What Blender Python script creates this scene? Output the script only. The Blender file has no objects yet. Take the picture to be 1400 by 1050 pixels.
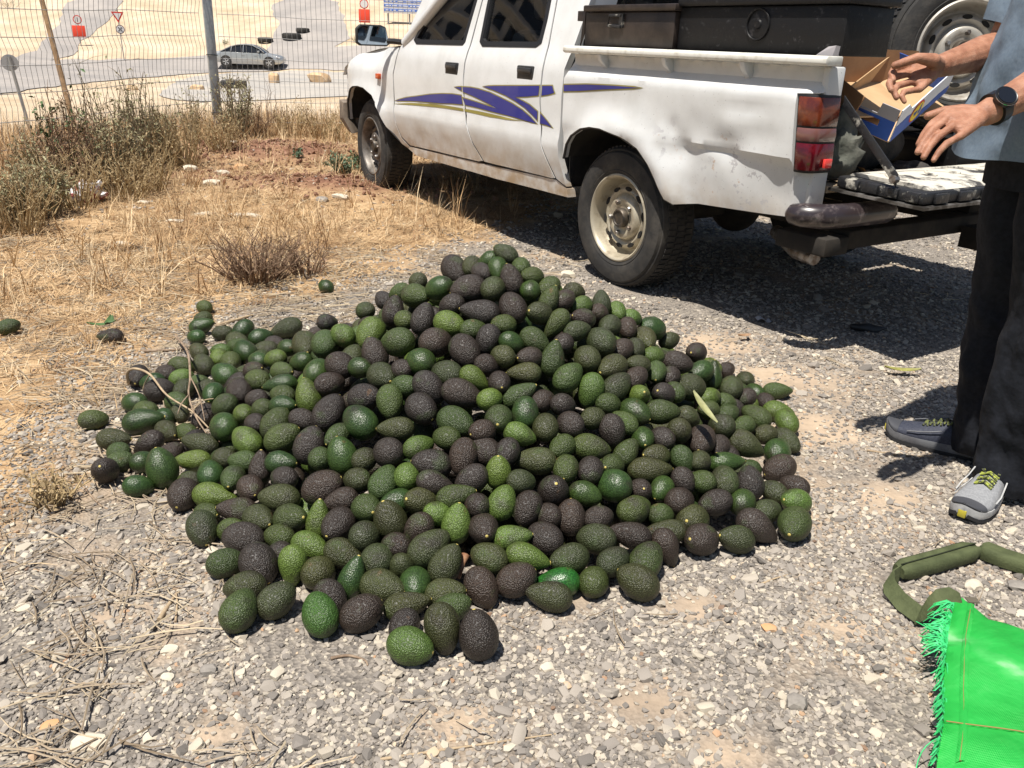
import bpy, bmesh, math, random
import numpy as np
from mathutils import Vector, Matrix, noise as mnoise
from mathutils.geometry import delaunay_2d_cdt
R = math.radians
rng = np.random.default_rng(7)
random.seed(7)
S = bpy.context.scene
COL = S.collection

# ------------------------------------------------------------------ camera, light, exposure
CH, CP, CR, CF = 1.08798, 0.387557, 0.036871, 1147.59          # height, pitch, roll, focal length in 1400-px pixels
cp_, sp_, cr_, sr_ = math.cos(CP), math.sin(CP), math.cos(CR), math.sin(CR)
AF = Vector((0, cp_, -sp_)); _u = Vector((0, sp_, cp_)); _r = Vector((1, 0, 0))
AR = _r * cr_ + _u * sr_; AU = -_r * sr_ + _u * cr_
cam = bpy.data.cameras.new('camera'); camo = bpy.data.objects.new('camera', cam); COL.objects.link(camo)
camo.matrix_world = Matrix(((AR.x, AU.x, -AF.x, 0), (AR.y, AU.y, -AF.y, 0), (AR.z, AU.z, -AF.z, CH), (0, 0, 0, 1)))
cam.sensor_width = 36; cam.lens = 36 * CF / 1400; cam.clip_start = .05; cam.clip_end = 2000
S.camera = camo
SUN = Vector((-.225, -.30, 1.0)).normalized()
w = bpy.data.worlds.new('World'); S.world = w; w.use_nodes = True
nt = w.node_tree; sky = nt.nodes.new('ShaderNodeTexSky'); sky.sky_type = 'NISHITA'; sky.sun_disc = False
sky.sun_elevation = math.asin(SUN.z); sky.sun_rotation = math.atan2(SUN.x, SUN.y)
nt.links.new(sky.outputs[0], nt.nodes['Background'].inputs[0]); nt.nodes['Background'].inputs[1].default_value = .055
sl = bpy.data.lights.new('sun', 'SUN'); sl.energy = 4.9; sl.angle = R(.55); sl.color = (1, .95, .87)
so = bpy.data.objects.new('sun', sl); COL.objects.link(so); so.rotation_euler = (-SUN).to_track_quat('-Z', 'Y').to_euler()
so.location = (0, 0, 30)
S.view_settings.view_transform = 'Standard'; S.view_settings.look = 'None'
S.view_settings.exposure = .56; S.view_settings.gamma = 1; S.view_settings.use_curve_mapping = False

# ------------------------------------------------------------------ helpers: tags
def tag(o, label=None, cat=None, group=None, kind=None):
    for k, v in (('label', label), ('category', cat), ('group', group), ('kind', kind)):
        if v: o[k] = v
    return o
def thing(name, label, cat, loc=(0, 0, 0), rz=0, group=None, matrix=None):
    o = bpy.data.objects.new(name, None); COL.objects.link(o); o.empty_display_size = .1
    if matrix is not None: o.matrix_world = matrix
    else: o.location = loc; o.rotation_euler = (0, 0, rz)
    return tag(o, label, cat, group)
def copy_tree(o, parent=None):
    c = o.copy(); COL.objects.link(c)
    if parent: c.parent = parent
    for ch in o.children: copy_tree(ch, c)
    return c

# ------------------------------------------------------------------ helpers: materials
MATS = {}
def mat(name, col, rough=.6, metal=0., col2=None, nscale=8., detail=4., lo=.4, hi=.6, bump=0., bscale=60., coat=0., spec=.5, rough2=None, trans=0.):
    if name in MATS: return MATS[name]
    m = bpy.data.materials.new(name); m.use_nodes = True; t = m.node_tree; b = t.nodes['Principled BSDF']
    b.inputs['Roughness'].default_value = rough; b.inputs['Metallic'].default_value = metal
    b.inputs['Coat Weight'].default_value = coat; b.inputs['Specular IOR Level'].default_value = spec
    b.inputs['Base Color'].default_value = (*col, 1)
    tc = t.nodes.new('ShaderNodeTexCoord')
    if col2 is not None:
        n = t.nodes.new('ShaderNodeTexNoise'); n.inputs['Scale'].default_value = nscale; n.inputs['Detail'].default_value = detail
        n.inputs['Roughness'].default_value = .65
        t.links.new(tc.outputs['Object'], n.inputs['Vector'])
        r = t.nodes.new('ShaderNodeMapRange'); r.inputs[1].default_value = lo; r.inputs[2].default_value = hi
        t.links.new(n.outputs[0], r.inputs[0])
        x = t.nodes.new('ShaderNodeMix'); x.data_type = 'RGBA'; x.inputs[6].default_value = (*col, 1); x.inputs[7].default_value = (*col2, 1)
        t.links.new(r.outputs[0], x.inputs[0]); t.links.new(x.outputs[2], b.inputs['Base Color'])
        if rough2 is not None:
            q = t.nodes.new('ShaderNodeMapRange'); q.inputs[1].default_value = lo; q.inputs[2].default_value = hi
            q.inputs[3].default_value = rough; q.inputs[4].default_value = rough2
            t.links.new(n.outputs[0], q.inputs[0]); t.links.new(q.outputs[0], b.inputs['Roughness'])
    if bump:
        n2 = t.nodes.new('ShaderNodeTexNoise'); n2.inputs['Scale'].default_value = bscale; n2.inputs['Detail'].default_value = 3
        t.links.new(tc.outputs['Object'], n2.inputs['Vector'])
        bp = t.nodes.new('ShaderNodeBump'); bp.inputs['Strength'].default_value = bump; bp.inputs['Distance'].default_value = .01
        t.links.new(n2.outputs[0], bp.inputs['Height']); t.links.new(bp.outputs[0], b.inputs['Normal'])
    if trans: b.inputs['Transmission Weight'].default_value = trans
    MATS[name] = m; return m
def glassy(name, tint, mixf=.25):
    if name in MATS: return MATS[name]
    m = bpy.data.materials.new(name); m.use_nodes = True; t = m.node_tree; t.nodes.clear()
    o = t.nodes.new('ShaderNodeOutputMaterial'); mx = t.nodes.new('ShaderNodeMixShader'); tr = t.nodes.new('ShaderNodeBsdfTransparent')
    gl = t.nodes.new('ShaderNodeBsdfGlossy'); gl.inputs['Roughness'].default_value = .02
    fr = t.nodes.new('ShaderNodeFresnel'); fr.inputs[0].default_value = 1.5
    ad = t.nodes.new('ShaderNodeMath'); ad.operation = 'ADD'; ad.use_clamp = True; ad.inputs[1].default_value = mixf
    tr.inputs[0].default_value = (*tint, 1)
    t.links.new(fr.outputs[0], ad.inputs[0]); t.links.new(ad.outputs[0], mx.inputs[0]); t.links.new(tr.outputs[0], mx.inputs[1]); t.links.new(gl.outputs[0], mx.inputs[2])
    t.links.new(mx.outputs[0], o.inputs[0]); MATS[name] = m; return m
def ramp(t, stops):
    r = t.nodes.new('ShaderNodeValToRGB'); e = r.color_ramp.elements
    while len(e) > 1: e.remove(e[-1])
    e[0].position = stops[0][0]; e[0].color = (*stops[0][1], 1)
    for p, c in stops[1:]:
        q = e.new(p); q.color = (*c, 1)
    return r
def random_mat(name, stops, rough=.85, bump=.4, bscale=300., trans=0.):
    m = bpy.data.materials.new(name); m.use_nodes = True; t = m.node_tree; b = t.nodes['Principled BSDF']
    oi = t.nodes.new('ShaderNodeObjectInfo'); r = ramp(t, stops); t.links.new(oi.outputs['Random'], r.inputs[0])
    tc = t.nodes.new('ShaderNodeTexCoord'); n = t.nodes.new('ShaderNodeTexNoise'); n.inputs['Scale'].default_value = bscale * .3; n.inputs['Detail'].default_value = 4
    t.links.new(tc.outputs['Object'], n.inputs['Vector'])
    x = t.nodes.new('ShaderNodeMix'); x.data_type = 'RGBA'; x.blend_type = 'MULTIPLY'; x.inputs[0].default_value = .5
    t.links.new(r.outputs[0], x.inputs[6]); 
    mr = t.nodes.new('ShaderNodeMapRange'); mr.inputs[1].default_value = .3; mr.inputs[2].default_value = .7; mr.inputs[3].default_value = .55; mr.inputs[4].default_value = 1.3
    t.links.new(n.outputs[0], mr.inputs[0]); t.links.new(mr.outputs[0], x.inputs[7])
    t.links.new(x.outputs[2], b.inputs['Base Color']); b.inputs['Roughness'].default_value = rough; b.inputs['Specular IOR Level'].default_value = .3
    MATS[name] = m; return m

# ------------------------------------------------------------------ helpers: meshes
class MB:
    def __init__(s): s.v = []; s.f = []; s.m = []
    def add(s, vs, fs, mi=0):
        k = len(s.v); s.v += [tuple(v) for v in vs]; s.f += [tuple(i + k for i in f) for f in fs]; s.m += [mi] * len(fs); return s
    def box(s, lo, hi, mi=0, M=None):
        x0, y0, z0 = lo; x1, y1, z1 = hi
        vs = [Vector(q) for q in ((x0, y0, z0), (x1, y0, z0), (x1, y1, z0), (x0, y1, z0), (x0, y0, z1), (x1, y0, z1), (x1, y1, z1), (x0, y1, z1))]
        if M is not None: vs = [M @ q for q in vs]
        return s.add(vs, [(0, 3, 2, 1), (4, 5, 6, 7), (0, 1, 5, 4), (1, 2, 6, 5), (2, 3, 7, 6), (3, 0, 4, 7)], mi)
    def tube(s, pts, rad, n=8, mi=0, cap=True, flat=1., up=None):
        pts = [Vector(q) for q in pts]; k = len(pts)
        rr = rad if hasattr(rad, '__len__') else [rad] * k
        rings = []; prev = None
        for i, q in enumerate(pts):
            d = (pts[min(i + 1, k - 1)] - pts[max(i - 1, 0)]).normalized()
            if prev is None:
                a = Vector(up) if up is not None else (Vector((0, 0, 1)) if abs(d.z) < .9 else Vector((1, 0, 0)))
                a = (a - d * a.dot(d)).normalized()
            else: a = (prev - d * prev.dot(d)).normalized()
            prev = a; b = d.cross(a)
            rings.append([q + (a * math.cos(t) * flat + b * math.sin(t)) * rr[i] for t in (2 * math.pi * j / n for j in range(n))])
        vs = [v for r_ in rings for v in r_]
        fs = [(i * n + j, i * n + (j + 1) % n, (i + 1) * n + (j + 1) % n, (i + 1) * n + j) for i in range(k - 1) for j in range(n)]
        if cap: fs += [tuple(range(n))[::-1], tuple((k - 1) * n + j for j in range(n))]
        return s.add(vs, fs, mi)
    def lathe(s, prof, n=32, mi=0, M=None, close=False):          # prof: (radius, along) revolved about local Y
        vs = []; k = len(prof)
        for j in range(n):
            a = 2 * math.pi * j / n
            for r_, y in prof: vs.append(Vector((r_ * math.cos(a), y, r_ * math.sin(a))))
        fs = []
        for j in range(n):
            j2 = (j + 1) % n
            for i in range(k if close else k - 1):
                i2 = (i + 1) % k
                fs.append((j * k + i, j2 * k + i, j2 * k + i2, j * k + i2))
        if M is not None: vs = [M @ q for q in vs]
        return s.add(vs, fs, mi)
    def prism(s, poly, h0, h1, mi=0, M=None):                     # polygon in xy, extruded in z
        n = len(poly); vs = [Vector((x, y, h0)) for x, y in poly] + [Vector((x, y, h1)) for x, y in poly]
        if M is not None: vs = [M @ q for q in vs]
        return s.add(vs, [tuple(range(n))[::-1], tuple(range(n, 2 * n))] + [(i, (i + 1) % n, n + (i + 1) % n, n + i) for i in range(n)], mi)
    def loft(s, rings, mi=0, cap=True, closed=True):
        n = len(rings[0]); vs = [q for r_ in rings for q in r_]; k = len(rings)
        fs = [(i * n + j, i * n + (j + 1) % n, (i + 1) * n + (j + 1) % n, (i + 1) * n + j) for i in range(k - 1) for j in range(n if closed else n - 1)]
        if cap: fs += [tuple(range(n))[::-1], tuple((k - 1) * n + j for j in range(n))]
        return s.add(vs, fs, mi)
    def grid(s, nu, nv, fn, mi=0):
        vs = [fn(i / nu, j / nv) for i in range(nu + 1) for j in range(nv + 1)]
        fs = [(i * (nv + 1) + j, (i + 1) * (nv + 1) + j, (i + 1) * (nv + 1) + j + 1, i * (nv + 1) + j + 1) for i in range(nu) for j in range(nv)]
        return s.add(vs, fs, mi)
    def ball(s, c, r, nu=16, nv=10, mi=0, M=None):
        rx = r if hasattr(r, '__len__') else (r, r, r); vs = []
        for i in range(nv + 1):
            t = math.pi * i / nv
            for j in range(nu):
                a = 2 * math.pi * j / nu; vs.append(Vector((rx[0] * math.sin(t) * math.cos(a), rx[1] * math.sin(t) * math.sin(a), rx[2] * math.cos(t))))
        if M is not None: vs = [M @ q for q in vs]
        vs = [q + Vector(c) for q in vs]
        return s.add(vs, [(i * nu + j, (i + 1) * nu + j, (i + 1) * nu + (j + 1) % nu, i * nu + (j + 1) % nu) for i in range(nv) for j in range(nu)], mi)
    def build(s, name, mats, parent=None, smooth=35, bevel=0, M=None, recalc=True, seg=2):
        me = bpy.data.meshes.new(name); me.from_pydata([tuple(v) for v in s.v], [], s.f)
        for q in (mats if isinstance(mats, (list, tuple)) else [mats]): me.materials.append(q)
        if len(me.materials) > 1: me.polygons.foreach_set('material_index', s.m)
        if bevel or recalc:
            bm = bmesh.new(); bm.from_mesh(me)
            bmesh.ops.remove_doubles(bm, verts=bm.verts, dist=1e-6)
            if recalc: bmesh.ops.recalc_face_normals(bm, faces=bm.faces)
            if bevel:
                es = [e for e in bm.edges if len(e.link_faces) == 2 and e.calc_face_angle(0) > .5]
                bmesh.ops.bevel(bm, geom=es, offset=bevel, segments=seg, profile=.5, affect='EDGES', clamp_overlap=True)
            bm.to_mesh(me); bm.free()
        if smooth:
            me.shade_smooth(); me.set_sharp_from_angle(angle=R(smooth))
        o = bpy.data.objects.new(name, me); COL.objects.link(o)
        if parent is not None: o.parent = parent
        if M is not None: o.matrix_local = M
        return o

def inside(P, x, y):
    c = False; n = len(P); j = n - 1
    for i in range(n):
        if (P[i][1] > y) != (P[j][1] > y) and x < (P[j][0] - P[i][0]) * (y - P[i][1]) / (P[j][1] - P[i][1]) + P[i][0]: c = not c
        j = i
    return c
def densify(P, step, smooth=0):
    P = [Vector(q) for q in P]
    for _ in range(smooth):                                       # Chaikin
        Q = []
        for i in range(len(P)):
            a, b = P[i], P[(i + 1) % len(P)]; Q += [a * .75 + b * .25, a * .25 + b * .75]
        P = Q
    out = []
    for i in range(len(P)):
        a, b = P[i], P[(i + 1) % len(P)]; n = max(1, int((b - a).length / step))
        out += [a.lerp(b, k / n) for k in range(n)]
    return [(q.x, q.y) for q in out]
def shrink(P, d):
    P = [Vector(q) for q in P]; n = len(P); A = sum(P[i].x * P[(i + 1) % n].y - P[(i + 1) % n].x * P[i].y for i in range(n)); sg = 1 if A > 0 else -1
    out = []
    for i in range(n):
        a = (P[i] - P[i - 1]); b = (P[(i + 1) % n] - P[i])
        if a.length < 1e-9 or b.length < 1e-9: out.append(P[i]); continue
        a.normalize(); b.normalize(); nn = Vector((-a.y - b.y, a.x + b.x)) * sg
        if nn.length < 1e-6: out.append(P[i]); continue
        nn.normalize(); c = max(.4, nn.dot(Vector((-a.y, a.x)) * sg)); out.append(P[i] + nn * (d / c))
    return [(q.x, q.y) for q in out]
def cdt(outline, holes=(), step=.03):
    """Triangles of a polygon with holes, with inner points every step: (points, triangles, boundary loops)."""
    loops = []; pts = []; ed = []
    for P in [outline] + list(holes):
        k = len(pts); n = len(P); pts += [Vector(q) for q in P]; ed += [(k + i, k + (i + 1) % n) for i in range(n)]; loops.append((k, n))
    xs = [q[0] for q in outline]; ys = [q[1] for q in outline]
    edge = np.array([q[:] for q in pts])
    nx = int((max(xs) - min(xs)) / step) + 1; ny = int((max(ys) - min(ys)) / step) + 1
    for i in range(nx + 1):
        for j in range(ny + 1):
            x = min(xs) + (i + .5 * (j % 2)) * step; y = min(ys) + j * step
            if inside(outline, x, y) and not any(inside(h, x, y) for h in holes) and np.min(np.abs(edge[:, 0] - x) + np.abs(edge[:, 1] - y)) > step * .6: pts.append(Vector((x, y)))
    r = delaunay_2d_cdt(pts, ed, [], 0, 1e-7)
    V, F, orig = r[0], r[2], r[3]
    T = []
    for f in F:
        cx = sum(V[i].x for i in f) / 3; cy = sum(V[i].y for i in f) / 3
        if inside(outline, cx, cy) and not any(inside(h, cx, cy) for h in holes): T.append(f)
    return [(q.x, q.y) for q in V], T

# ------------------------------------------------------------------ terrain
def sst(a, b, x):
    t = min(1, max(0, (x - a) / (b - a))); return t * t * (3 - 2 * t)
PX, PY = -3.05, 8.77                                              # fence corner post
def beyond(x, y):
    return max(-.405 * (x - PX) + .914 * (y - PY), -.934 * (x - PX) + .36 * (y - PY))
def nz(x, y, s, seed=0): return mnoise.noise(Vector((x * s, y * s, seed)))
def terrain(x, y):
    s = beyond(x, y)
    z = .1 * sst(4.5, 8.5, y) * sst(1.0, -1.0, x)
    if s < 3: z += (.012 * nz(x, y, 1.3) + .006 * nz(x, y, 4, 3)) * sst(1.2, 3.5, abs(x + .1) + abs(y - 2.3)) + .03 * nz(x, y, .9, 5) * sst(4, 8, y) * sst(-.2, -2, x)
    z += .10 * math.exp(-(((x + 2.15) / .75) ** 2 + ((y - 7.6) / .5) ** 2)) + .05 * math.exp(-(((x + 1.5) / .5) ** 2 + ((y - 6.3) / .35) ** 2))
    z += .05 * sst(-1.0, 0, s) * sst(1.5, .2, s)
    t = sst(.4, 7.5, s)
    if s > .4:
        q = y + .12 * x
        far = -1.3 + .2 * max(0, q - 56) + .25 * nz(x, y, .06, 9) * sst(50, 75, q) + .10 * max(0, -x - 26 - .0 * y) * sst(30, 45, y)
        far += .9 * sst(.05, .5, nz(x, y, .03, 21)) * sst(58, 80, q)
        r_ = math.hypot(x, y)
        if far > 24: far = 24 + (far - 24) * .1
        z = z * (1 - t) + far * t
    return z
def ray(px, py):
    d = AR * ((px - 700) / CF) - AU * ((py - 525) / CF) + AF; return d
def G(px, py, dz=0):
    """The point of the ground that pixel (px, py) of the photograph shows."""
    d = ray(px, py); o = Vector((0, 0, CH)); t = .8; st = .02
    while t < 260:
        q = o + d * t
        if q.z < terrain(q.x, q.y) + dz:
            a, b = t - st, t
            for _ in range(20):
                m = (a + b) / 2; q = o + d * m
                if q.z < terrain(q.x, q.y) + dz: b = m
                else: a = m
            q = o + d * b; return Vector((q.x, q.y, terrain(q.x, q.y)))
        st = max(.02, t * .01); t += st
    q = o + d * 200; return q
def Gz(px, py, z):
    d = ray(px, py); return Vector((0, 0, CH)) + d * ((z - CH) / d.z)
def proj(q):
    v = Vector(q) - Vector((0, 0, CH)); return 700 + CF * v.dot(AR) / v.dot(AF), 525 - CF * v.dot(AU) / v.dot(AF), v.dot(AF)

# straw / gravel boundary in plan: straw lies on the far-left side of this line
BND = [Vector(q[:2]) for q in [(-6, .9), (-1.45, 1.2), (-1.03, 1.70), (-1.17, 2.3), (-1.36, 2.75), (-1.1, 3.35), (-.62, 4.15), (-.1, 4.9), (.25, 5.6), (1.2, 7.4)]]
def _at0(px, py): d = AR * ((px - 700) / CF) - AU * ((py - 525) / CF) + AF; q = Vector((0, 0, CH)) - d * (CH / d.z); return (q.x, q.y)
PATCH = [(*_at0(px, py), r_) for px, py, r_ in ((945, 832, .07), (880, 962, .075), (1110, 585, .17), (1080, 520, .22), (1010, 690, .07), (985, 1030, .06), (1215, 680, .10), (770, 822, .06), (300, 1000, .05), (160, 840, .05), (1290, 600, .15), (620, 985, .05), (980, 470, .2), (1150, 860, .05))]
def bare_patch(x, y):
    return max(math.exp(-(((x - a) / r_) ** 2 + ((y - b_) / (r_ * .8)) ** 2)) for a, b_, r_ in PATCH)
def straw(x, y):
    """>0 inside the dry-grass area, metres from its edge."""
    p = Vector((x, y)); best = 9; sg = 1
    for i in range(len(BND) - 1):
        a, b = BND[i], BND[i + 1]; ab = b - a; t = max(0, min(1, (p - a).dot(ab) / ab.length_squared)); c = a + ab * t; d = (p - c).length
        if d < best - 1e-6: best = d; sg = 1 if ab.x * (p - a).y - ab.y * (p - a).x > 0 else -1
    return best * sg

# ------------------------------------------------------------------ ground sheet
def axis(segs):
    out = []
    for a, b, st in segs:
        n = max(1, int(round((b - a) / st))); out += [a + (b - a) * i / n for i in range(n)]
    return out + [segs[-1][1]]
gx = axis([(-260, -120, 20), (-120, -60, 6), (-60, -12, .9), (-12, -5, .25), (-5, 4.5, .06), (4.5, 12, .3), (12, 60, 2.5), (60, 120, 10), (120, 260, 35)])
gy = axis([(-160, -40, 30), (-40, -6, 6), (-6, .4, .4), (.4, 7, .06), (7, 12, .12), (12, 22, .35), (22, 80, .9), (80, 100, 2), (100, 190, 6), (190, 300, 30)])
nX, nY = len(gx), len(gy)
gv = []; zone = np.zeros((nX * nY, 4), np.float32)
for i, x in enumerate(gx):
    for j, y in enumerate(gy):
        gv.append((x, y, terrain(x, y))); s = beyond(x, y)
        near = -9 < x < 9 and -1 < y < 14
        st = straw(x, y) if near else (1 if (x < -3 or s > 0) else -1)
        if near: st += .25 * nz(x, y, 1.6, 2) + .15 * nz(x, y, 5, 4)
        a = sst(-.12, .18, st)
        red = math.exp(-(((x + 2.15) / .75) ** 2 + ((y - 7.55) / .45) ** 2)) + .9 * math.exp(-(((x + 1.35) / .7) ** 2 + ((y - 6.35) / .33) ** 2)) + .5 * math.exp(-(((x + 2.3) / .5) ** 2 + ((y - 6.6) / .2) ** 2)) if near else 0
        zone[i * nY + j] = (a, min(1, red * 1.3), sst(.1, 2.5, s), 1 - (min(1, 1.3 * bare_patch(x, y)) if near else 0))
gf = [(i * nY + j, (i + 1) * nY + j, (i + 1) * nY + j + 1, i * nY + j + 1) for i in range(nX - 1) for j in range(nY - 1)]
me = bpy.data.meshes.new('ground'); me.from_pydata(gv, [], gf)
ca = me.color_attributes.new('zone', 'FLOAT_COLOR', 'POINT'); ca.data.foreach_set('color', zone.ravel()); me.shade_smooth()
m = bpy.data.materials.new('ground'); m.use_nodes = True; t = m.node_tree; b = t.nodes['Principled BSDF']; b.inputs['Roughness'].default_value = .95; b.inputs['Specular IOR Level'].default_value = .15
def N(kind, **kw):
    n = t.nodes.new(kind)
    for k, v in kw.items(): n.inputs[k].default_value = v
    return n
geo = t.nodes.new('ShaderNodeNewGeometry'); at_ = t.nodes.new('ShaderNodeAttribute'); at_.attribute_name = 'zone'
sep = t.nodes.new('ShaderNodeSeparateColor'); t.links.new(at_.outputs['Color'], sep.inputs[0])
def noise_ramp(scale, detail, stops, rough=.65):
    n = N('ShaderNodeTexNoise', Scale=scale, Detail=detail, Roughness=rough); t.links.new(geo.outputs['Position'], n.inputs['Vector'])
    r = ramp(t, stops); t.links.new(n.outputs[0], r.inputs[0]); return r.outputs[0], n
def mixc(fac, a, b_, blend='MIX'):
    x = t.nodes.new('ShaderNodeMix'); x.data_type = 'RGBA'; x.blend_type = blend
    for sck, v in ((0, fac), (6, a), (7, b_)):
        if isinstance(v, (int, float)): x.inputs[sck].default_value = v
        elif isinstance(v, tuple): x.inputs[sck].default_value = (*v, 1)
        else: t.links.new(v, x.inputs[sck])
    return x.outputs[2]
vor = N('ShaderNodeTexVoronoi', Scale=130.); t.links.new(geo.outputs['Position'], vor.inputs['Vector'])
vr = ramp(t, [(0, (.12, .105, .092)), (.35, (.20, .178, .155)), (.7, (.29, .255, .215)), (1, (.40, .35, .285))]); t.links.new(vor.outputs['Color'], vr.inputs[0])
dirt, _ = noise_ramp(3.2, 6, [(.3, (.30, .235, .175)), (.5, (.42, .325, .235)), (.7, (.52, .40, .28))])
dmask, dn = noise_ramp(1.7, 5, [(.50, (0, 0, 0)), (.66, (1, 1, 1))])
inv = t.nodes.new('ShaderNodeMath'); inv.operation = 'SUBTRACT'; inv.inputs[0].default_value = 1; inv.use_clamp = True; t.links.new(at_.outputs['Alpha'], inv.inputs[1])
gravel = mixc(inv.outputs[0], mixc(dmask, vr.outputs[0], dirt), dirt)
gravel = mixc(.35, gravel, noise_ramp(14, 5, [(.3, (.5, .5, .5)), (.7, (1.2, 1.2, 1.2))])[0], 'MULTIPLY')
soil, _ = noise_ramp(7, 8, [(.28, (.20, .12, .065)), (.45, (.38, .25, .135)), (.6, (.52, .365, .21)), (.75, (.60, .46, .30))])
redsoil, _ = noise_ramp(16, 8, [(.3, (.12, .058, .036)), (.5, (.235, .12, .078)), (.7, (.34, .20, .13))])
sand, _ = noise_ramp(.35, 8, [(.3, (.43, .325, .215)), (.5, (.53, .42, .295)), (.65, (.60, .50, .38)), (.8, (.51, .425, .325))])
c = mixc(sep.outputs[0], gravel, soil); c = mixc(sep.outputs[1], c, redsoil); c = mixc(sep.outputs[2], c, sand)
t.links.new(c, b.inputs['Base Color'])
bn = N('ShaderNodeTexNoise', Scale=45., Detail=6.); t.links.new(geo.outputs['Position'], bn.inputs['Vector'])
ma = t.nodes.new('ShaderNodeMath'); ma.operation = 'ADD'; t.links.new(bn.outputs[0], ma.inputs[0]); mv = t.nodes.new('ShaderNodeMath'); mv.operation = 'MULTIPLY'; t.links.new(vor.outputs['Distance'], mv.inputs[0]); t.links.new(at_.outputs['Alpha'], mv.inputs[1]); t.links.new(mv.outputs[0], ma.inputs[1])
bp = N('ShaderNodeBump', Strength=.55, Distance=.012); t.links.new(ma.outputs[0], bp.inputs['Height']); t.links.new(bp.outputs[0], b.inputs['Normal'])
me.materials.append(m); GROUND = bpy.data.objects.new('ground', me); COL.objects.link(GROUND); tag(GROUND, kind='structure')

# ------------------------------------------------------------------ roads in the valley (sheets draped on the terrain)
asph = mat('asphalt', (.26, .24, .225), .9, col2=(.36, .325, .295), nscale=.3, detail=8, lo=.35, hi=.65)
pale = mat('pale_concrete', (.33, .31, .285), .9, col2=(.42, .38, .33), nscale=.4, detail=8)
def sheet(name, poly_px, material, lift):
    P = [G(*q) for q in poly_px]; poly = densify([(q.x, q.y) for q in P], 1.0, 1)
    poly = [(x + .35 * nz(x, y, .9, 4) + .4 * nz(x, y, .2, 5), y + .35 * nz(x, y, .8, 8)) for x, y in poly]; V, T = cdt(poly, (), .9)
    MB().add([(x, y, terrain(x, y) + lift) for x, y in V], T).build(name, material, smooth=60)
    o = bpy.data.objects[name] if name in bpy.data.objects else None
    tag(o, kind='structure'); return o
sheet('road', [(-60, 100), (40, 84), (130, 78), (240, 80), (300, 74), (350, 70), (420, 66), (500, 62), (640, 70), (640, 100), (460, 96), (380, 95), (290, 99), (180, 108), (90, 117), (-60, 138)], asph, .035)
sheet('side_road', [(95, -2), (168, -2), (160, 14), (138, 34), (112, 56), (96, 79), (-10, 95), (-10, 86), (40, 72), (70, 44), (84, 20)], asph, .03)
sheet('branch_road', [(372, -2), (460, -2), (468, 20), (476, 66), (360, 73), (372, 60), (378, 40)], asph, .03)
sheet('pavement', [(290, 101), (380, 97.5), (460, 98.5), (560, 102), (560, 128), (440, 133), (350, 138), (240, 140), (215, 128), (250, 108)], pale, .03)

# ------------------------------------------------------------------ fence: two welded-mesh panels on a corner post
galv = mat('galvanised_steel', (.33, .37, .40), .5, .55, col2=(.42, .45, .47), nscale=20, bump=.1)
wirem = mat('fence_wire', (.30, .30, .295), .6, .2)
def panel_fence(name, label, A, Bp, zbase, kink, seed):
    A = Vector(A); Bp = Vector(Bp); d = (Bp - A); Lh = d.length; d.normalize(); nrm = Vector((-d.y, d.x, 0)); d3 = Vector((d.x, d.y, 0))
    root = thing(name, label, 'fence', (A.x, A.y, terrain(A.x, A.y)))
    ro = Vector((A.x, A.y, terrain(A.x, A.y)))
    mb = MB(); hz = [.08 + .2 * i for i in range(10)] + [2.0]; rr = random.Random(seed)
    bow = lambda u, z: kink * math.sin(z * 3.1 + u * .7) * .8 + .03 * math.sin(u * 1.1 + seed)
    def P(u, z, k=0): 
        q = ro + d3 * u; g = terrain(q.x, q.y)
        return q - ro + nrm * (bow(u, z) + k) + Vector((0, 0, g - ro.z + z))
    n = int(Lh / .05)
    for i in range(n + 1):
        u = i * .05; pts = []
        for j, z in enumerate(hz):
            pts.append(P(u, z))
            if j < len(hz) - 1 and kink > .01: pts.append(P(u + .012 * math.sin(j + u), z + .1, kink * (1 if j % 2 else -.4)))
        mb.tube(pts, .0020, 4, cap=False)
    for z in hz:
        mb.tube([P(u, z) for u in np.linspace(0, Lh, max(4, int(Lh / .2)))], .0028, 4, cap=False)
    o = mb.build('wire_mesh', wirem, root, smooth=60, recalc=False); o['kind'] = 'stuff'
    return root, ro
fl, _ = panel_fence('mesh_fence', 'bulging welded wire mesh fence panel behind the tall dry weeds', (PX - .05, PY - .12), (-5.35, 2.85), .05, .02, 3)
fr, fro = panel_fence('mesh_fence', 'upright welded wire mesh fence panel running behind the white pickup', (PX + .07, PY + .03), (4.6, 11.9), .05, .0, 5)
def fence_post(root, off, x, y, h=2.25):
    mb = MB(); Mx = Matrix.Translation(Vector((x, y, terrain(x, y) - .25)) - off) @ Matrix.Rotation(R(28), 4, 'Z')
    mb.box((-.042, -.032, 0), (.042, .032, h + .25))
    o = mb.build('post', galv, root, bevel=.004, M=Mx)
    for z in (.42, .96, 1.5):
        MB().tube([(.048, -.036, z), (-.046, -.037, z + .004), (-.047, .037, z), (.048, .037, z), (.048, -.036, z)], .004, 6).build('clamp', mat('dark_wire', (.05, .05, .05), .5, .6), o)
    MB().box((-.045, -.035, h + .25), (.045, .035, h + .265)).build('cap', galv, o, bevel=.003)
fence_post(fr, fro, PX, PY)
for k in (2.6, 5.2, 7.8): fence_post(fr, fro, PX + .914 * k, PY + .405 * k)
fence_post(fl, Vector((PX - .05, PY - .12, terrain(PX - .05, PY - .12))), PX - .36 * 2.6, PY - .934 * 2.6)

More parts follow.
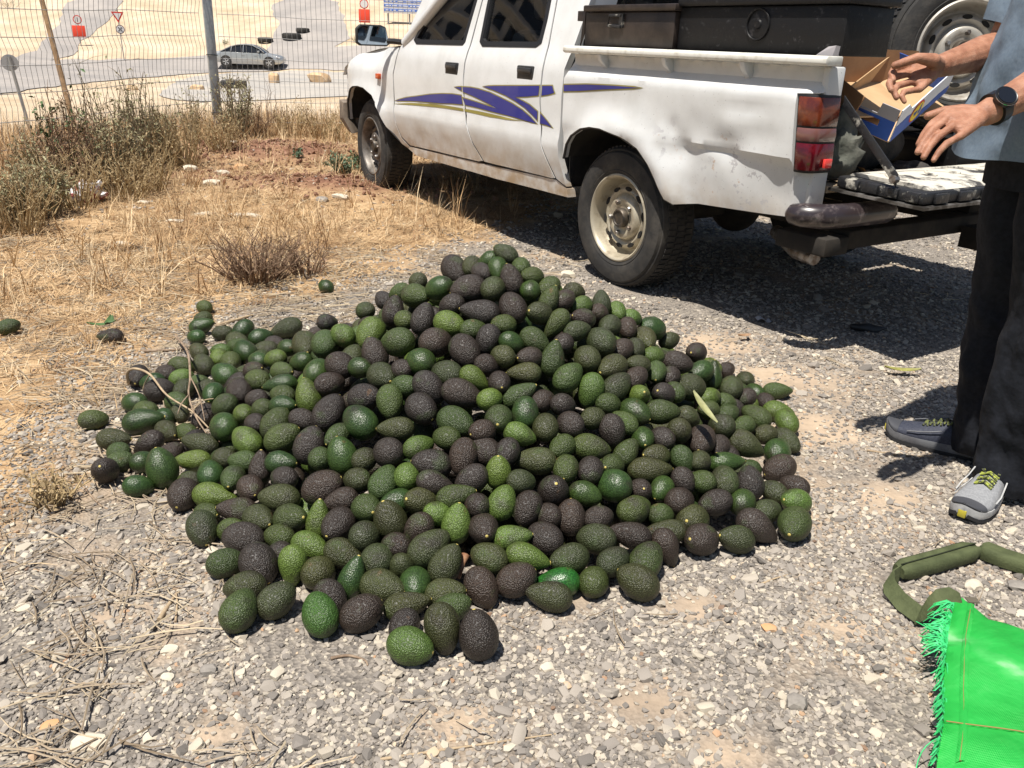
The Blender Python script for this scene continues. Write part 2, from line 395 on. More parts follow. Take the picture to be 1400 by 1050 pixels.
# ------------------------------------------------------------------ white double-cab pickup (x forward from the rear axle, y to its left, z up)
TM = Matrix.Translation((1.1355, 4.4310, 0)) @ Matrix.Rotation(2.1540333, 4, 'Z')
truck = thing('pickup_truck', 'white double cab pickup with blue swoosh stripes, dented bed side and its tailgate down', 'pickup truck', matrix=TM)
def white_paint():
    m = bpy.data.materials.new('white_paint'); m.use_nodes = True; t = m.node_tree; b = t.nodes['Principled BSDF']
    tc = t.nodes.new('ShaderNodeTexCoord')
    def nn(scale, detail, lo, hi, rough=.6):
        n = t.nodes.new('ShaderNodeTexNoise'); n.inputs['Scale'].default_value = scale; n.inputs['Detail'].default_value = detail; n.inputs['Roughness'].default_value = rough
        t.links.new(tc.outputs['Object'], n.inputs['Vector']); r = t.nodes.new('ShaderNodeMapRange'); r.inputs[1].default_value = lo; r.inputs[2].default_value = hi; t.links.new(n.outputs[0], r.inputs[0]); return r.outputs[0]
    def mix(f, a, b_):
        x = t.nodes.new('ShaderNodeMix'); x.data_type = 'RGBA'
        for k, v in ((0, f), (6, a), (7, b_)):
            if isinstance(v, tuple): x.inputs[k].default_value = (*v, 1)
            else: t.links.new(v, x.inputs[k])
        return x.outputs[2]
    def mul(a, b_):
        x = t.nodes.new('ShaderNodeMath'); x.operation = 'MULTIPLY'; x.use_clamp = True
        for k, v in ((0, a), (1, b_)):
            if isinstance(v, (int, float)): x.inputs[k].default_value = v
            else: t.links.new(v, x.inputs[k])
        return x.outputs[0]
    c = mix(mul(nn(5, 6, .42, .72), .55), (.64, .645, .64), (.47, .465, .445))                       # grime film
    sp = t.nodes.new('ShaderNodeSeparateXYZ'); t.links.new(tc.outputs['Object'], sp.inputs[0])
    lowm = t.nodes.new('ShaderNodeMapRange'); lowm.inputs[1].default_value = .62; lowm.inputs[2].default_value = .38; t.links.new(sp.outputs[2], lowm.inputs[0])
    c = mix(mul(lowm.outputs[0], nn(9, 6, .32, .62)), c, (.36, .27, .18))                           # road dust on the sills
    at2 = t.nodes.new('ShaderNodeAttribute'); at2.attribute_name = 'chip'
    c = mix(mul(at2.outputs['Fac'], nn(24, 4, .585, .615)), c, (.44, .43, .44))                      # chipped paint in the dented corner
    c = mix(mul(at2.outputs['Fac'], nn(21, 5, .66, .70)), c, (.45, .26, .14))
    sc = nn(130, 2, .70, .74); c = mix(mul(sc, .7), c, (.12, .10, .09))
    t.links.new(c, b.inputs['Base Color']); b.inputs['Roughness'].default_value = .38; b.inputs['Coat Weight'].default_value = .25; b.inputs['Coat Roughness'].default_value = .12
    return m
white = white_paint()
black = mat('black_plastic', (.018, .018, .019), .55, col2=(.05, .048, .045), nscale=14, lo=.5, hi=.75)
under = mat('underbody', (.014, .012, .011), .9, col2=(.03, .025, .02), nscale=9)
rubber = mat('tyre_rubber', (.022, .021, .02), .8, col2=(.07, .062, .052), nscale=9, lo=.45, hi=.75, bump=.15, bscale=90)
rimp = mat('rim_paint', (.46, .41, .31), .45, .35, col2=(.25, .2, .14), nscale=16, lo=.48, hi=.72, bump=.08)
rimg = mat('dirty_rim', (.20, .18, .16), .5, .4, col2=(.09, .075, .06), nscale=18, lo=.4, hi=.65)
steel = mat('worn_steel', (.35, .34, .33), .4, .8, col2=(.14, .11, .09), nscale=25)
chrome = mat('bright_metal', (.75, .75, .74), .2, 1.)
blue = mat('blue_decal', (.014, .018, .20), .4, coat=.3)
gold = mat('gold_decal', (.27, .23, .055), .45)
glass = glassy('tinted_glass', (.80, .82, .80), .055)
trim = mat('window_rubber', (.012, .012, .013), .5)
KZ = [.34, .42, .55, .635, .66, .70, .85, .97, 1.03, 1.06, 1.3, 1.5, 1.58]
KY = [.785, .808, .838, .848, .836, .834, .832, .817, .795, .780, .702, .635, .60]
ARCH = ((0, .33), (2.86, .33))
def flare(x, z):
    s = 0
    for cx, cz in ARCH:
        r = math.hypot(x - cx, (z - cz)); s += .03 * math.exp(-((r - .40) / .07) ** 2) * sst(.36, .5, z)
    return s
def cab_y(x, z):
    y = float(np.interp(z, KZ, KY)); y += flare(x, z) * (1 if x > 1.5 else 0)
    if x > 3.0: y -= .17 * ((x - 3.0) / .5) ** 2.2
    y += .0035 * nz(x, z, 3.1, 1)
    if z < .7 and .5 < x < 2.3: y += .004 * nz(x, z, 7, 6)
    if x > 2.35: y -= .10 * sst(.86, 1.03, z) * sst(2.3, 2.9, x)
    return y
DENTS = [(-.66, .735, .09, .05, -.022), (-.42, .70, .05, .06, -.020), (-.52, .79, .14, .09, -.012), (-.83, .79, .08, .05, -.007), (-.75, .88, .12, .03, -.010), (-.3, .73, .03, .05, .010),
         (-.93, .72, .06, .05, .008), (.2, .85, .2, .06, -.006), (-.15, .80, .10, .07, .005), (-.95, .60, .06, .05, -.006), (-.58, .69, .06, .015, .008), (-.36, .775, .035, .04, -.012)]
def bed_y(x, z):
    if z > .985: y = .792 + .001 * math.sin(40 * x)
    else: y = float(np.interp(z, [.45, .52, .70, .715, .85, .94, .965, .985], [.815, .825, .838, .845, .846, .843, .835, .795]))
    if z > 1.035: y = float(np.interp(z, [1.035, 1.045], [.792, .81]))
    if z < .95: y += flare(x, z) * 1.25
    if z < .712 and x < -.38: y -= .014 * sst(-.38, -.5, x)
    k = sst(.985, .95, z)
    for cx, cz, sx, sz, dd in DENTS: y += .85 * dd * k * math.exp(-((x - cx) / sx) ** 2 - ((z - cz) / sz) ** 2)
    y += k * (.004 * nz(x, z, 4.2, 3) + .0025 * nz(x, z, 9, 8))
    if x < -1.0: y -= .045 * ((-1.0 - x) / .06) ** 2
    return y
def panel(name, outline, holes, yf, side, parent, material=white, step=.035, gap=.0, off=0., depth=.03, chip=None, dens=.03):
    P = shrink(densify(outline, dens), gap) if gap else densify(outline, dens)
    Hs = [densify(h, dens) for h in holes]
    V, T = cdt(P, Hs, step); n0 = len(V)
    vs = [(x, side * (yf(x, z) + off), z) for x, z in V]; fs = list(T)
    if depth:
        cnt = {}
        for f in T:
            for i in range(3):
                e = (f[i], f[(i + 1) % 3]); cnt[tuple(sorted(e))] = cnt.get(tuple(sorted(e)), []) + [e]
        mp = {}
        for k, e in cnt.items():
            if len(e) == 1:
                a, b_ = e[0]
                for q in (a, b_):
                    if q not in mp: mp[q] = len(vs); x, y, z = vs[q]; vs.append((x, y - side * depth, z))
                fs.append((b_, a, mp[a], mp[b_]))
    if side > 0: fs = [tuple(reversed(f)) for f in fs]
    mb = MB().add(vs, fs); me = bpy.data.meshes.new(name); me.from_pydata(mb.v, [], mb.f)
    me.materials.append(material); bm = bmesh.new(); bm.from_mesh(me)
    bm.normal_update()
    if sum(f.normal.y * f.calc_area() for f in bm.faces if abs(f.normal.y) > .5) * side < 0: bmesh.ops.reverse_faces(bm, faces=bm.faces)
    bm.to_mesh(me); bm.free()
    if chip:
        a = me.attributes.new('chip', 'FLOAT', 'POINT'); a.data.foreach_set('value', [chip(v[0], v[2]) for v in vs])
    me.shade_smooth(); me.set_sharp_from_angle(angle=R(32))
    o = bpy.data.objects.new(name, me); COL.objects.link(o); o.parent = parent; return o
arc = lambda cx, cz, r, a0, a1, n=14, ex=1.: [(cx + r * math.cos(R(a0 + (a1 - a0) * i / n)) * ex, cz + r * math.sin(R(a0 + (a1 - a0) * i / n))) for i in range(n + 1)]
FARCH = [(3.275, .49), (3.272, .61), (3.22, .685), (3.14, .72), (3.044, .742), (2.93, .75), (2.822, .744), (2.677, .704), (2.56, .616), (2.465, .511), (2.314, .413), (2.23, .393)]
FEND = FARCH + [(2.188, .402), (2.30, .455), (2.345, .54), (2.362, .65), (2.388, .86), (2.345, 1.025), (2.6, 1.022), (2.80, 1.005), (3.15, .962), (3.38, .89), (3.455, .83), (3.44, .73), (3.47, .64), (3.44, .49)]
FDOOR = [(2.18, .415), (2.295, .46), (2.34, .545), (2.357, .65), (2.382, .86), (2.338, 1.025), (2.215, 1.31), (2.10, 1.50), (2.03, 1.54), (1.46, 1.56), (1.452, 1.30), (1.447, 1.12), (1.445, .90), (1.42, .75), (1.375, .64), (1.313, .524), (1.225, .436), (1.28, .424)]
RDOOR = [(1.215, .432), (1.308, .524), (1.37, .64), (1.415, .75), (1.44, .90), (1.442, 1.12), (1.447, 1.30), (1.455, 1.56), (.72, 1.56), (.715, 1.29), (.672, 1.10), (.65, .98), (.642, .80), (.592, .592), (.49, .442), (.52, .436)]
QUART = [(.484, .44), (.587, .592), (.637, .80), (.645, .98), (.667, 1.10), (.71, 1.29), (.715, 1.56), (.40, 1.55), (.43, 1.25), (.45, 1.06), (.462, .97), (.44, .56), (.40, .41)]
SILL = [(2.225, .392), (2.185, .41), (1.25, .421), (.49, .437), (.40, .405), (.39, .36), (1.1, .352), (2.10, .356)]
BARCH = [(.405, .555), (.388, .625), (.345, .672), (.249, .713), (.165, .728), (.08, .729), (-.062, .709), (-.181, .670), (-.254, .612), (-.321, .526), (-.364, .479), (-.41, .463)]
BED = BARCH + [(-.525, .483), (-.815, .50), (-1.0, .514), (-1.058, .52), (-1.058, .688), (-1.008, .685), (-.977, .95), (-1.055, .955), (-1.055, .985), (-1.05, 1.045), (.40, 1.045), (.425, .98), (.432, .93)]
FWIN = [(2.17, 1.075), (2.12, 1.052), (1.53, 1.058), (1.512, 1.075), (1.508, 1.30), (1.515, 1.47), (1.86, 1.465), (2.00, 1.31), (2.09, 1.20)]
RWIN = [(1.345, 1.08), (1.30, 1.056), (.77, 1.064), (.732, 1.085), (.742, 1.19), (.765, 1.30), (.785, 1.45), (1.385, 1.465), (1.383, 1.30), (1.37, 1.22)]
STR_A = [(2.345, .692), (2.18, .722), (2.018, .741), (1.85, .763), (1.69, .777), (1.56, .784), (1.451, .783), (1.432, .735), (1.56, .731), (1.69, .722), (1.85, .717), (2.019, .711), (2.2, .70)]
STR_G1 = [(2.391, .668), (2.1, .695), (1.85, .708), (1.64, .714), (1.425, .713), (1.418, .698), (1.64, .697), (1.85, .691), (2.1, .682)]
STR_G2 = [(1.412, .713), (1.25, .713), (1.117, .710), (.95, .704), (.794, .698), (.95, .693), (1.116, .691), (1.25, .695), (1.408, .698)]
STR_B1 = [(1.533, .825), (1.452, .831), (1.45, .81), (1.49, .818)]
STR_B2 = [(1.437, .831), (1.34, .834), (1.255, .831), (1.13, .82), (1.019, .801), (.9, .78), (.798, .755), (.72, .727), (.656, .698), (.76, .704), (.866, .712), (1.0, .718), (1.117, .723), (1.26, .731), (1.40, .735), (1.432, .771), (1.25, .758), (1.041, .740), (1.15, .763), (1.281, .785), (1.432, .805)]
STR_C = [(1.202, .848), (1.09, .857), (.973, .864), (.80, .874), (.655, .883), (.655, .837), (.76, .824), (.873, .814), (.80, .80), (.731, .785), (.655, .757), (.652, .715), (.70, .738), (.776, .769), (.87, .795), (.97, .817), (1.09, .835)]
STR_C2 = [(.630, .884), (.543, .889), (.532, .872), (.519, .858), (.57, .846), (.628, .837)]
STR_C3 = [(.628, .752), (.57, .722), (.514, .693), (.57, .70), (.625, .703)]
STR_D = [(.424, .90), (.247, .912), (.05, .918), (-.147, .9205), (0, .908), (.152, .895), (.3, .88), (.422, .871)]
def decals(par, yf, side, sets):
    for poly in sets[0]:
        panel('stripe_outline', shrink(densify(poly, .04), -.0055), [], yf, side, par, gold, .05, off=.0012, depth=0, dens=.2)
        panel('stripe', poly, [], yf, side, par, blue, .05, off=.0024, depth=0, dens=.04)
    for poly in sets[1]: panel('gold_stripe', poly, [], yf, side, par, gold, .05, off=.0018, depth=0, dens=.04)
def window(par, W, side, extra=None):
    fr = panel('window_frame', shrink(W, -.002), [shrink(densify(W, .04), .026)], cab_y, side, par, trim, .03, off=.004, depth=.022)
    panel('window_glass', shrink(densify(W, .05), .02), [], cab_y, side, par, glass, .12, off=-.014, depth=0)
    return fr
def handle(par, x, z, side):
    y = cab_y(x, z)
    mb = MB(); mb.box((x - .078, side * (y - .012) if side > 0 else -y - .004, z - .036), (x + .078, side * (y + .004) if side > 0 else -(y - .012), z + .036))
    o = mb.build('door_handle', black, par, bevel=.012)
    MB().box((x - .064, side * y + .003, z + .0), (x + .064, side * y + .013 * side, z + .026)).build('handle_flap', mat('handle_black', (.03, .03, .032), .35), o, bevel=.006)
def chipf(x, z): return min(1, math.exp(-((x + .78) / .22) ** 2 - ((z - .62) / .11) ** 2) * 1.3 + math.exp(-((x + .33) / .06) ** 2 - ((z - .73) / .07) ** 2) + .9 * math.exp(-((x + .70) / .05) ** 2 - ((z - .76) / .03) ** 2))
for side in (1, -1):
    L = side > 0
    fo = panel('front_fender', FEND, [], cab_y, side, truck, gap=.002, depth=.04)
    y = cab_y(2.6, .833)
    ts = MB().box((2.575, side * y - .006, .815), (2.63, side * y + .022 * side, .851)).build('turn_signal', mat('amber_lens', (.55, .09, .02), .2, coat=.5), truck, bevel=.006)
    fd = panel('front_door', FDOOR, [FWIN], cab_y, side, truck, gap=.004, depth=.035); window(fd, FWIN, side); handle(fd, 1.59, .924, side)
    rd = panel('rear_door', RDOOR, [RWIN], cab_y, side, truck, gap=.004, depth=.035); window(rd, RWIN, side); handle(rd, .80, .937, side)
    qp = panel('cab_pillar', QUART, [], cab_y, side, truck, gap=.003, depth=.035)
    panel('sill', SILL, [], lambda x, z: cab_y(x, max(z, .42)) - .004 - .12 * max(0, .4 - z), side, truck, gap=.002, depth=.05)
    for G_ in (FDOOR[8:9] + FDOOR[9:] , [(.72, 1.54), (.715, 1.29), (.671, 1.10), (.647, .98), (.6395, .80), (.59, .592), (.488, .442)], [(2.183, .41), (2.298, .458), (2.343, .543), (2.36, .65), (2.385, .86), (2.341, 1.025)]):
        G_ = [q for q in G_ if q[0] > 0]; MB().tube([(x, side * (cab_y(x, z) - .007), z) for x, z in G_ if z < 1.55 and not (x > 1.23 and z < .43)], .0042, 5).build('gap_shade_strip', trim, truck, smooth=60)  # black strips put the shade of the door gaps into colour
    bs = panel('bed_side', BED, [], bed_y, side, truck, step=.022, gap=.002, depth=.035, chip=chipf)
    if L: bs['label'] = 'dented bed side with chipped white paint'
    decals(fd, cab_y, side, ([STR_A, STR_B1], [STR_G1])); decals(rd, cab_y, side, ([STR_B2, STR_C], [STR_G2])); decals(qp, cab_y, side, ([STR_C2, STR_C3], [])); decals(bs, bed_y, side, ([STR_D], []))
    # wheel-arch lip and dark inner arch
    for A_, yf in ((FARCH, cab_y), (BARCH, bed_y)):
        pts = [(x, side * (yf(x, z) - .006), z) for x, z in densify(A_, .05)[:-1] if z > .45]
        pts = [(x, side * (yf(x, z) - .008), z) for x, z in A_]
        MB().tube(pts, .007, 6).build('arch_lip', trim, truck)
        cx = 0 if A_ is BARCH else 2.86
        mb = MB(); ring = [(x + (x - cx) * .03, z + .008) for x, z in A_ if z > .43]
        mb.loft([[Vector((x, side * (yf(x, z) - .02), z)) for x, z in ring], [Vector((x, side * .42, z)) for x, z in ring]], cap=False, closed=False)
        mb.add([(x, side * .42, z) for x, z in ring], [tuple(range(len(ring)))])
        mb.build('wheel_well', under, truck, recalc=False)
    # bed rail with brackets
    MB().loft([[Vector((x, side * yy, z)) for yy, z in ((.80, 1.047), (.845, 1.045), (.858, 1.052), (.858, 1.070), (.85, 1.078), (.77, 1.078), (.77, 1.047))] for x in (.43, .2, -.3, -.8, -1.075, -1.09)]).build('bed_rail', mat('rail_paint', (.74, .73, .67), .45, col2=(.55, .52, .45), nscale=15, lo=.5, hi=.7), truck, bevel=.004)
    for bx in (.16, -.27, -.705):
        MB().loft([[Vector((bx + .012 * q, side * .79, 1.046)), Vector((bx + .012 * q, side * .85, 1.046)), Vector((bx + .012 * q + .004, side * .838, 1.02)), Vector((bx + .012 * q + .006, side * .80, .985)), Vector((bx + .012 * q, side * .79, .985))] for q in (-1, 1)]).build('rail_bracket', white, truck, bevel=.002)
    # tail light: amber over clear over red, wrapped round the corner
    tl = [(-.985, .942), (-.992, .80), (-1.008, .697)]
    seg = (('amber_lens', .842, .946, mat('amber_tail_lens', (.17, .034, .012), .18, coat=.5, col2=(.10, .018, .01), nscale=30)), ('clear_lens', .79, .842, mat('clear_tail_lens', (.17, .075, .065), .18, coat=.6)), ('red_lens', .690, .79, mat('red_tail_lens', (.12, .004, .009), .15, coat=.5, col2=(.06, .003, .007), nscale=22)))
    tr = MB(); zz = np.linspace(.684, .952, 6)
    ex = lambda z: float(np.interp(z, [.684, .952], [-1.009, -.979])); ex2 = lambda z: float(np.interp(z, [.684, .952], [-1.075, -1.066]))
    def tring(z, o=0., g=0.):
        x0, x1 = ex(z) - g, ex2(z)
        return [Vector((x0, side * (.840 + o), z)), Vector((x0 * .5 + x1 * .5, side * (.837 + o), z)), Vector((x0 * .2 + x1 * .8, side * (.826 + o), z)), Vector((x1 + .004 - o, side * (.805 + o * .5), z)), Vector((x1 - o, side * (.712 + g), z)), Vector((x1 + .03, side * (.712 + g), z)), Vector((x0, side * .79, z))]
    tp = tr.loft([tring(z) for z in zz]).build('tail_light', trim, truck, bevel=.004)
    for nm, z0, z1, mm in seg:
        MB().loft([tring(z0 + .003, .006, .010), tring((z0 + z1) / 2, .009, .010), tring(z1 - .003, .006, .010)]).build(nm, mm, tp, bevel=.003)
    if L: MB().box((-1.092, .735, .703), (-1.08, .775, .735)).build('reflector', mat('red_reflector', (.85, .06, .05), .2, coat=.5), tp, bevel=.003)
    # mirror
    mx = 2.44
    sh = MB().loft([[Vector((mx + dx + .03 + .010 * a, side * (.93 + .115 * a), 1.092 + .065 * b_)) for a, b_ in [(-1, -.8), (-.85, -1), (.8, -1), (1, -.75), (1, .6), (.75, 1), (-.5, 1), (-.8, .8)]] for dx in (0, .02)] + [[Vector((mx + .085, side * (.92 + .07 * a), 1.09 + .035 * b_)) for a, b_ in [(-1, -.8), (-.85, -1), (.8, -1), (1, -.75), (1, .6), (.75, 1), (-.5, 1), (-.8, .8)]]]).build('mirror', black, truck, bevel=.006, smooth=50)
    MB().loft([[Vector((mx + .024 - .002 * k + .012 * a, side * (.93 + .104 * a), 1.092 + .056 * b_)) for a, b_ in [(-1, -.8), (-.85, -1), (.8, -1), (1, -.75), (1, .6), (.75, 1), (-.5, 1), (-.8, .8)]] for k in (0, 1)]).build('mirror_glass', mat('mirror', (.40, .47, .55), .03, 1.), sh)
    MB().tube([(mx + .04, side * .84, 1.06), (mx - .02, side * .80, 1.06), (mx - .14, side * .775, 1.055)], .018, 8).build('mirror_arm', black, sh)
    # headlight, grille side
    MB().loft([[Vector((3.43 - .03 * k, side * yy, z)) for yy, z in ((.45, .66), (.72, .67), (.72, .82), (.45, .83))] for k in (0, -1.2)]).build('headlight', mat('headlight_lens', (.6, .62, .64), .1, coat=.6), truck, bevel=.01)
    # bumper corner tube at the rear
    MB().tube([(-1.045, side * .872, .540), (-1.06, side * .872, .543), (-1.10, side * .866, .545), (-1.15, side * .82, .545), (-1.172, side * .72, .545), (-1.178, side * .50, .545), (-1.172, side * .47, .545)], [.020, .036, .043, .044, .044, .044, .04], 14, flat=1.0).build('bumper_tube', mat('worn_black_paint', (.03, .022, .024), .32, col2=(.16, .13, .125), nscale=22, lo=.52, hi=.7, coat=.3), truck, smooth=60)
    MB().box((-1.10, side * .60 - .04, .37), (-.86, side * .60 + .10 * side, .44)).build('bumper_bracket', under, truck, bevel=.01)
    # rear bed corner post beside the tailgate
    MB().loft([[Vector((x, side * yy, z)) for x, yy in ((-1.03, .79), (-1.060, .790), (-1.066, .712), (-1.03, .70))] for z in (.525, .8, .96, 1.044)]).build('bed_corner', white, truck, bevel=.008)
    MB().box((-1.045, side * .69, .745), (.40, side * .72, 1.044)).build('bed_inner_wall', mat('bed_inner_paint', (.32, .31, .29), .6, col2=(.12, .1, .09), nscale=7), truck)
# hood, roof, glass ends, front
HX = [(3.47, .80), (3.43, .86), (3.32, .905), (3.15, .955), (2.8, 1.005), (2.5, 1.03), (2.33, 1.045)]
rings = []
for x, z in HX:
    rings.append([Vector((x, yy, z + .035 * (1 - (yy / .74) ** 2))) for yy in np.linspace(-.745, .745, 15)])
MB().loft(rings, cap=False, closed=False).build('hood', white, truck, smooth=50)
wsl = lambda t_, yy: Vector((2.36 - .70 * t_ - .05 * (yy / .7) ** 2 * 1., yy * (1 - .16 * t_), 1.05 + .49 * t_))
MB().grid(6, 10, lambda u, v: wsl(u, -.745 + 1.49 * v)).build('windshield', glass, truck, smooth=60)
rr_ = []
for x in (1.72, 1.5, 1.0, .6, .42, .38):
    zz = 1.545 if x > .4 else 1.52
    rr_.append([Vector((x, yy, zz + .055 * (1 - abs(yy / .63) ** 3) - (.03 if x > 1.7 else 0))) for yy in np.linspace(-.635, .635, 13)])
MB().loft(rr_, cap=False, closed=False).build('roof', white, truck, smooth=60)
for side in (1, -1):
    MB().tube([wsl(0, side * .775), wsl(.5, side * .78), wsl(1, side * .775), (1.6, side * .64, 1.56)], .035, 8).build('windshield_pillar', white, truck, smooth=60)
MB().add([(.43, -.76, 1.05), (.43, .76, 1.05), (.39, .62, 1.52), (.39, -.62, 1.52), (.425, -.6, 1.12), (.425, .6, 1.12), (.395, .52, 1.46), (.395, -.52, 1.46)], [(0, 1, 5, 4), (1, 2, 6, 5), (2, 3, 7, 6), (3, 0, 4, 7)]).build('cab_back', white, truck, smooth=0)
MB().box((.43, -.76, .42), (.455, .76, .74)).build('cab_back_panel', under, truck); MB().box((.43, -.76, .742), (.455, .76, 1.05)).build('cab_back_panel', white, truck)
MB().add([(.42, -.6, 1.12), (.42, .6, 1.12), (.392, .52, 1.46), (.392, -.52, 1.46)], [(0, 1, 2, 3)]).build('rear_window', glass, truck, smooth=0)
MB().box((3.42, -.45, .66), (3.455, .45, .83)).build('grille', black, truck, bevel=.01)
MB().loft([[Vector((x, yy, z)) for z, x in ((.40, 3.36), (.45, 3.47), (.60, 3.50), (.635, 3.47), (.635, 3.30), (.40, 3.30))] for yy in np.linspace(-.72, .72, 9)]).build('front_bumper', mat('bumper_plastic', (.13, .10, .08), .6, col2=(.2, .16, .12), nscale=10), truck, bevel=.01)
for side in (1, -1):
    MB().loft([[Vector((x - xo, side * yy, z)) for x, yy, z in ((3.50, .70, .62), (3.48, .78, .62), (3.27, .835, .615), (3.27, .80, .615), (3.40, .66, .62))] for xo in (0,)] + [[Vector((x, side * yy, z)) for x, yy, z in ((3.50, .70, .48), (3.48, .785, .48), (3.27, .84, .50), (3.27, .80, .50), (3.40, .66, .48))]] + [[Vector((x, side * yy, z)) for x, yy, z in ((3.42, .68, .40), (3.40, .75, .39), (3.21, .80, .39), (3.21, .77, .39), (3.34, .64, .40))]]).build('bumper_end', MATS['bumper_plastic'], truck, bevel=.006, smooth=50)
# interior: dark tub, seats, wheel
inter = mat('cab_interior', (.045, .045, .048), .8); seatm = mat('seat_cloth', (.07, .075, .085), .9)
MB().box((.46, -.745, .44), (2.33, .745, .50)).build('cab_floor', inter, truck)
for side in (1, -1): MB().box((.47, side * .765 - .012, .45), (2.20, side * .765 + .012, 1.03)).build('door_inner', inter, truck)
MB().box((2.05, -.73, .6), (2.34, .73, 1.03)).build('dashboard', inter, truck, bevel=.05)
for yy in (.37, -.37):
    st = MB().box((1.25, yy - .26, .55), (1.75, yy + .26, .75)).build('seat', seatm, truck, bevel=.06)
    MB().box((1.14, yy - .25, .7), (1.3, yy + .25, 1.15)).build('seat_back', seatm, st, bevel=.06)
    MB().box((1.15, yy - .13, 1.20), (1.25, yy + .13, 1.38)).build('head_rest', seatm, st, bevel=.04)
    MB().tube([(1.2, yy - .05, 1.2), (1.2, yy - .05, 1.3)], .008, 6).build('head_rest_post', chrome, st)
MB().box((.55, -.66, .55), (.98, .66, .78)).build('rear_bench', seatm, truck, bevel=.06)
MB().box((.47, -.66, .7), (.6, .66, 1.12)).build('rear_bench_back', seatm, truck, bevel=.05)
MB().tube([(1.93 - .09 * math.sin(a), .37 + .19 * math.cos(a), 1.06 + .17 * math.sin(a)) for a in np.linspace(0, 2 * math.pi, 25)], .015, 8, cap=False).build('steering_wheel', black, truck)
# chassis and bed
MB().box((-1.05, -.40, .40), (3.3, -.32, .52)).build('chassis_rail', under, truck, bevel=.01); MB().box((-1.05, .32, .40), (3.3, .40, .52)).build('chassis_rail', under, truck, bevel=.01)
MB().tube([(0, -.66, .33), (0, .66, .33)], .045, 12).ball((0, 0, .33), .13).build('rear_axle', under, truck)
MB().box((-.15, -.6, .43), (.3, -.4, .5)).build('spare_bracket', under, truck)
MB().box((.46, -.72, .40), (2.25, .72, .44)).build('underfloor', under, truck)
MB().box((-1.08, -.55, .38), (-.98, .54, .455)).build('rear_crossmember', under, truck, bevel=.012)
MB().tube([(-.65, .44, .36), (-.9, .60, .34), (-1.0, .62, .34)], .03, 10).build('exhaust_pipe', steel, truck, smooth=60)
MB().tube([(-1.28 + .0, -.16 + .045 * math.cos(a), .37 + .045 * math.sin(a)) for a in np.linspace(0, 2 * math.pi, 17)], .012, 8, cap=False).box((-1.30, -.30, .33), (-1.1, -.20, .42)).build('tow_hook', under, truck)
MB().box((-1.055, -.69, .605), (-.47, .69, .6305)).box((-.47, -.415, .605), (.40, .415, .6303)).build('bed_floor', mat('bed_floor', (.20, .15, .10), .85, col2=(.42, .34, .24), nscale=14, lo=.42, hi=.6, bump=.5, bscale=40), truck)
MB().box((.36, -.685, .75), (.42, .685, 1.04)).build('bed_front_wall', white, truck)
# tailgate lowered, with its dusty inner skin, ribs, metal lip and two stays
dust = mat('dusty_black_paint', (.55, .52, .45), .85, col2=(.045, .042, .042), nscale=9, detail=9, lo=.52, hi=.62, bump=.4, bscale=30)
tgb = mat('scuffed_black_paint', (.02, .02, .022), .4, col2=(.4, .38, .33), nscale=17, detail=9, lo=.56, hi=.66, bump=.3)
TG = Matrix.Translation((-1.07, 0, .650)) @ Matrix.Rotation(R(-1.5), 4, 'Y')
tg = MB().box((-.355, -.665, -.022), (0, .665, .022), 0, TG).build('tailgate', tgb, truck, bevel=.012)
MB().loft([[TG @ Vector(q) for q in ((-.34, yy, .023), (-.325, yy, .032), (-.28, yy, .036), (-.08, yy, .036), (-.03, yy, .032), (-.02, yy, .023))] for yy in np.linspace(-.62, .62, 12)]).build('tailgate_skin', dust, tg, smooth=50)
MB().box((-.375, -.672, -.034), (.02, .685, -.024), 0, TG).build('tailgate_lip', mat('bare_lip', (.25, .24, .23), .4, .5, col2=(.05, .045, .04), nscale=14), tg)
for k, yy in enumerate(np.linspace(.58, -.58, 9)):
    MB().box((-.368, yy - .045, -.018), (-.355, yy + .03, .016), 0, TG).build('tailgate_rib', tgb, tg, bevel=.004)
for k in range(4):
    MB().box((-.34 + .08 * k, .655, -.016), (-.29 + .08 * k, .676, .018), 0, TG).build('side_rib', tgb, tg, bevel=.004)
for s_ in (.10, -.10, .25):
    MB().tube([TG @ Vector((-.2 + .12 * math.sin(a * 1.0) * (1 if s_ > 0 else .8), s_ * 1.6 + .2 * math.cos(a), .037)) for a in np.linspace(0, 3.1, 14)], .006, 6).build('pressed_rib', dust, tg, smooth=60)
for s_ in (1, -1):
    MB().loft([[Vector((x, s_ * (.672 + k), z + dz)) for x, z, dz in ((-1.05, .93, .02), (-1.05, .93, -.02), (-1.32, .688, -.022), (-1.32, .688, .022))] for k in (0, .006)]).build('tailgate_stay', tgb, truck, bevel=.002)
    MB().tube([(-1.31, s_ * .665, .692), (-1.31, s_ * .69, .692)], .014, 8).build('stay_bolt', steel, truck)
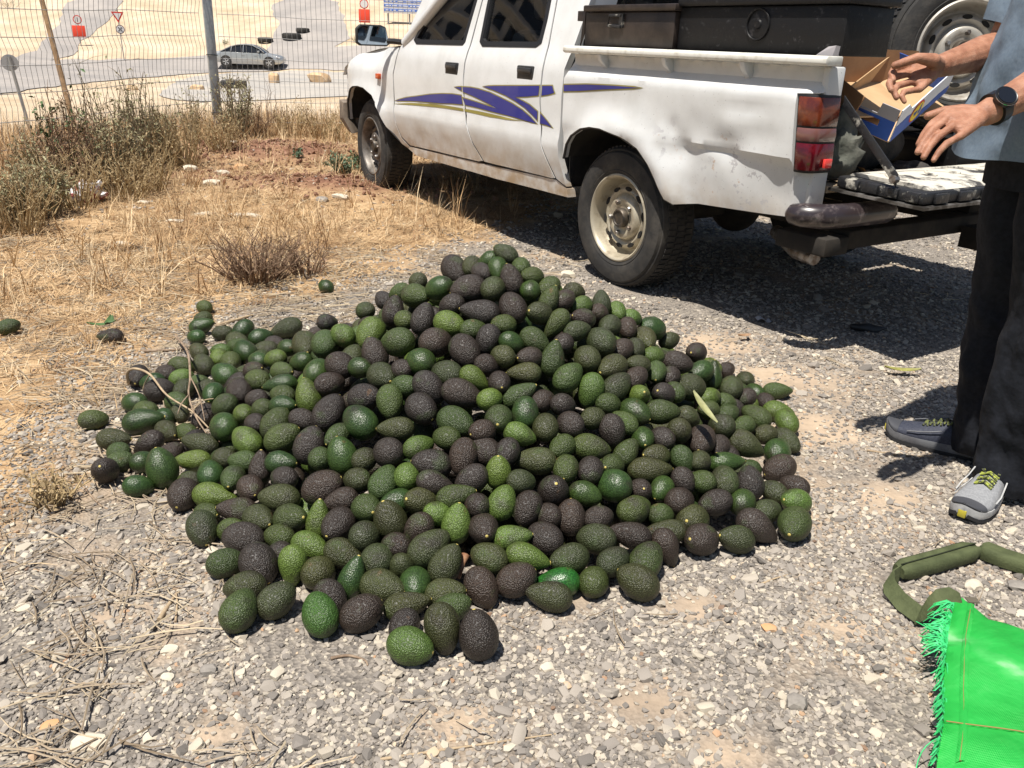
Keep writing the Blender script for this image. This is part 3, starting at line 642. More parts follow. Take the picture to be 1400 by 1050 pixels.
# wheels
def wheel(parent, mtx, rim_m, dirty=True, name='wheel'):
    w = bpy.data.objects.new(name, None); COL.objects.link(w); w.empty_display_size = .1
    if parent is not None: w.parent = parent; w.matrix_local = mtx
    else: w.matrix_world = mtx
    pr = [(.198, -.095), (.205, -.098), (.225, -.105), (.265, -.112), (.30, -.105), (.318, -.092), (.325, -.078), (.327, -.06), (.328, 0), (.327, .06), (.325, .078), (.318, .092), (.312, .094), (.309, .091), (.30, .103), (.265, .110), (.235, .108), (.225, .104), (.222, .106), (.205, .098), (.198, .095), (.19, .08), (.185, 0), (.19, -.08)]
    MB().lathe(pr, 56, close=True).build('tyre', rubber, w, smooth=40)
    tread = MB()
    for k in range(72):
        a = 2 * math.pi * k / 72
        for y0, y1, sh in ((-.07, -.03, .0), (-.02, .02, .03), (.03, .07, .0)):
            c0 = [(r_ * math.cos(a + sh + d), y, r_ * math.sin(a + sh + d)) for r_ in (.324, .3325) for d in (-.026, .026) for y in (y0, y1)]
            tread.add(c0, [(0, 1, 3, 2), (4, 6, 7, 5), (0, 4, 5, 1), (2, 3, 7, 6), (0, 2, 6, 4), (1, 5, 7, 3)])
    tb = tread.build('tread', rubber, w, smooth=0); tb['kind'] = 'stuff'
    rp = [(.200, -.09), (.198, .088), (.206, .094), (.206, .100), (.199, .104), (.192, .100), (.186, .088), (.181, .06), (.176, .035), (.165, .022), (.155, .026), (.150, .040), (.142, .052), (.130, .058), (.118, .052), (.110, .045), (.105, .055), (.098, .068), (.088, .073), (.07, .070), (.06, .064), (.045, .064), (.0, .064)]
    ri = MB().lathe(rp, 56).build('rim', rim_m, w, smooth=45)
    dk = mat('slot_shade', (.01, .009, .008), .9)  # solid dark discs: shade inside the rim openings put into colour
    for k in range(10):
        a = 2 * math.pi * (k + .5) / 10; Mx = Matrix.Rotation(-a, 4, 'Y') @ Matrix.Translation((.137, .0565, 0))
        MB().loft([[Mx @ Vector((.010 * math.cos(t_), dy + (.0035 if math.cos(t_) < 0 else -.003) * 0, .021 * math.sin(t_))) for t_ in np.linspace(0, 2 * math.pi, 12, endpoint=False)] for dy in (-.004, .0035)]).build('slot_shade', dk, ri)
    MB().lathe([(.046, .062), (.045, .088), (.040, .094), (.034, .094), (.030, .09), (0, .09)], 28).build('hub', mat('hub_metal', (.04, .035, .03), .5, .4, col2=(.1, .08, .06), nscale=30), w, smooth=40)
    for k in range(5):
        a = 2 * math.pi * k / 5 + .4; MB().lathe([(.012, .062), (.012, .080), (.008, .086), (0, .087)], 6, M=Matrix.Translation((.075 * math.cos(a), 0, .075 * math.sin(a)))).build('lug_nut', steel, w, smooth=30)
    return w
FZ = Matrix.Rotation(math.pi, 4, 'Z')
wheel(truck, Matrix.Translation((0, .70, .328)) @ Matrix.Rotation(.5, 4, 'Y'), rimp)
wheel(truck, Matrix.Translation((0, -.70, .328)) @ FZ, rimp)
wheel(truck, Matrix.Translation((2.86, .69, .335)) @ Matrix.Rotation(R(-4), 4, 'Z') @ Matrix.Rotation(1.1, 4, 'Y'), rimg)
wheel(truck, Matrix.Translation((2.86, -.69, .335)) @ Matrix.Rotation(R(-4), 4, 'Z') @ FZ, rimg)

# ------------------------------------------------------------------ load on the pickup
def on_truck(x, y, z, rz=0): return TM @ Matrix.Translation((x, y, z)) @ Matrix.Rotation(rz, 4, 'Z')
bxm = mat('dark_brown_box_paint', (.016, .011, .009), .45, col2=(.035, .025, .02), nscale=9, coat=.05, bump=.12, bscale=25)
bxk = mat('black_box_paint', (.007, .007, .008), .5, col2=(.045, .044, .046), nscale=34, lo=.60, hi=.72, bump=.2, bscale=25, spec=.3)
def toolbox(label, x0, x1, y0, y1, z0, z1, m_, latch=None, emblem=None):
    t = thing('tool_box', label, 'tool box', group='black steel boxes in the pickup bed', matrix=on_truck((x0 + x1) / 2, (y0 + y1) / 2, z0)); a, b_, h = (x1 - x0) / 2, (y1 - y0) / 2, z1 - z0
    MB().box((-a, -b_, 0), (a, b_, h - .018)).build('body', m_, t, bevel=.006)
    MB().box((-a - .015, -b_ - .015, h - .016), (a + .0, b_ + .018, h + .012)).build('lid', m_, t, bevel=.006)
    if latch is not None:
        lt = MB().box((latch - .04, b_, h * .5), (latch - .015, b_ + .012, h * .85)).tube([(latch - .03, b_ + .012, h * .8), (latch + .05, b_ + .014, h * .8), (latch + .06, b_ + .014, h * .55), (latch - .03, b_ + .012, h * .52)], .007, 6).build('latch', MATS['scuffed_black_paint'], t)
    if emblem is not None:
        MB().tube([(emblem + .055 * math.cos(a_), b_ + .004, h * .55 + .055 * math.sin(a_)) for a_ in np.linspace(0, 2 * math.pi, 29)], .004, 6, cap=False).build('emblem_ring', m_, t)
        MB().lathe([(.018, 0), (.014, .006), (0, .007)], 14, M=Matrix.Translation((emblem, b_, h * .55))).build('emblem_boss', m_, t)
    return t
toolbox('dark brown steel tool box with a latch at the cab end of the bed', -.20, .42, .46, .74, 1.0785, 1.245, bxm, latch=.06)
MB().box((0, 0, 0), (.06, .03, .155)).build('box_hinge', bxm, bpy.data.objects['tool_box'], bevel=.003, M=Matrix.Translation((.315, .11, .0)))
toolbox('long black steel tool box with round emblem on the near bed rail', -1.04, -.206, .46, .72, 1.0785, 1.262, bxk, emblem=-.02)
toolbox('tall black steel chest with a round emblem across the bed behind the cab', -.02, .34, -.62, .28, .631, 1.34, bxk)
fe = [o for o in bpy.data.objects if o.get('label', '').startswith('tall black')][0]
ci = MB().tube([(-.186, .05 + .06 * math.cos(a_), .62 + .06 * math.sin(a_)) for a_ in np.linspace(0, 2 * math.pi, 29)], .005, 6, cap=False).build('emblem_ring', bxk, fe)
# spare wheel leaning on the load, on top of a low black crate
cr = thing('storage_crate', 'low dark storage crate under the spare wheel in the pickup bed', 'crate', matrix=on_truck(-.80, -.36, .631))
MB().box((-.24, -.2, 0), (.24, .2, .145)).build('crate_body', bxk, cr, bevel=.008); MB().box((-.245, -.205, .115), (.245, .205, .142)).build('crate_rim', bxk, cr, bevel=.006)
sp = wheel(None, on_truck(-.80, -.36, .7775 + .332) @ Matrix.Rotation(R(55), 4, 'Z') @ Matrix.Rotation(R(4), 4, 'X'), mat('spare_rim_paint', (.40, .375, .33), .45, .3, col2=(.22, .185, .14), nscale=14, lo=.5, hi=.7), name='spare_wheel')
tag(sp, 'spare wheel with grey steel rim standing upright in the pickup bed', 'wheel')
# cardboard
card = mat('cardboard', (.50, .33, .18), .85, col2=(.42, .27, .14), nscale=4, bump=.05)
card_shade = mat('shaded_cardboard', (.30, .16, .075), .85, col2=(.25, .13, .06), nscale=5)  # shaded copy of the cardboard: wall shade is put into its brown
printb = mat('blue_print', (.03, .10, .42), .55, col2=(.025, .08, .34), nscale=7); printw = mat('white_print', (.68, .70, .74), .6, col2=(.58, .60, .66), nscale=6)
greyc = mat('grey_cardboard', (.33, .31, .32), .8)
sup = thing('fabric_sack', 'dark stuffed sack lying under the cardboard box in the pickup bed', 'sack', matrix=on_truck(-.80, .22, .631))
sackm = mat('dark_sacking', (.03, .028, .026), .9, col2=(.07, .06, .05), nscale=12, bump=.4)
mb = MB(); mb.ball((0, 0, .11), (.12, .30, .12), 24, 14)
mb.v = [tuple(Vector(v) * (1 + .1 * mnoise.noise(Vector(v) * 6))) for v in mb.v]; mb.v = [(x, y, max(0, z)) for x, y, z in mb.v]; mb.build('sack_body', sackm, sup, smooth=80)
cb = thing('cardboard_box', 'large open cardboard box with sunlit floor and shaded walls in the pickup bed', 'cardboard box', matrix=on_truck(-.885, .20, .925) @ Matrix.Rotation(R(-27), 4, 'Y'))
MB().box((-.13, -.32, 0), (.12, .33, .006)).build('box_floor', card, cb)
MB().box((-.003, -.32, 0), (.003, .33, .125)).build('box_wall', card_shade, cb, M=Matrix.Translation((.117, 0, .006)) @ Matrix.Rotation(R(27), 4, 'Y')); MB().box((-.12, .324, .006), (.11, .33, .08)).build('box_wall', card_shade, cb)
q_ = thing('cardboard_scrap', 'small whitish folded card standing on the bed rail above the tail light', 'cardboard', group='cardboard scraps in the pickup bed', matrix=on_truck(-1.0, .72, 1.0785))
MB().add([(.06, .01, 0), (-.02, .02, 0), (-.025, .015, .034), (.015, .005, .030), (-.035, -.015, .0), (-.04, -.02, .03)], [(0, 1, 2, 3), (1, 4, 5, 2)]).build('folded_card', greyc, q_, smooth=0, recalc=False)
# blue and white fruit tray: placed by its lower front corner and long axis
def tray():
    def onx(px, py, x): o_ = TM.inverted() @ Vector((0, 0, CH)); d_ = TM.inverted().to_3x3() @ ray(px, py); return o_ + d_ * ((x - o_.x) / d_.x)
    A = onx(1214, 195, -1.07); B = onx(1291, 127, -.96)
    ax = (B - A).normalized(); Ln = (B - A).length
    E_ = onx(1166, 190, -.99); ay = (E_ - A); ay = (ay - ax * ay.dot(ax)); Wd = .25; ay.normalize(); az = ax.cross(ay); 
    if az.z < 0: az = -az
    Mx = TM @ Matrix(((ax.x, ay.x, az.x, A.x), (ax.y, ay.y, az.y, A.y), (ax.z, ay.z, az.z, A.z), (0, 0, 0, 1)))
    t = thing('fruit_tray', 'blue and white cardboard fruit tray with a yellow oval logo behind the hands', 'fruit tray', matrix=Mx)
    h = .145
    def side_panel(name, P, q, m_, h0, h1, nrm):                  # thin upright board between two plan points
        P = Vector(P); q = Vector(q); n_ = Vector(nrm) * .004
        return MB().add([(*P, h0), (*q, h0), (*q, h1), (*P, h1), (*(P + n_), h0), (*(q + n_), h0), (*(q + n_), h1), (*(P + n_), h1)], [(0, 1, 2, 3), (7, 6, 5, 4), (0, 4, 5, 1), (1, 5, 6, 2), (2, 6, 7, 3), (3, 7, 4, 0)]).build(name, m_, t, smooth=0)
    MB().box((0, 0, 0), (Ln, Wd, .004)).build('tray_floor', card, t)
    fp = MB(); pts = [(0, .005), (Ln, .005), (Ln, .085), (Ln * .9, .11), (Ln * .5, .105), (Ln * .22, .10), (Ln * .12, .135), (0, .135)]
    Mf = Matrix(((1, 0, 0, 0), (0, 0, -1, 0), (0, 1, 0, 0), (0, 0, 0, 1)))
    f_ = MB().prism(pts, 0, .004, 0, Mf).build('tray_side', printw, t, smooth=0)
    wav = [(0, .006), (Ln, .006), (Ln, .035), (Ln * .8, .042), (Ln * .6, .035), (Ln * .45, .04), (Ln * .3, .065), (Ln * .18, .075), (Ln * .1, .07), (0, .068)]
    MB().prism(wav, .004, .0055, 0, Mf).build('blue_wave', printb, f_, smooth=0)
    el = lambda cx, cz, a_, b_, rot=0, n=24: [(cx + a_ * math.cos(q) * math.cos(rot) - b_ * math.sin(q) * math.sin(rot), cz + a_ * math.cos(q) * math.sin(rot) + b_ * math.sin(q) * math.cos(rot)) for q in np.linspace(0, 2 * math.pi, n, endpoint=False)]
    MB().prism(el(Ln * .36, .058, .058, .040, .12), .0057, .0067, 0, Mf).build('logo_ring', mat('logo_red', (.55, .03, .03), .5), f_, smooth=0)
    MB().prism(el(Ln * .36, .058, .052, .034, .12), .0069, .0079, 0, Mf).build('logo_oval', mat('logo_yellow', (.80, .58, .03), .5), f_, smooth=0)
    dx = Ln * .36 + .022
    MB().prism([(dx + .012 * math.cos(q), .053 + .012 * math.sin(q)) for q in np.linspace(R(150), R(390), 12)] + [(dx, .086)], .0081, .0091, 0, Mf).build('logo_drop', printb, f_, smooth=0)
    for k, (a0, a1, b0, b1) in enumerate(((-.055, -.030, .080, .086), (-.036, -.030, .062, .080), (-.024, -.018, .062, .088), (-.024, -.006, .082, .088), (-.010, -.004, .062, .082))):
        MB().prism([(Ln * .36 + a0 * .72, b0 * .75), (Ln * .36 + a1 * .72, b0 * .75), (Ln * .36 + a1 * .72, b1 * .75), (Ln * .36 + a0 * .72, b1 * .75)], .0081, .0089, 0, Mf).build('logo_letter', printb, f_, smooth=0)
    # end panel with hand hole, made of four strips
    e0 = MB(); Me = Matrix(((0, 0, -1, 0), (1, 0, 0, 0), (0, 1, 0, 0), (0, 0, 0, 1)))
    for (a0, a1, b0, b1) in ((.004, .06, .005, .085), (.14, Wd, .005, .085), (.06, .14, .005, .045), (.06, .14, .072, .085)):
        e0.prism([(a0, b0), (a1, b0), (a1, b1), (a0, b1)], 0, .004, 0, Me)
    e0.build('tray_end', printb, t, smooth=0, recalc=False)
    MB().prism([(.004, .085), (Wd, .085), (Wd, .09), (.08, .092), (.075, .135), (.004, .135)], 0, .004, 0, Me).build('tray_end_flap', greyc, t, smooth=0)
    MB().prism([(.004, .005), (.004, .085), (Wd, .085), (Wd, .005)], Ln - .004, Ln, 0, Matrix(((0, 0, 1, 0), (1, 0, 0, 0), (0, 1, 0, 0), (0, 0, 0, 1)))).build('tray_end', printb, t, smooth=0)
    MB().box((0, Wd - .004, .005), (Ln, Wd, .085)).build('tray_side', card, t)
tray()
# cloth bundle, straps and scraps on the bed floor
cl = thing('cloth_bundle', 'crumpled grey green cloth bundle beside the tail light in the pickup bed', 'cloth', matrix=on_truck(-.93, .54, .631))
clm = mat('grey_green_cloth', (.075, .08, .065), .95, col2=(.12, .12, .10), nscale=9, bump=.5, bscale=50)
mb = MB(); mb.ball((0, 0, .10), (.11, .11, .14), 36, 22)
mb.v = [tuple(Vector(v) * (1 + .22 * mnoise.noise(Vector(v) * 9) + .10 * math.sin(v[0] * 60 + v[2] * 40 + 4 * mnoise.noise(Vector(v) * 14)) + .10 * mnoise.noise(Vector(v) * 38))) for v in mb.v]; mb.v = [(x, y, max(-.0, z)) for x, y, z in mb.v]; mb.build('cloth', clm, cl, smooth=80)
rg = thing('black_rag', 'small crumpled black rag on the bed floor below the fruit tray', 'rag', matrix=on_truck(-.98, .10, .631))
mb = MB(); mb.ball((0, 0, .02), (.10, .07, .035), 20, 12); mb.v = [tuple(Vector(v) * (1 + .5 * mnoise.noise(Vector(v) * 22))) for v in mb.v]; mb.v = [(x, y, max(0, z)) for x, y, z in mb.v]; mb.build('rag', sackm, rg, smooth=80)
for k, (x, y, z, rz, l_, w_, lab) in enumerate(((-.93, -.30, .633, .3, .26, .16, 'loose tan cardboard sheet lying on the bed floor between the hands'), (-.80, -.52, .66, -.5, .30, .10, 'torn white edged cardboard strip leaning behind the lower hand'), (-.98, .32, .634, 1.1, .12, .05, 'small scrap of brown card beside the cloth bundle'))):
    q = thing('cardboard_scrap', lab, 'cardboard', group='cardboard scraps in the pickup bed', matrix=on_truck(x, y, z, rz) @ Matrix.Rotation(R(-14 if k == 1 else -3), 4, 'Y'))
    MB().grid(6, 3, lambda u, v: Vector(((u - .5) * l_, (v - .5) * w_ * (1 + .3 * math.sin(u * 7)), .02 * math.sin(u * 5 + k) + .022))).build('sheet', card if k != 1 else printw, q)
sd = MB()
for k in range(420):
    x, y = random.uniform(-1.04, -.72), random.uniform(-.65, .65); a = random.uniform(0, 3.14); l_ = random.uniform(.01, .05); w_ = random.uniform(.004, .015)
    c, s = math.cos(a), math.sin(a); P = [(x + c * l_ - s * w_, y + s * l_ + c * w_), (x - c * l_ - s * w_, y - s * l_ + c * w_), (x - c * l_ + s * w_, y - s * l_ - c * w_), (x + c * l_ + s * w_, y + s * l_ - c * w_)]
    zz = .632 + random.uniform(0, .012); sd.add([(px, py, zz + random.uniform(0, .008)) for px, py in P], [(0, 1, 2, 3)])
o = sd.build('bed_litter', mat('dry_leaf_litter', (.38, .28, .17), .9, col2=(.16, .11, .07), nscale=25, lo=.45, hi=.55), None, smooth=0, recalc=False); o.matrix_world = TM; tag(o, kind='stuff')

# ------------------------------------------------------------------ valley: sedan, signs, tyres, boulders, billboard, building reflected in the windows
def sedan():
    Pr, Pf = G(296, 93), G(390, 92.5); d = (Pf - Pr); L_ = d.length; rz = math.atan2(d.y, d.x); k = L_ / 4.6
    mid = (Pr + Pf) / 2
    t = thing('sedan_car', 'silver four door sedan driving along the valley road beyond the fence', 'car', matrix=Matrix.Translation((mid.x, mid.y, terrain(mid.x, mid.y) + .07)) @ Matrix.Rotation(rz, 4, 'Z') @ Matrix.Scale(k, 4))
    sil = mat('silver_paint', (.50, .51, .50), .28, .6, coat=.4); gl = mat('dark_car_glass', (.01, .012, .014), .06, coat=.5)
    X = [-2.28, -2.24, -2.0, -1.5, -1.0, 0, .8, 1.3, 1.8, 2.1, 2.25, 2.3]; ZB = [.62, .86, .93, .95, .94, .92, .91, .88, .80, .72, .62, .55]; ZL = [.42, .32, .26, .2, .19, .19, .19, .2, .22, .26, .32, .4]; W_ = [.62, .75, .82, .86, .88, .88, .88, .87, .83, .76, .66, .55]
    rings = []
    for x, zb, zl, w_ in zip(X, ZB, ZL, W_):
        rings.append([Vector((x, y, z)) for y, z in ((-w_ * .92, zl), (-w_, zl + .12), (-w_, (zl + zb) / 2), (-w_ * .97, zb - .06), (-w_ * .85, zb), (0, zb + .03), (w_ * .85, zb), (w_ * .97, zb - .06), (w_, (zl + zb) / 2), (w_, zl + .12), (w_ * .92, zl))])
    MB().loft(rings).build('car_body', sil, t, smooth=50)
    gx_ = [-1.75, -1.2, -.75, -.2, .3, .75, 1.15]; gz = [.95, 1.22, 1.37, 1.43, 1.40, 1.22, .93]
    MB().loft([[Vector((x, y, z)) for y, z in ((-.80, .90), (-.60 - .1 * (1.43 - z_), z_ - .04), (-.4, z_), (.4, z_), (.60 + .1 * (1.43 - z_), z_ - .04), (.80, .90))] for x, z_ in zip(gx_, gz)]).build('cabin_glass', gl, t, smooth=50)
    MB().loft([[Vector((x, y, z)) for y, z in ((-.615, z_ - .05), (-.4, z_ + .018), (.4, z_ + .018), (.615, z_ - .05), (.4, z_ - .01), (-.4, z_ - .01))] for x, z_ in ((-1.1, 1.26), (-.7, 1.385), (-.2, 1.432), (.3, 1.40), (.42, 1.365))]).build('car_roof', sil, t, smooth=50)
    for s_ in (1, -1):
        for pts in ([(-1.72, .80, .95), (-1.1, .69, 1.25), (-.65, .645, 1.37), (-.1, .635, 1.40), (.35, .645, 1.365), (.8, .70, 1.17), (1.12, .79, .94)], [(-.25, .80, .94), (-.22, .645, 1.39)], [(-1.05, .80, .95), (-.98, .69, 1.28)]):
            MB().tube([(x, s_ * (y + .01), z) for x, y, z in pts], .028, 6).build('window_pillar', sil, t)
        MB().tube([(2.1, s_ * .70, .62), (1.9, s_ * .80, .68)], .06, 8).build('headlight', mat('headlight_lens', (.6, .62, .64), .1, coat=.6), t)
        MB().box((-2.27, s_ * .74 - .08, .68), (-2.1, s_ * .74 + .05, .82)).build('rear_light', mat('red_reflector', (.85, .06, .05), .2), t, bevel=.02)
        MB().box((.72, s_ * .9 - .09, .93), (.84, s_ * .9 + .09, 1.05)).build('wing_mirror', sil, t, bevel=.03)
        for y_ in (-.35, .45): MB().box((y_, s_ * .885 - .01, .74), (y_ + .18, s_ * .885 + .015, .77)).build('door_handle', sil, t)
        for wx in (-1.4, 1.42):
            wh = bpy.data.objects.new('wheel', None); COL.objects.link(wh); wh.parent = t; wh.matrix_local = Matrix.Translation((wx, s_ * .80, .31)) @ (Matrix.Identity(4) if s_ > 0 else Matrix.Rotation(math.pi, 4, 'Z'))
            MB().lathe([(.2, -.1), (.3, -.1), (.315, -.06), (.315, .08), (.30, .1), (.2, .1)], 28, close=True).build('tyre', rubber, wh)
            rb = MB(); rb.lathe([(.21, .02), (.21, .105), (.2, .11), (.19, .06), (0, .05)], 28)
            for k_ in range(5):
                a = 2 * math.pi * k_ / 5; rb.box((.02, .06, -.03), (.2, .11, .03), 0, Matrix.Rotation(-a, 4, 'Y'))
            rb.build('rim', mat('alloy', (.62, .62, .62), .3, .7), wh, recalc=True)
            MB().lathe([(.375, -.05), (.375, .088), (.0, .086)], 28).build('wheel_arch', gl, t, M=Matrix.Translation((wx, s_ * (.80 if s_ > 0 else .80), .33)) @ (Matrix.Identity(4) if s_ > 0 else Matrix.Rotation(math.pi, 4, 'Z')))
sedan()
def sized(px, py, w_px):
    """ground point and metres for w_px pixels there"""
    P = G(px, py); return P, w_px * (P - Vector((0, 0, CH))).dot(AF) / CF
polem = mat('sign_pole', (.30, .31, .32), .5, .6); signw = mat('sign_white', (.72, .70, .68), .5); signr = mat('sign_red', (.62, .03, .02), .5); orange = mat('orange_red_board', (.80, .07, .03), .55); signb = mat('sign_back', (.33, .34, .36), .5, .4)
FY = Matrix.Rotation(R(0), 4, 'Z')
def disc(mb, r, y0, y1, cz, mi=0, n=28): mb.lathe([(0, y0), (r, y0), (r, y1), (0, y1)], n, mi, Matrix.Translation((0, 0, cz))); return mb
def face_cam(P): return math.atan2(P.y, P.x) - math.pi / 2          # local -Y looks back at the camera
# no-entry style disc over a red board
def board_sign(label, base, top_px, disc_px, bpx0, bpx1, bar):
    P = G(*base); D_ = (P - Vector((0, 0, CH))).dot(AF); s = D_ / CF
    t = thing('road_sign', label, 'road sign', (P.x, P.y, P.z), face_cam(P), group='road signs in the valley')
    zof = lambda py: (Vector((0, 0, CH)) + ray(base[0], py) * D_).z - P.z
    MB().tube([(0, .06, 0), (0, .06, zof(top_px))], .035, 8).build('sign_pole', polem, t)
    r = disc_px * s / 2; zc = zof(top_px) - r * 0
    disc(MB(), r, -.01, .02, zc).build('sign_rim', signr, t); f = disc(MB(), r * .80, -.022, -.012, zc).build('sign_face', signw, t)
    if bar: MB().box((-r * .09, -.03, zc - r * .5), (r * .09, -.024, zc + r * .5)).build('sign_bar', mat('sign_grey', (.12, .12, .14), .5), t)
    w_ = (bpx1[0] - bpx0[0]) * s / 2; MB().box((-w_, -.01, zof(bpx1[1])), (w_, .02, zof(bpx0[1]))).build('red_board', orange, t, bevel=.01)
board_sign('white disc road sign with red rim over a square red board at the side road', (111, 63), 27, 11, (103, 35), (119, 51), True)
board_sign('white disc road sign with red rim over a red board by the branch road', (499, 50), 6, 12, (492, 13), (507, 31), False)
# yield triangle over a round sign
P = G(170, 83); D_ = (P - Vector((0, 0, CH))).dot(AF); s = D_ / CF
t = thing('road_sign', 'red and white yield triangle above a small round sign on a thin pole', 'road sign', (P.x, P.y, P.z), face_cam(P), group='road signs in the valley')
zof = lambda py: (Vector((0, 0, CH)) + ray(163, py) * D_).z - P.z
MB().tube([(0, .05, 0), (-.06, .05, zof(12))], .03, 8).build('sign_pole', polem, t)
for nm, k, yy, m_ in (('triangle_rim', 1, 0, signr), ('triangle_face', .62, -.014, signw)):
    r = 9.2 * s * k; zc = zof(21.5)
    MB().prism([(r * math.cos(q), r * math.sin(q)) for q in (R(30), R(150), R(270))], 0, .012, 0, Matrix.Translation((-.05, yy, zc)) @ Matrix(((1, 0, 0, 0), (0, 0, -1, 0), (0, 1, 0, 0), (0, 0, 0, 1)))).build(nm, m_, t, smooth=0)
disc(MB(), 5.6 * s, -.01, .01, zof(40)).build('sign_rim', mat('dark_sign_rim', (.16, .09, .09), .5), t)
disc(MB(), 4.6 * s, -.02, -.012, zof(40)).build('sign_face', signw, t)
for a in (45, -45): MB().box((-3.6 * s, -.03, -.7 * s), (3.6 * s, -.024, .7 * s)).build('sign_cross', mat('sign_grey', (.12, .12, .14), .5), t, M=Matrix.Translation((0, -.001 * (a > 0), zof(40))) @ Matrix.Rotation(R(a), 4, 'Y'))
# grey back of a round sign, close beyond the fence
P = G(42, 172); D_ = 15.; q = Vector((0, 0, CH)) + ray(42, 150) * D_; P = Vector((q.x, q.y, terrain(q.x, q.y))); s = D_ / CF
t = thing('road_sign', 'grey back of a round road sign on a tilted pole behind the fence', 'road sign', (P.x, P.y, P.z), face_cam(P), group='road signs in the valley')
top = Vector((0, 0, CH)) + ray(27, 85) * D_; dz = top.z - P.z; dx = -15 * s
MB().tube([(.0, 0, 0), (dx, .0, dz + .1)], .028, 8).build('sign_pole', polem, t)
MB().lathe([(0, .03), (10.5 * s, .03), (10.5 * s, .045), (0, .045)], 32, M=Matrix.Translation((dx, 0, dz))).build('sign_back', signb, t)
MB().box((dx - .03, .0, dz - .12), (dx + .03, .03, dz + .12)).build('sign_bracket', polem, t)
# brown leaning pole just beyond the fence
a = Vector((0, 0, CH)) + ray(90, 128) * 9.6; b_ = Vector((0, 0, CH)) + ray(55, -8) * 9.6; d = (b_ - a); g = a - d * ((a.z - terrain(a.x, a.y)) / d.z)
t = thing('wooden_pole', 'brown leaning wooden pole standing behind the fence among the weeds', 'pole', (g.x, g.y, g.z))
MB().tube([(0, 0, -.1), tuple((a - g)), tuple(b_ - g), tuple(b_ - g + d * .5)], [.032, .030, .028, .026], 10).build('pole_shaft', mat('brown_wood', (.17, .10, .045), .8, col2=(.26, .16, .08), nscale=14, bump=.3), t)
# big scrapped tyres on the road shoulder
def big_tyre(label, px, py, w_px, upright=False, tilt=0):
    P, wd = sized(px, py, w_px); r = wd / 2; h = r * .62
    t = thing('scrap_tyre', label, 'tyre', (P.x, P.y, P.z + (r if upright else 0)), face_cam(P) + tilt, group='scrap tyres along the valley road')
    prof = [(r * .52, -h / 2), (r * .60, -h * .55), (r * .9, -h * .5), (r, -h * .36), (r, h * .36), (r * .9, h * .5), (r * .6, h * .55), (r * .52, h / 2), (r * .46, 0)]
    Mx = Matrix.Translation((0, 0, h * .52)) @ Matrix.Rotation(R(90), 4, 'X')
    o = MB().lathe(prof, 32, 0, Mx, close=True).build('casing', rubber, t, smooth=50)
    tb = MB()
    for k in range(26):
        a = 2 * math.pi * k / 26
        tb.box((r * .985, -h * .34, -.035 * r), (r * 1.02, h * .34, .035 * r), 0, Mx @ Matrix.Rotation(a, 4, 'Y'))
    x = tb.build('tread', rubber, t, smooth=0); x['kind'] = 'stuff'
big_tyre('large black scrap tyre lying in front of the silver sedan', 320, 121, 34)
big_tyre('worn grey scrap tyre lying just above the roof of the sedan', 363, 58, 20)
big_tyre('thick black scrap tyre lying right of the smaller worn one', 399, 54, 25)
big_tyre('flat dark scrap tyre farthest up the branch road', 414, 44.5, 18)
# sandstone boulders on the shoulder
sandst = mat('sandstone', (.50, .33, .18), .9, col2=(.60, .44, .28), nscale=3, bump=.5, bscale=8)
def rock(name, label, cat, P, size, m_, seed, group, sq=(1, 1, 1), rz=0, parentless=True, sub=2):
    bm = bmesh.new(); bmesh.ops.create_icosphere(bm, subdivisions=sub, radius=1)
    off = Vector((seed * 3.17, seed * 1.3, seed))
    for v in bm.verts:
        q = v.co.copy(); k = 1 + .28 * mnoise.noise(q * 1.1 + off) + .12 * mnoise.noise(q * 2.6 + off)
        q = Vector([max(-.78, min(.78, c_)) for c_ in q]) * 1.15
        v.co = q * k
        v.co = Vector((v.co.x * size * sq[0], v.co.y * size * sq[1], v.co.z * size * sq[2]))
    lo = min(v.co.z for v in bm.verts)
    for v in bm.verts: v.co.z = max(v.co.z, lo * .55) - lo * .55
    me = bpy.data.meshes.new(name); bm.to_mesh(me); bm.free(); me.materials.append(m_); me.shade_smooth(); me.set_sharp_from_angle(angle=R(28))
    o = bpy.data.objects.new(name, me); COL.objects.link(o); o.location = (P.x, P.y, P.z - .06 * size); o.rotation_euler = (0, 0, rz)
    return tag(o, label, cat, group)
for k, (px, py, w_, lab, sq) in enumerate(((437, 113, 31, 'broad orange sandstone boulder nearest the front of the pickup', (1, .8, .62)), (375, 114, 18, 'upright orange boulder standing below the front of the sedan', (.85, .7, 1.1)), (270, 123, 20, 'low orange boulder left of the grey fence post', (1, .8, .5)), (181, 123, 15, 'small reddish boulder behind the tall dry weeds', (1, .8, .6)))):
    P, wd = sized(px, py, w_); rock('boulder', lab, 'boulder', P, wd / 2, sandst, k + 2, 'sandstone boulders beside the valley road', sq)
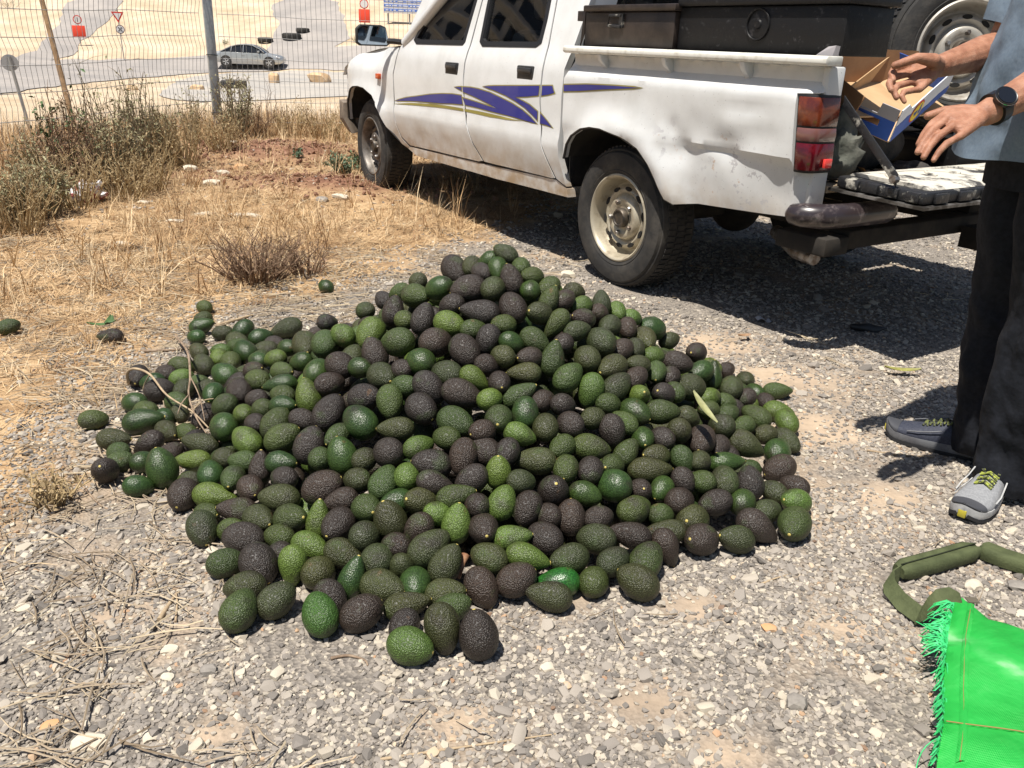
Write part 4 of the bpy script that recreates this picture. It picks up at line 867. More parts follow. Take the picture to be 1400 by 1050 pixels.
# blue and white notice board
P = G(555, 34); D_ = (P - Vector((0, 0, CH))).dot(AF); s = D_ / CF
t = thing('billboard', 'large blue and white billboard on posts beside the valley road', 'billboard', (P.x, P.y, P.z), face_cam(P))
zof = lambda py: (Vector((0, 0, CH)) + ray(555, py) * D_).z - P.z
MB().box((-30 * s, 0, zof(19)), (60 * s, .08, zof(-22))).build('board_panel', mat('board_white', (.75, .77, .8), .5), t, bevel=.01)
rr2 = random.Random(4)
for py in (-17, -11, -5, 1, 7, 13):
    MB().box((-29 * s, -.02, zof(py + 3.3)), (59 * s, -.004, zof(py))).build('blue_band', mat('board_blue', (.08, .18, .55), .5), t)
    x = -27
    while x < 56:
        w_ = rr2.uniform(2, 8); MB().box((x * s, -.03, zof(py + 2.4)), ((x + w_) * s, -.022, zof(py + 1.2))).build('text_line', MATS['board_white'], t); x += w_ + rr2.uniform(1, 4)
for x in (-24, 5, 34, 55): MB().tube([(x * s, .14, -.2), (x * s, .14, zof(-20))], .06, 8).build('board_post', polem, t)
# apartment block up the hill, seen only mirrored in the cab windows
def apartment(label, x, y, rz, W_, D2, n):
    z = terrain(x, y) - 1; t = thing('apartment_building', label, 'building', (x, y, z), rz)
    wm = mat('render_wall', (.62, .60, .57), .85, col2=(.54, .52, .49), nscale=.6); wd = mat('window_dark', (.02, .022, .025), .2)
    MB().box((-W_, -D2, 0), (W_, D2, n * 3.0 + 1)).build('wall', wm, t); MB().box((-W_ - .2, -D2 - .2, n * 3 + 1.002), (W_ + .2, D2 + .2, n * 3 + 1.6)).build('roof', wm, t)
    pr = None
    for f in range(n):
        MB().box((-W_ * .98, -D2 - .9, f * 3 + .9), (W_ * .98, -D2 - .003, f * 3 + 1.1)).build('balcony', wm, t)
        for k in range(int(W_ / 1.6)):
            x0 = -W_ + 1.0 + k * 3.2
            if pr is None: pr = MB().box((0, -.08, 0), (1.6, .10, 1.5)).build('window', wd, t); w2 = pr
            else: w2 = pr.copy(); COL.objects.link(w2); w2.parent = t
            w2.location = (x0, -D2 - .02, f * 3 + 1.75)
apartment('pale apartment block with balconies up the hill left of the view', -72, 52, R(48), 20, 6, 12)

# ------------------------------------------------------------------ person
def capsule_body(specs, voxel, name, material, parent, smooth_it=4):
    mb = MB()
    for pts, rad, n in specs:
        pts = [Vector(q) for q in pts]
        mb.tube(pts, rad, n)
        mb.ball(pts[0], rad[0] * .995, n, 8); mb.ball(pts[-1], rad[-1] * .995, n, 8)
        for q, r_ in zip(pts[1:-1], rad[1:-1]): mb.ball(q, r_ * .99, n, 8)
    me = bpy.data.meshes.new('tmp'); me.from_pydata(mb.v, [], mb.f)
    bm = bmesh.new(); bm.from_mesh(me); bmesh.ops.recalc_face_normals(bm, faces=bm.faces); bm.to_mesh(me); bm.free()
    o = bpy.data.objects.new('tmp', me); COL.objects.link(o)
    m1 = o.modifiers.new('r', 'REMESH'); m1.mode = 'VOXEL'; m1.voxel_size = voxel
    m2 = o.modifiers.new('s', 'SMOOTH'); m2.iterations = smooth_it; m2.factor = .5
    dg = bpy.context.evaluated_depsgraph_get(); me2 = bpy.data.meshes.new_from_object(o.evaluated_get(dg)); bpy.data.objects.remove(o)
    me2.name = name; me2.materials.clear(); me2.materials.append(material); me2.shade_smooth()
    ob = bpy.data.objects.new(name, me2); COL.objects.link(ob); ob.parent = parent
    return ob
skin = bpy.data.materials.new('skin'); skin.use_nodes = True; t = skin.node_tree; b = t.nodes['Principled BSDF']; b.inputs['Roughness'].default_value = .58; b.inputs['Specular IOR Level'].default_value = .35
tc = t.nodes.new('ShaderNodeTexCoord'); n1 = t.nodes.new('ShaderNodeTexNoise'); n1.inputs['Scale'].default_value = 40; n1.inputs['Detail'].default_value = 5; t.links.new(tc.outputs['Object'], n1.inputs['Vector'])
r1 = ramp(t, [(.3, (.24, .105, .062)), (.5, (.33, .155, .095)), (.72, (.42, .22, .145))]); t.links.new(n1.outputs[0], r1.inputs[0]); t.links.new(r1.outputs[0], b.inputs['Base Color'])
b.inputs['Subsurface Weight'].default_value = .08; b.inputs['Subsurface Radius'].default_value = (.01, .004, .002)
n3 = t.nodes.new('ShaderNodeTexNoise'); n3.inputs['Scale'].default_value = 260; n3.inputs['Detail'].default_value = 3; t.links.new(tc.outputs['Object'], n3.inputs['Vector'])
bp = t.nodes.new('ShaderNodeBump'); bp.inputs['Strength'].default_value = .5; bp.inputs['Distance'].default_value = .0025; t.links.new(n3.outputs[0], bp.inputs['Height']); t.links.new(bp.outputs[0], b.inputs['Normal'])
MATS['skin'] = skin
PO = Vector((1.30, 2.10, 0))
man = thing('person', 'person in blue grey t-shirt and black trousers holding both hands out over the gravel', 'person', PO)
def rel(q): return Vector(q) - PO
V3 = Vector
def hand(wrist, knuckles, tips, thumb, side_n):
    """capsules: palm from wrist to four knuckles, fingers bent at two joints, thumb from the side near the wrist"""
    sp = []
    wv = V3(wrist)
    for i, (k, tip) in enumerate(zip(knuckles, tips)):
        k = V3(k); tip = V3(tip); r0 = (.0088, .0090, .0085, .0075)[i]
        sp.append(([wv.lerp(k, .12), wv.lerp(k, .55), k], [.017, .0135, r0 * 1.22], 12))
        v = tip - k; bend = V3(side_n) * .016
        j1 = k + v * .46 + bend; j2 = k + v * .76 + bend * .75
        sp.append(([k, k.lerp(j1, .5), j1, j2, tip], [r0 * 1.12, r0 * .98, r0 * 1.04, r0 * .92, r0 * .78], 12))
    for a_, b_ in zip(knuckles[:-1], knuckles[1:]):
        m = (V3(a_) + V3(b_)) / 2; sp.append(([wv.lerp(m, .2), wv.lerp(m, .9)], [.017, .0115], 12))
    tb, tm, tt = [V3(q) for q in thumb]
    sp.append(([wv.lerp(tb, .25), tb, tm, tt], [.017, .0165, .0118, .0092], 12))
    return sp
specs = []
# right arm (far): hand curled, thumb uppermost
RW = V3((1.005, 2.18, 1.068)); RE = V3((1.225, 2.335, 1.115)); RS = V3((1.285, 2.32, 1.36))
specs.append(([RS, RS.lerp(RE, .5), RE], [.056, .048, .042], 16)); specs.append(([RE, RE.lerp(RW, .3), RE.lerp(RW, .7), RW], [.042, .045, .034, .027], 16))
specs += hand(RW, [(.928, 2.168, 1.068), (.920, 2.150, 1.050), (.924, 2.130, 1.032), (.936, 2.112, 1.016)], [(.868, 2.106, 1.034), (.862, 2.092, 1.012), (.874, 2.083, .996), (.894, 2.082, .988)], [(.962, 2.130, 1.080), (.918, 2.118, 1.084), (.868, 2.112, 1.066)], (-1.3, .1, .35))
# left arm (near) with the watch: back of the hand up, fingers hanging
LW = V3((.990, 1.893, .980)); LE = V3((1.215, 1.985, 1.085)); LS = V3((1.31, 1.90, 1.36))
specs.append(([LS, LS.lerp(LE, .5), LE], [.056, .049, .043], 16)); specs.append(([LE, LE.lerp(LW, .3), LE.lerp(LW, .7), LW], [.043, .046, .035, .027], 16))
specs += hand(LW, [(.905, 1.888, .978), (.897, 1.864, .968), (.899, 1.840, .954), (.911, 1.819, .938)], [(.834, 1.832, .917), (.826, 1.811, .903), (.833, 1.795, .895), (.850, 1.785, .891)], [(.948, 1.912, .980), (.915, 1.926, .978), (.884, 1.926, .968)], (-.30, .02, .42))
HIP = V3((1.33, 2.11, .93))
specs.append(([(1.315, 2.11, .93), (1.29, 2.10, 1.12), (1.29, 2.10, 1.31)], [.112, .112, .10], 18)); specs.append(([(1.29, 2.24, 1.365), (1.30, 1.97, 1.365)], [.05, .05], 14))
specs.append(([(1.30, 2.10, 1.36), (1.285, 2.095, 1.50)], [.068, .055], 14)); 
HD = V3((1.25, 2.08, 1.585)); Fd = V3((-.95, -.25, -.25)).normalized(); Rt = V3((-.25, .95, 0)).normalized(); Up = Rt.cross(Fd) if Rt.cross(Fd).z > 0 else Fd.cross(Rt)
specs.append(([HD - Fd * .02 + Up * .02, HD + Fd * .02 + Up * .03], [.092, .088], 18)); specs.append(([HD + Fd * .035 - Up * .03, HD + Fd * .045 - Up * .075], [.066, .042], 14))
specs.append(([HD + Fd * .100 + Up * .012, HD + Fd * .122 - Up * .022], [.009, .014], 8))
for s_ in (1, -1):
    specs.append(([HD + Rt * s_ * .088 + Up * .02 - Fd * .012, HD + Rt * s_ * .092 - Up * .03 - Fd * .005], [.020, .013], 8))
    specs.append(([HD + Fd * .088 + Rt * s_ * .05 + Up * .035, HD + Fd * .100 + Rt * s_ * .018 + Up * .033], [.013, .012], 8))
specs.append(([HD + Fd * .088 - Up * .052 + Rt * .02, HD + Fd * .088 - Up * .052 - Rt * .02], [.009, .009], 8))
LEG = {'L': [(1.345, 2.03, .90), (1.315, 1.985, .50), (1.310, 1.995, .10)], 'R': [(1.35, 2.20, .90), (1.335, 2.20, .50), (1.345, 2.205, .10)]}
for k in 'LR': specs.append(([V3(LEG[k][0]) + V3((-.035, 0, 0)), V3(LEG[k][0]).lerp(V3(LEG[k][1]), .45) + V3((-.03, 0, 0)), V3(LEG[k][1]), V3(LEG[k][2])], [.072, .065, .052, .040], 16))
specs = [([rel(q) for q in p], r_, n) for p, r_, n in specs]
capsule_body(specs, .0025, 'body', skin, man, 3)
eye = mat('eye_white', (.8, .78, .75), .2)
for s_ in (1, -1):
    e_ = MB().ball(rel(HD + Fd * .083 + Rt * s_ * .032 + Up * .018), .013, 14, 8).build('eye', eye, man, smooth=80)
    MB().ball(rel(HD + Fd * .0935 + Rt * s_ * .032 + Up * .018), .0045, 10, 6).build('iris', mat('iris', (.03, .018, .01), .2), e_, smooth=80)
hb = MB(); hb.ball((0, 0, 0), (.108, .100, .085), 30, 16, M=Matrix.Identity(4))
hm = mat('dark_hair', (.015, .011, .009), .6, bump=.6, bscale=120)
hb.v = [tuple(rel(HD + Up * .052 - Fd * .022 + Fd * v[0] + Rt * v[1] + Up * (v[2] + .012 * mnoise.noise(Vector(v) * 30)))) for v in hb.v if True]
hb.build('hair', hm, man, smooth=80)
# clothes
shirtm = mat('blue_grey_shirt', (.12, .165, .22), .9, col2=(.15, .20, .255), nscale=120, lo=.35, hi=.65, bump=.55, bscale=13)
trm = mat('black_trousers', (.006, .007, .0105), .85, col2=(.011, .0125, .018), nscale=60, bump=.8, bscale=15, spec=.3)
def cloth_tube(cs, n, amp, seed, fold=(7, 4)):
    """cs: (centre, rx, ry) rings; folds of amp metres"""
    rings = []
    for k, (c_, rx, ry, a_) in enumerate(cs):
        ring = []
        for j in range(n):
            t_ = 2 * math.pi * j / n; q = V3((math.cos(t_), math.sin(t_), 0))
            f = amp * a_ * (mnoise.noise(V3((q.x * 1.6, q.y * 1.6, c_[2] * fold[0] + seed))) + .6 * mnoise.noise(V3((q.x * 3 + c_[2] * 6, q.y * 3, c_[2] * fold[0] * 2.2 + seed))) + .5 * math.sin(t_ * fold[1] + c_[2] * 9 + seed))
            ring.append(V3(c_) + V3((q.x * (rx + f), q.y * (ry + f), .006 * a_ * math.sin(t_ * 3 + seed))) - PO)
        rings.append(ring)
    return rings
def interp_rings(keys, m):
    out = []; ks = np.linspace(0, len(keys) - 1, m); arr = np.array([[*k[0], k[1], k[2], k[3]] for k in keys])
    for q in ks: v = [float(np.interp(q, range(len(keys)), arr[:, i])) for i in range(6)]; out.append(((v[0], v[1], v[2]), v[3], v[4], v[5]))
    return out
sk = [((1.272, 2.10, .868), .195, .222, 1.2), ((1.270, 2.10, .95), .190, .212, 1.), ((1.270, 2.10, 1.06), .178, .205, 1.), ((1.272, 2.10, 1.18), .164, .205, .9), ((1.285, 2.10, 1.30), .138, .215, .6), ((1.295, 2.10, 1.385), .115, .215, .3), ((1.30, 2.10, 1.43), .085, .15, .2), ((1.297, 2.10, 1.47), .068, .075, .1)]
sh = MB().loft(cloth_tube(interp_rings(sk, 60), 84, .022, 2.2), cap=False).build('shirt', shirtm, man, smooth=80, recalc=True)
def ring_tube(A, B, r0, r1, n, m, amp, seed):
    A = V3(A); B = V3(B); d = (B - A).normalized(); a = V3((0, 0, 1)); a = (a - d * a.dot(d)); a = a.normalized() if a.length > .1 else V3((1, 0, 0)); c_ = d.cross(a); rings = []
    for i in range(m):
        u = i / (m - 1); q = A.lerp(B, u); r_ = r0 + (r1 - r0) * u; ring = []
        for j in range(n):
            t_ = 2 * math.pi * j / n; f = amp * mnoise.noise(V3((math.cos(t_) * 1.5, math.sin(t_) * 1.5, u * 4 + seed))); ring.append(q + (a * math.cos(t_) + c_ * math.sin(t_)) * (r_ + f) - PO)
        rings.append(ring)
    return rings
MB().loft(ring_tube(RS + V3((0, -.01, .02)), RS.lerp(RE, .80), .080, .073, 28, 14, .010, 1), cap=False).ball(RS - PO + V3((0, -.012, .004)), .079, 28, 16).build('sleeve', shirtm, sh, smooth=80)
MB().loft(ring_tube(LS + V3((0, .01, .02)), LS.lerp(LE, .80), .080, .073, 28, 14, .010, 5), cap=False).ball(LS - PO + V3((0, .012, .004)), .079, 28, 16).build('sleeve', shirtm, sh, smooth=80)
trs = MB()
trs.loft(cloth_tube(interp_rings([((1.315, 2.11, .97), .145, .19, .2), ((1.315, 2.11, .90), .150, .195, .4), ((1.305, 2.11, .80), .142, .18, .6)], 12), 48, .008, 1.), cap=False)
for kk, lg in LEG.items():
    h_, k_, a_ = [V3(q) for q in lg]; yo = -.0 if kk == 'L' else 0
    keys = [((h_.x - .035, h_.y, .90), .114, .105, .3), ((h_.x * .6 + k_.x * .4 - .04, h_.y * .6 + k_.y * .4, .73), .105, .096, .8), ((k_.x, k_.y, .50), .090, .088, 1.2), ((k_.x * .5 + a_.x * .5, k_.y * .5 + a_.y * .5, .30), .087, .085, 1.3), ((a_.x + .006, a_.y, .16), .077, .080, 2.0), ((a_.x + .012, a_.y + .004, .07), .080, .083, 1.8), ((a_.x + .020, a_.y + .010, .035), .081, .084, 1.2)]
    trs.loft(cloth_tube(interp_rings(keys, 90), 64, .008, 3.3 if kk == 'L' else 8.1, (9, 3)), cap=False)
trs.build('trousers', trm, man, smooth=80, recalc=False)
# watch
wa = mat('watch_black', (.012, .012, .013), .35); ax = (LE - LW).normalized(); wc = LW + ax * .028
up = V3((-.30, -.80, .42)); up = (up - ax * up.dot(ax)).normalized(); sd_ = ax.cross(up)
Mw = Matrix(((ax.x, sd_.x, up.x, 0), (ax.y, sd_.y, up.y, 0), (ax.z, sd_.z, up.z, 0), (0, 0, 0, 1))); Mw.translation = wc - PO
st = MB().loft([[V3((dx, (.0335 + h_) * math.cos(q), (.0335 + h_) * math.sin(q))) for dx, h_ in ((-.011, -.006), (.011, -.006), (.011, .0015), (-.011, .0015))] for q in np.linspace(0, 2 * math.pi, 37)], cap=False).build('watch', wa, man, smooth=40, M=Mw)
zx = Matrix(((1, 0, 0, 0), (0, 0, -1, 0), (0, 1, 0, 0), (0, 0, 0, 1)))
Mz = Matrix.Translation((0, 0, .032)) @ Matrix(((1, 0, 0, 0), (0, 0, 1, 0), (0, 1, 0, 0), (0, 0, 0, 1)))
MB().lathe([(0, 0), (.0235, 0), (.0235, .009), (.0215, .0115), (.0195, .0105), (0, .0105)], 40, M=Mz).build('watch_case', wa, st, smooth=35)
MB().lathe([(.0236, .0075), (.0240, .0085), (.0236, .0095)], 40, M=Mz).build('watch_bezel', mat('watch_steel', (.4, .4, .42), .2, 1.), st)
MB().lathe([(0, .0108), (.019, .0108), (.0188, .0116), (0, .0118)], 32, M=Mz).build('watch_face', mat('watch_glass', (.008, .009, .012), .05, coat=.8), st)
# shoes
grey = mat('shoe_mesh_grey', (.20, .205, .215), .8, col2=(.26, .265, .275), nscale=160, bump=.25, bscale=500); navy = mat('shoe_dark_navy', (.022, .026, .045), .7, col2=(.04, .045, .065), nscale=150, bump=.2, bscale=500)
dk = mat('shoe_overlay', (.05, .052, .06), .6); solew = mat('sole_grey_white', (.50, .50, .49), .6, col2=(.36, .36, .36), nscale=30); outs = mat('outsole_black', (.02, .02, .022), .8); lace = mat('yellow_lace', (.30, .34, .05), .7, col2=(.05, .05, .04), nscale=140, lo=.5, hi=.55); yel = mat('yellow_tab', (.45, .38, .04), .5)
def shoe(toe, heel, upper, solew=solew, lace=lace, name='shoe'):
    toe = V3(toe); heel = V3(heel); d = toe - heel; d.z = 0; L_ = .295; rz = math.atan2(d.y, d.x)
    Mx = Matrix.Translation(V3((toe.x, toe.y, .006)) - V3((math.cos(rz), math.sin(rz), 0)) * L_ - PO) @ Matrix.Rotation(rz, 4, 'Z')
    wid = lambda u: float(np.interp(u, [0, .04, .12, .3, .5, .68, .82, .92, .97, 1], [.012, .030, .036, .036, .041, .049, .047, .036, .022, .006]))
    sk_ = lambda u: .010 * math.sin(u * 3.0) 
    us = [0, .015, .04, .08, .14, .22, .32, .42, .52, .62, .72, .80, .87, .92, .96, .985, 1]
    zb = lambda u: .004 + .020 * max(0, (u - .86) / .14) ** 2
    so_ = MB().loft([[V3((u * L_, sk_(u) + s_ * wid(u) * k_, zb(u) + z)) for s_, k_, z in ((-1, .92, 0), (1, .92, 0), (1, 1.04, .012), (1, 1.0, .030 - .006 * u), (-1, 1.0, .030 - .006 * u), (-1, 1.04, .012))] for u in us]).build(name, solew, man, smooth=50, M=Mx)
    MB().loft([[V3((u * L_, sk_(u) + s_ * wid(u) * 1.0, zb(u) + z)) for s_, z in ((-1, -.006), (1, -.006), (1, .004), (-1, .004))] for u in us[1:-1]]).build('outsole', outs, so_, smooth=0)
    ht = lambda u: float(np.interp(u, [0, .05, .15, .3, .42, .55, .70, .85, .95, 1], [.078, .092, .096, .094, .086, .072, .056, .046, .036, .028]))
    def ring(u, g=0.):
        h_ = ht(u); w_ = wid(u); out = []
        for a in np.linspace(R(-8), R(188), 17):
            c_, s_ = math.cos(a), max(-.1, math.sin(a)); k_ = .98 - .42 * max(0, s_) ** 2 * (1 if u < .5 else .55)
            out.append(V3((u * L_ * .985 + .002, sk_(u) + (w_ * .98 + g) * c_ * (1 if s_ < .5 else k_ / .98 + .1), zb(u) + .026 + max(-.004, (h_ - .026) * (s_ ** .8 if s_ > 0 else 0)) + g * s_)))
        return out
    MB().loft([ring(u) for u in us]).build('upper', upper, so_, smooth=60)
    MB().loft([ring(u, .0015) for u in (.86, .9, .94, .97, .99, 1)]).build('toe_cap', dk, so_, smooth=60)
    MB().loft([ring(u, .0015) for u in (0, .02, .06, .12, .2)]).build('heel_counter', dk, so_, smooth=60)
    for u in (.36, .42, .48, .54, .60):
        z = zb(u) + ht(u) + .003; w_ = .021
        MB().tube([V3((u * L_, sk_(u) - w_, z - .008)), V3((u * L_ + .006, sk_(u), z + .002)), V3((u * L_ + .012, sk_(u) + w_, z - .008))], .0032, 6).build('shoe_lace', lace, so_)
        MB().tube([V3((u * L_ + .012, sk_(u) - w_, z - .008)), V3((u * L_ + .006, sk_(u), z + .005)), V3((u * L_, sk_(u) + w_, z - .008))], .0032, 6).build('shoe_lace', lace, so_)
    for q in range(3):
        MB().tube([V3((u * L_, sk_(u) + .97 * wid(u) * (1 if q % 2 else -1) + (.002 if q % 2 else -.002), zb(u) + .032 + .012 * (q + 1) * k_)) for u, k_ in ((.45, 1.4), (.55, 1.0), (.66, .7), (.76, .4))], .0018, 5).build('piping', solew, so_)
    MB().box((L_ * .97, -.010 + sk_(.97), .012), (L_ * 1.003, .010 + sk_(.97), .034)).build('toe_tab', yel, so_, bevel=.003)
    return so_
s1_ = shoe((1.138, 1.845, 0), (1.34, 2.055, 0), grey); s1_['label'] = 'grey running shoe'
s2_ = shoe((1.160, 2.372, 0), (1.395, 2.200, 0), navy, mat('sole_shaded', (.16, .165, .175), .7, col2=(.11, .11, .12), nscale=30), mat('lace_shaded', (.13, .15, .04), .8, col2=(.03, .03, .03), nscale=140, lo=.5, hi=.55)); s2_['label'] = 'dark navy running shoe'  # far shoe's sole and laces carry the leg's shade in darker colours

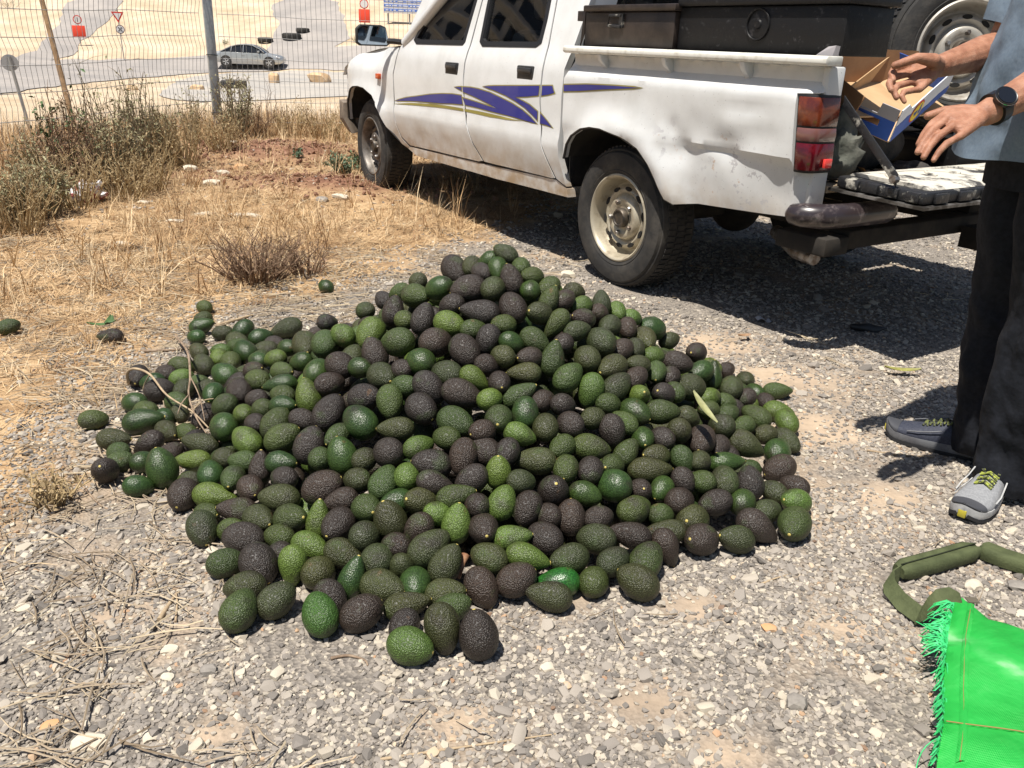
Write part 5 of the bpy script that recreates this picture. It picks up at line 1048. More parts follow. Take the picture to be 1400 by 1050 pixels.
HEAP_IND = '-1492 2919 28 -179 -2 59 100 D;-1897 2974 31 40 10 60 84 G;-855 3663 33 139 11 65 84 S;-46 1290 47 120 65 76 99 D;-115 1301 49 -60 -65 69 103 M;-172 1266 34 -19 0 71 94 B;-431 1707 114 12 29 80 102 D;-525 1503 39 -47 -32 80 99 D;-279 1353 38 29 22 71 92 D;281 1488 40 158 21 74 98 M;-251 1443 36 -22 3 72 104 M;91 1438 33 171 6 64 102 M;-257 1597 102 173 71 75 98 M;-164 1532 78 35 24 73 105 M;24 1468 48 16 25 71 92 D;110 1488 30 -177 -6 65 102 S;-586 1597 39 -180 10 76 97 D;595 1723 41 -12 -31 73 112 D;-125 1498 60 42 52 67 95 M;-358 1343 40 118 25 71 97 B;-47 1449 39 -49 -43 68 92 D;687 1742 40 -118 3 80 115 G;-536 1436 28 179 -12 64 93 M;-456 1386 36 49 19 68 88 M;346 1827 129 6 2 65 114 M;-518 1352 37 85 11 71 103 G;-348 1532 51 -18 -16 66 95 M;-882 1884 53 139 68 79 110 S;-110 1586 106 70 72 67 94 B;-121 1434 33 -1 12 63 89 M;-371 1876 206 138 20 80 106 S;-193 1334 27 -120 -28 58 72 D;-122 1912 275 2 -21 73 109 D;-179 1726 176 -177 9 71 97 D;137 1535 60 -152 5 66 96 M;-194 1393 31 15 9 57 100 M;-534 1707 82 177 1 69 101 M;60 1760 177 175 -1 67 104 M;-463 1944 197 53 44 78 108 D;-399 1787 157 132 63 74 98 S;-709 1772 42 -3 -7 65 113 B;-104 1385 33 16 21 60 84 G;278 1624 70 -179 16 62 101 D;308 1564 42 54 28 72 100 G;-450 1493 44 -87 -68 61 92 B;-193 1570 94 165 -64 63 94 D;-220 1880 246 -46 -17 75 92 D;-317 1461 45 52 65 57 96 S;-492 1847 152 65 53 76 100 D;-315 2135 325 146 -19 80 113 G;-132 1834 235 -31 -10 74 101 G;-35 1510 71 155 9 65 87 M;296 1698 92 44 -5 69 101 G;-274 1514 53 99 -22 72 94 M;247 1740 130 117 -20 79 107 S;-186 1458 34 -84 6 68 92 S;85 1577 83 141 9 70 88 D;-125 2038 342 -44 -44 79 100 D;-1053 2178 42 7 12 77 124 S;-394 1491 32 77 -21 70 94 M;448 1660 41 -139 23 76 96 D;-490 1643 67 -38 26 70 103 G;-353 1411 31 -37 -34 63 78 D;-94 2165 410 177 7 72 113 D;-575 1905 140 15 30 73 99 G;-207 1938 278 -15 -48 72 98 D;-429 1565 47 -22 -8 63 93 B;-85 1685 160 -165 -41 65 89 D;532 1672 38 -163 21 67 97 M;438 1723 54 -120 25 78 101 M;-375 1606 79 -110 -3 71 97 D;196 1822 186 -5 -5 67 97 G;-61 1772 194 134 9 70 98 D;143 1634 103 93 61 67 85 D;-636 1705 47 -175 8 63 96 D;362 1619 43 -38 -60 60 93 D;-131 2261 445 -166 -11 80 105 D;-107 1739 191 -104 -56 67 93 D;104 1690 138 -84 49 73 96 D;198 1591 77 151 -10 68 94 M;-600 1515 30 33 -5 64 84 G;652 2088 80 -11 -25 73 110 M;-204 2084 347 58 -12 80 105 D;-50 1572 102 -79 14 67 94 D;189 1496 30 78 -13 65 84 G;-536 2032 202 128 63 70 103 B;255 1896 194 -43 -74 67 97 D;514 2226 188 43 -26 80 108 M;-12 1633 135 65 46 64 85 B;19 1918 277 5 33 57 100 G;203 2000 261 -123 -66 69 98 B;-608 1968 149 51 40 74 96 G;-285 1694 142 72 29 66 94 G;44 1629 125 -115 -38 64 86 D;234 1544 52 43 9 62 84 M;103 2046 329 60 71 67 101 G;-373 2122 293 139 64 72 100 D;-24 1703 173 168 88 61 85 B;-307 1571 76 73 -19 67 96 M;-286 1770 179 113 -22 73 98 D;-196 1642 125 -129 30 69 100 M;392 1995 211 1 2 67 98 G;738 2044 34 -158 -14 76 98 D;612 1883 73 100 50 70 92 D;-278 1835 211 -179 -2 60 94 M;14 1557 94 0 13 57 90 B;500 1772 75 -168 -16 64 88 D;726 1858 37 -154 21 68 90 B;-793 1786 35 -89 -11 75 95 D;-695 1641 33 -61 -21 71 97 M;-402 2232 314 -108 -34 80 107 B;-373 1955 238 -28 21 73 96 D;-569 1659 52 -43 8 66 94 M;-677 1937 112 145 25 69 95 B;145 2009 293 48 24 69 100 G;-831 2015 60 175 11 61 106 M;-5 2176 422 124 40 75 95 D;-468 2122 257 -35 -4 75 92 D;35 1874 248 87 50 68 87 S;-303 1918 245 -75 -45 67 93 G;178 1694 130 -7 -17 59 80 S;-555 2325 246 97 12 80 104 G;-239 2028 313 123 -8 74 97 S;410 1756 85 59 -15 69 89 D;319 1969 219 -41 -8 68 92 S;-173 2140 381 -20 -12 69 93 B;-250 2198 374 65 59 68 96 D;57 2086 361 -14 -32 65 92 G;235 2163 341 113 2 78 113 M;48 1516 72 -5 -14 57 100 B;-555 1814 118 -15 8 60 86 S;-774 2050 96 117 -2 78 103 S;-29 1839 244 -92 9 69 92 G;494 1959 150 -108 -6 74 102 D;-316 1635 106 -61 17 65 90 G;534 1840 99 89 11 71 95 M;-168 1981 303 136 -5 68 99 M;263 2081 296 -132 -1 71 103 M;29 1987 308 -179 -2 57 91 M;-67 2070 365 -131 -68 64 86 D;-13 2270 474 145 68 66 94 D;-337 2016 273 -56 4 72 100 M;196 2090 316 103 -3 71 95 M;-1095 2079 31 1 2 63 97 M;-500 2320 276 137 11 66 89 B;-383 1665 105 -171 -19 57 88 D;486 2331 224 -5 -12 70 97 D;-534 2135 230 78 10 73 94 S;-617 1758 75 -58 3 64 82 D;85 1847 225 89 9 65 87 M;146 1867 225 115 -7 65 84 D;-492 1553 31 -65 18 59 73 D;133 1747 165 -99 -8 62 80 G;-234 1706 154 92 -1 61 82 B;193 1760 159 77 3 63 86 D;-988 2050 35 -164 -34 62 93 D;-94 1952 301 -7 -34 57 86 B;557 1922 108 6 4 57 100 S;-942 2548 42 148 15 80 108 S;-61 2242 455 76 2 68 95 M;-291 2370 388 -33 4 72 94 G;-536 1762 105 149 -7 57 75 D;-350 1711 136 149 -14 57 73 M;366 1667 55 -178 -2 57 100 M;-351 2324 354 70 66 65 95 D;23 1807 221 -7 -16 57 83 B;432 1869 136 -31 -62 57 83 G;-185 2457 448 -61 -25 77 106 D;274 2027 266 46 24 67 98 M;-815 2179 97 153 -42 70 90 G;-219 2335 423 154 -28 71 91 S;66 2178 409 -135 21 64 86 M;-795 2254 115 112 4 78 109 D;-749 1858 57 113 4 67 98 S;757 2134 42 65 1 75 110 S;572 1793 68 61 -4 65 84 S;-1104 2415 37 32 -5 77 97 D;-484 2057 229 39 0 65 88 D;434 2520 264 29 -14 78 101 S;847 2439 31 -3 -7 68 104 B;636 1795 44 33 -3 60 84 M;-872 3042 40 -171 -20 79 130 M;-667 1866 90 173 0 57 81 G;288 1856 160 46 36 57 84 G;-214 1775 194 39 4 57 83 B;-115 1642 142 8 16 57 94 G;473 1823 105 131 -13 57 81 G;-1030 1885 40 -78 40 66 92 D;30 1683 162 35 -20 57 76 M;-676 1808 72 -86 1 60 85 G;432 1946 180 64 -51 63 84 M;-534 1952 171 -10 -16 58 74 D;78 1920 262 51 -1 57 74 D;129 1913 256 40 -26 57 77 D;300 2192 308 44 15 62 83 D;-508 1602 45 160 -4 57 76 G;-237 1540 74 150 -14 57 72 D;-827 1943 46 -180 -2 57 100 B;362 1865 149 -149 16 57 83 M;113 2169 383 -153 -50 57 96 G;-610 1822 100 85 71 57 86 D;-151 1793 212 145 -8 57 76 G;739 2198 63 32 -6 59 81 M;-748 2274 142 148 -7 66 89 G;728 2282 82 137 14 67 99 G;-630 1644 30 -22 19 57 73 G;-164 1673 154 5 -20 57 93 D;583 2116 122 116 -22 68 89 M;334 1905 175 -90 3 59 82 S;-944 2771 43 134 17 80 110 S;-639 2422 203 -70 -5 80 114 M;-925 1836 25 25 -16 57 77 S;-810 1866 25 153 -19 57 75 G;570 2376 180 -140 -8 68 94 S;385 1916 174 125 -1 57 72 D;207 1641 100 33 0 57 76 D;-1023 1954 28 31 5 57 74 G;-423 1850 178 -121 -10 57 82 G;681 1897 42 138 13 57 76 M;680 2414 120 72 4 73 107 M;329 2084 268 45 19 60 82 D;621 2421 152 82 68 57 100 S;895 2620 29 1 2 59 103 G;-612 2257 211 152 -24 57 81 S;-27 2018 340 125 -9 60 79 M;-174 2213 411 150 -30 62 83 D;389 2354 286 -79 -9 67 98 M;-1212 2203 28 32 -6 60 84 G;137 2264 424 43 16 57 76 D;-66 1794 232 -137 4 57 73 D;-32 2363 524 -179 32 57 81 M;-1114 2780 33 137 13 62 89 M;-1054 2012 25 153 -19 57 74 G;407 2085 225 -128 30 61 80 D;-340 1762 163 68 -7 57 77 M;-973 2140 30 -40 3 61 88 M;344 2164 276 -153 19 57 80 M;-1052 2654 36 132 19 66 92 M;-605 2033 172 -20 12 57 82 S;262 2463 361 94 55 59 83 M;-672 1999 131 126 -19 59 79 D;-959 1956 28 56 -21 60 82 S;271 2286 344 -117 0 64 91 M;-1223 2533 32 -79 -9 71 94 D;-708 1708 30 -29 16 57 74 G;-423 1625 78 71 78 57 100 B;313 1755 111 -82 36 57 71 D;-801 2411 117 -26 25 57 78 D;-1080 2533 31 36 3 64 83 B;-1150 2575 28 149 -9 61 84 D;-834 2564 90 145 0 60 78 S;472 2040 178 24 -33 57 80 M;191 2227 383 -153 20 57 77 D;-1026 3005 39 -132 -36 74 99 S;250 1979 234 31 -22 57 77 G;206 1916 222 45 -4 57 74 M;427 1815 110 -31 -54 57 72 D;-1193 3040 39 9 20 67 102 S;-912 2352 59 -90 -11 63 86 S;-453 1791 146 94 -15 57 79 G;-307 2224 360 108 -10 57 83 G;599 2596 164 -124 15 67 90 D;403 2197 242 -99 -11 58 82 G;449 2143 208 106 7 57 75 G;547 1978 126 -110 -3 57 78 D;-5 1751 202 -106 -26 57 76 D;-707 2130 144 152 -19 57 77 D;-728 1901 78 143 -20 57 76 M;172 2166 367 28 3 57 84 M;287 1936 204 138 16 57 84 G;-648 2159 179 -175 -11 57 100 S;-939 2938 36 37 5 73 95 S;-736 2427 151 153 -21 60 83 B;-28 2117 392 -156 8 57 73 G;-4 2059 361 22 -39 57 79 S;620 2197 124 39 8 57 81 G;125 1802 195 -133 -14 57 75 G;42 2032 334 -143 9 57 77 D;727 2399 93 -136 -9 57 71 D;-663 2247 183 -31 12 57 83 G;-31 1938 299 -80 4 57 77 D;405 2275 262 36 -12 57 79 B;334 2023 244 -79 35 57 81 B;-363 2540 346 154 -28 58 83 G;91 1631 108 117 -19 57 79 D;-251 1646 119 -148 -3 57 83 S;95 2238 431 35 62 57 86 G;625 2254 133 25 -26 57 79 G;333 2352 319 -88 -32 57 74 D;370 1784 100 -123 -15 57 76 S;-1187 2953 25 150 -11 58 85 S;41 2252 452 85 2 57 81 S;242 2319 369 61 -40 57 74 D;346 2257 292 79 9 57 79 M;-68 1625 130 104 -30 57 77 D;245 1792 155 -118 18 57 83 G;-1012 2508 26 28 -14 57 75 G'
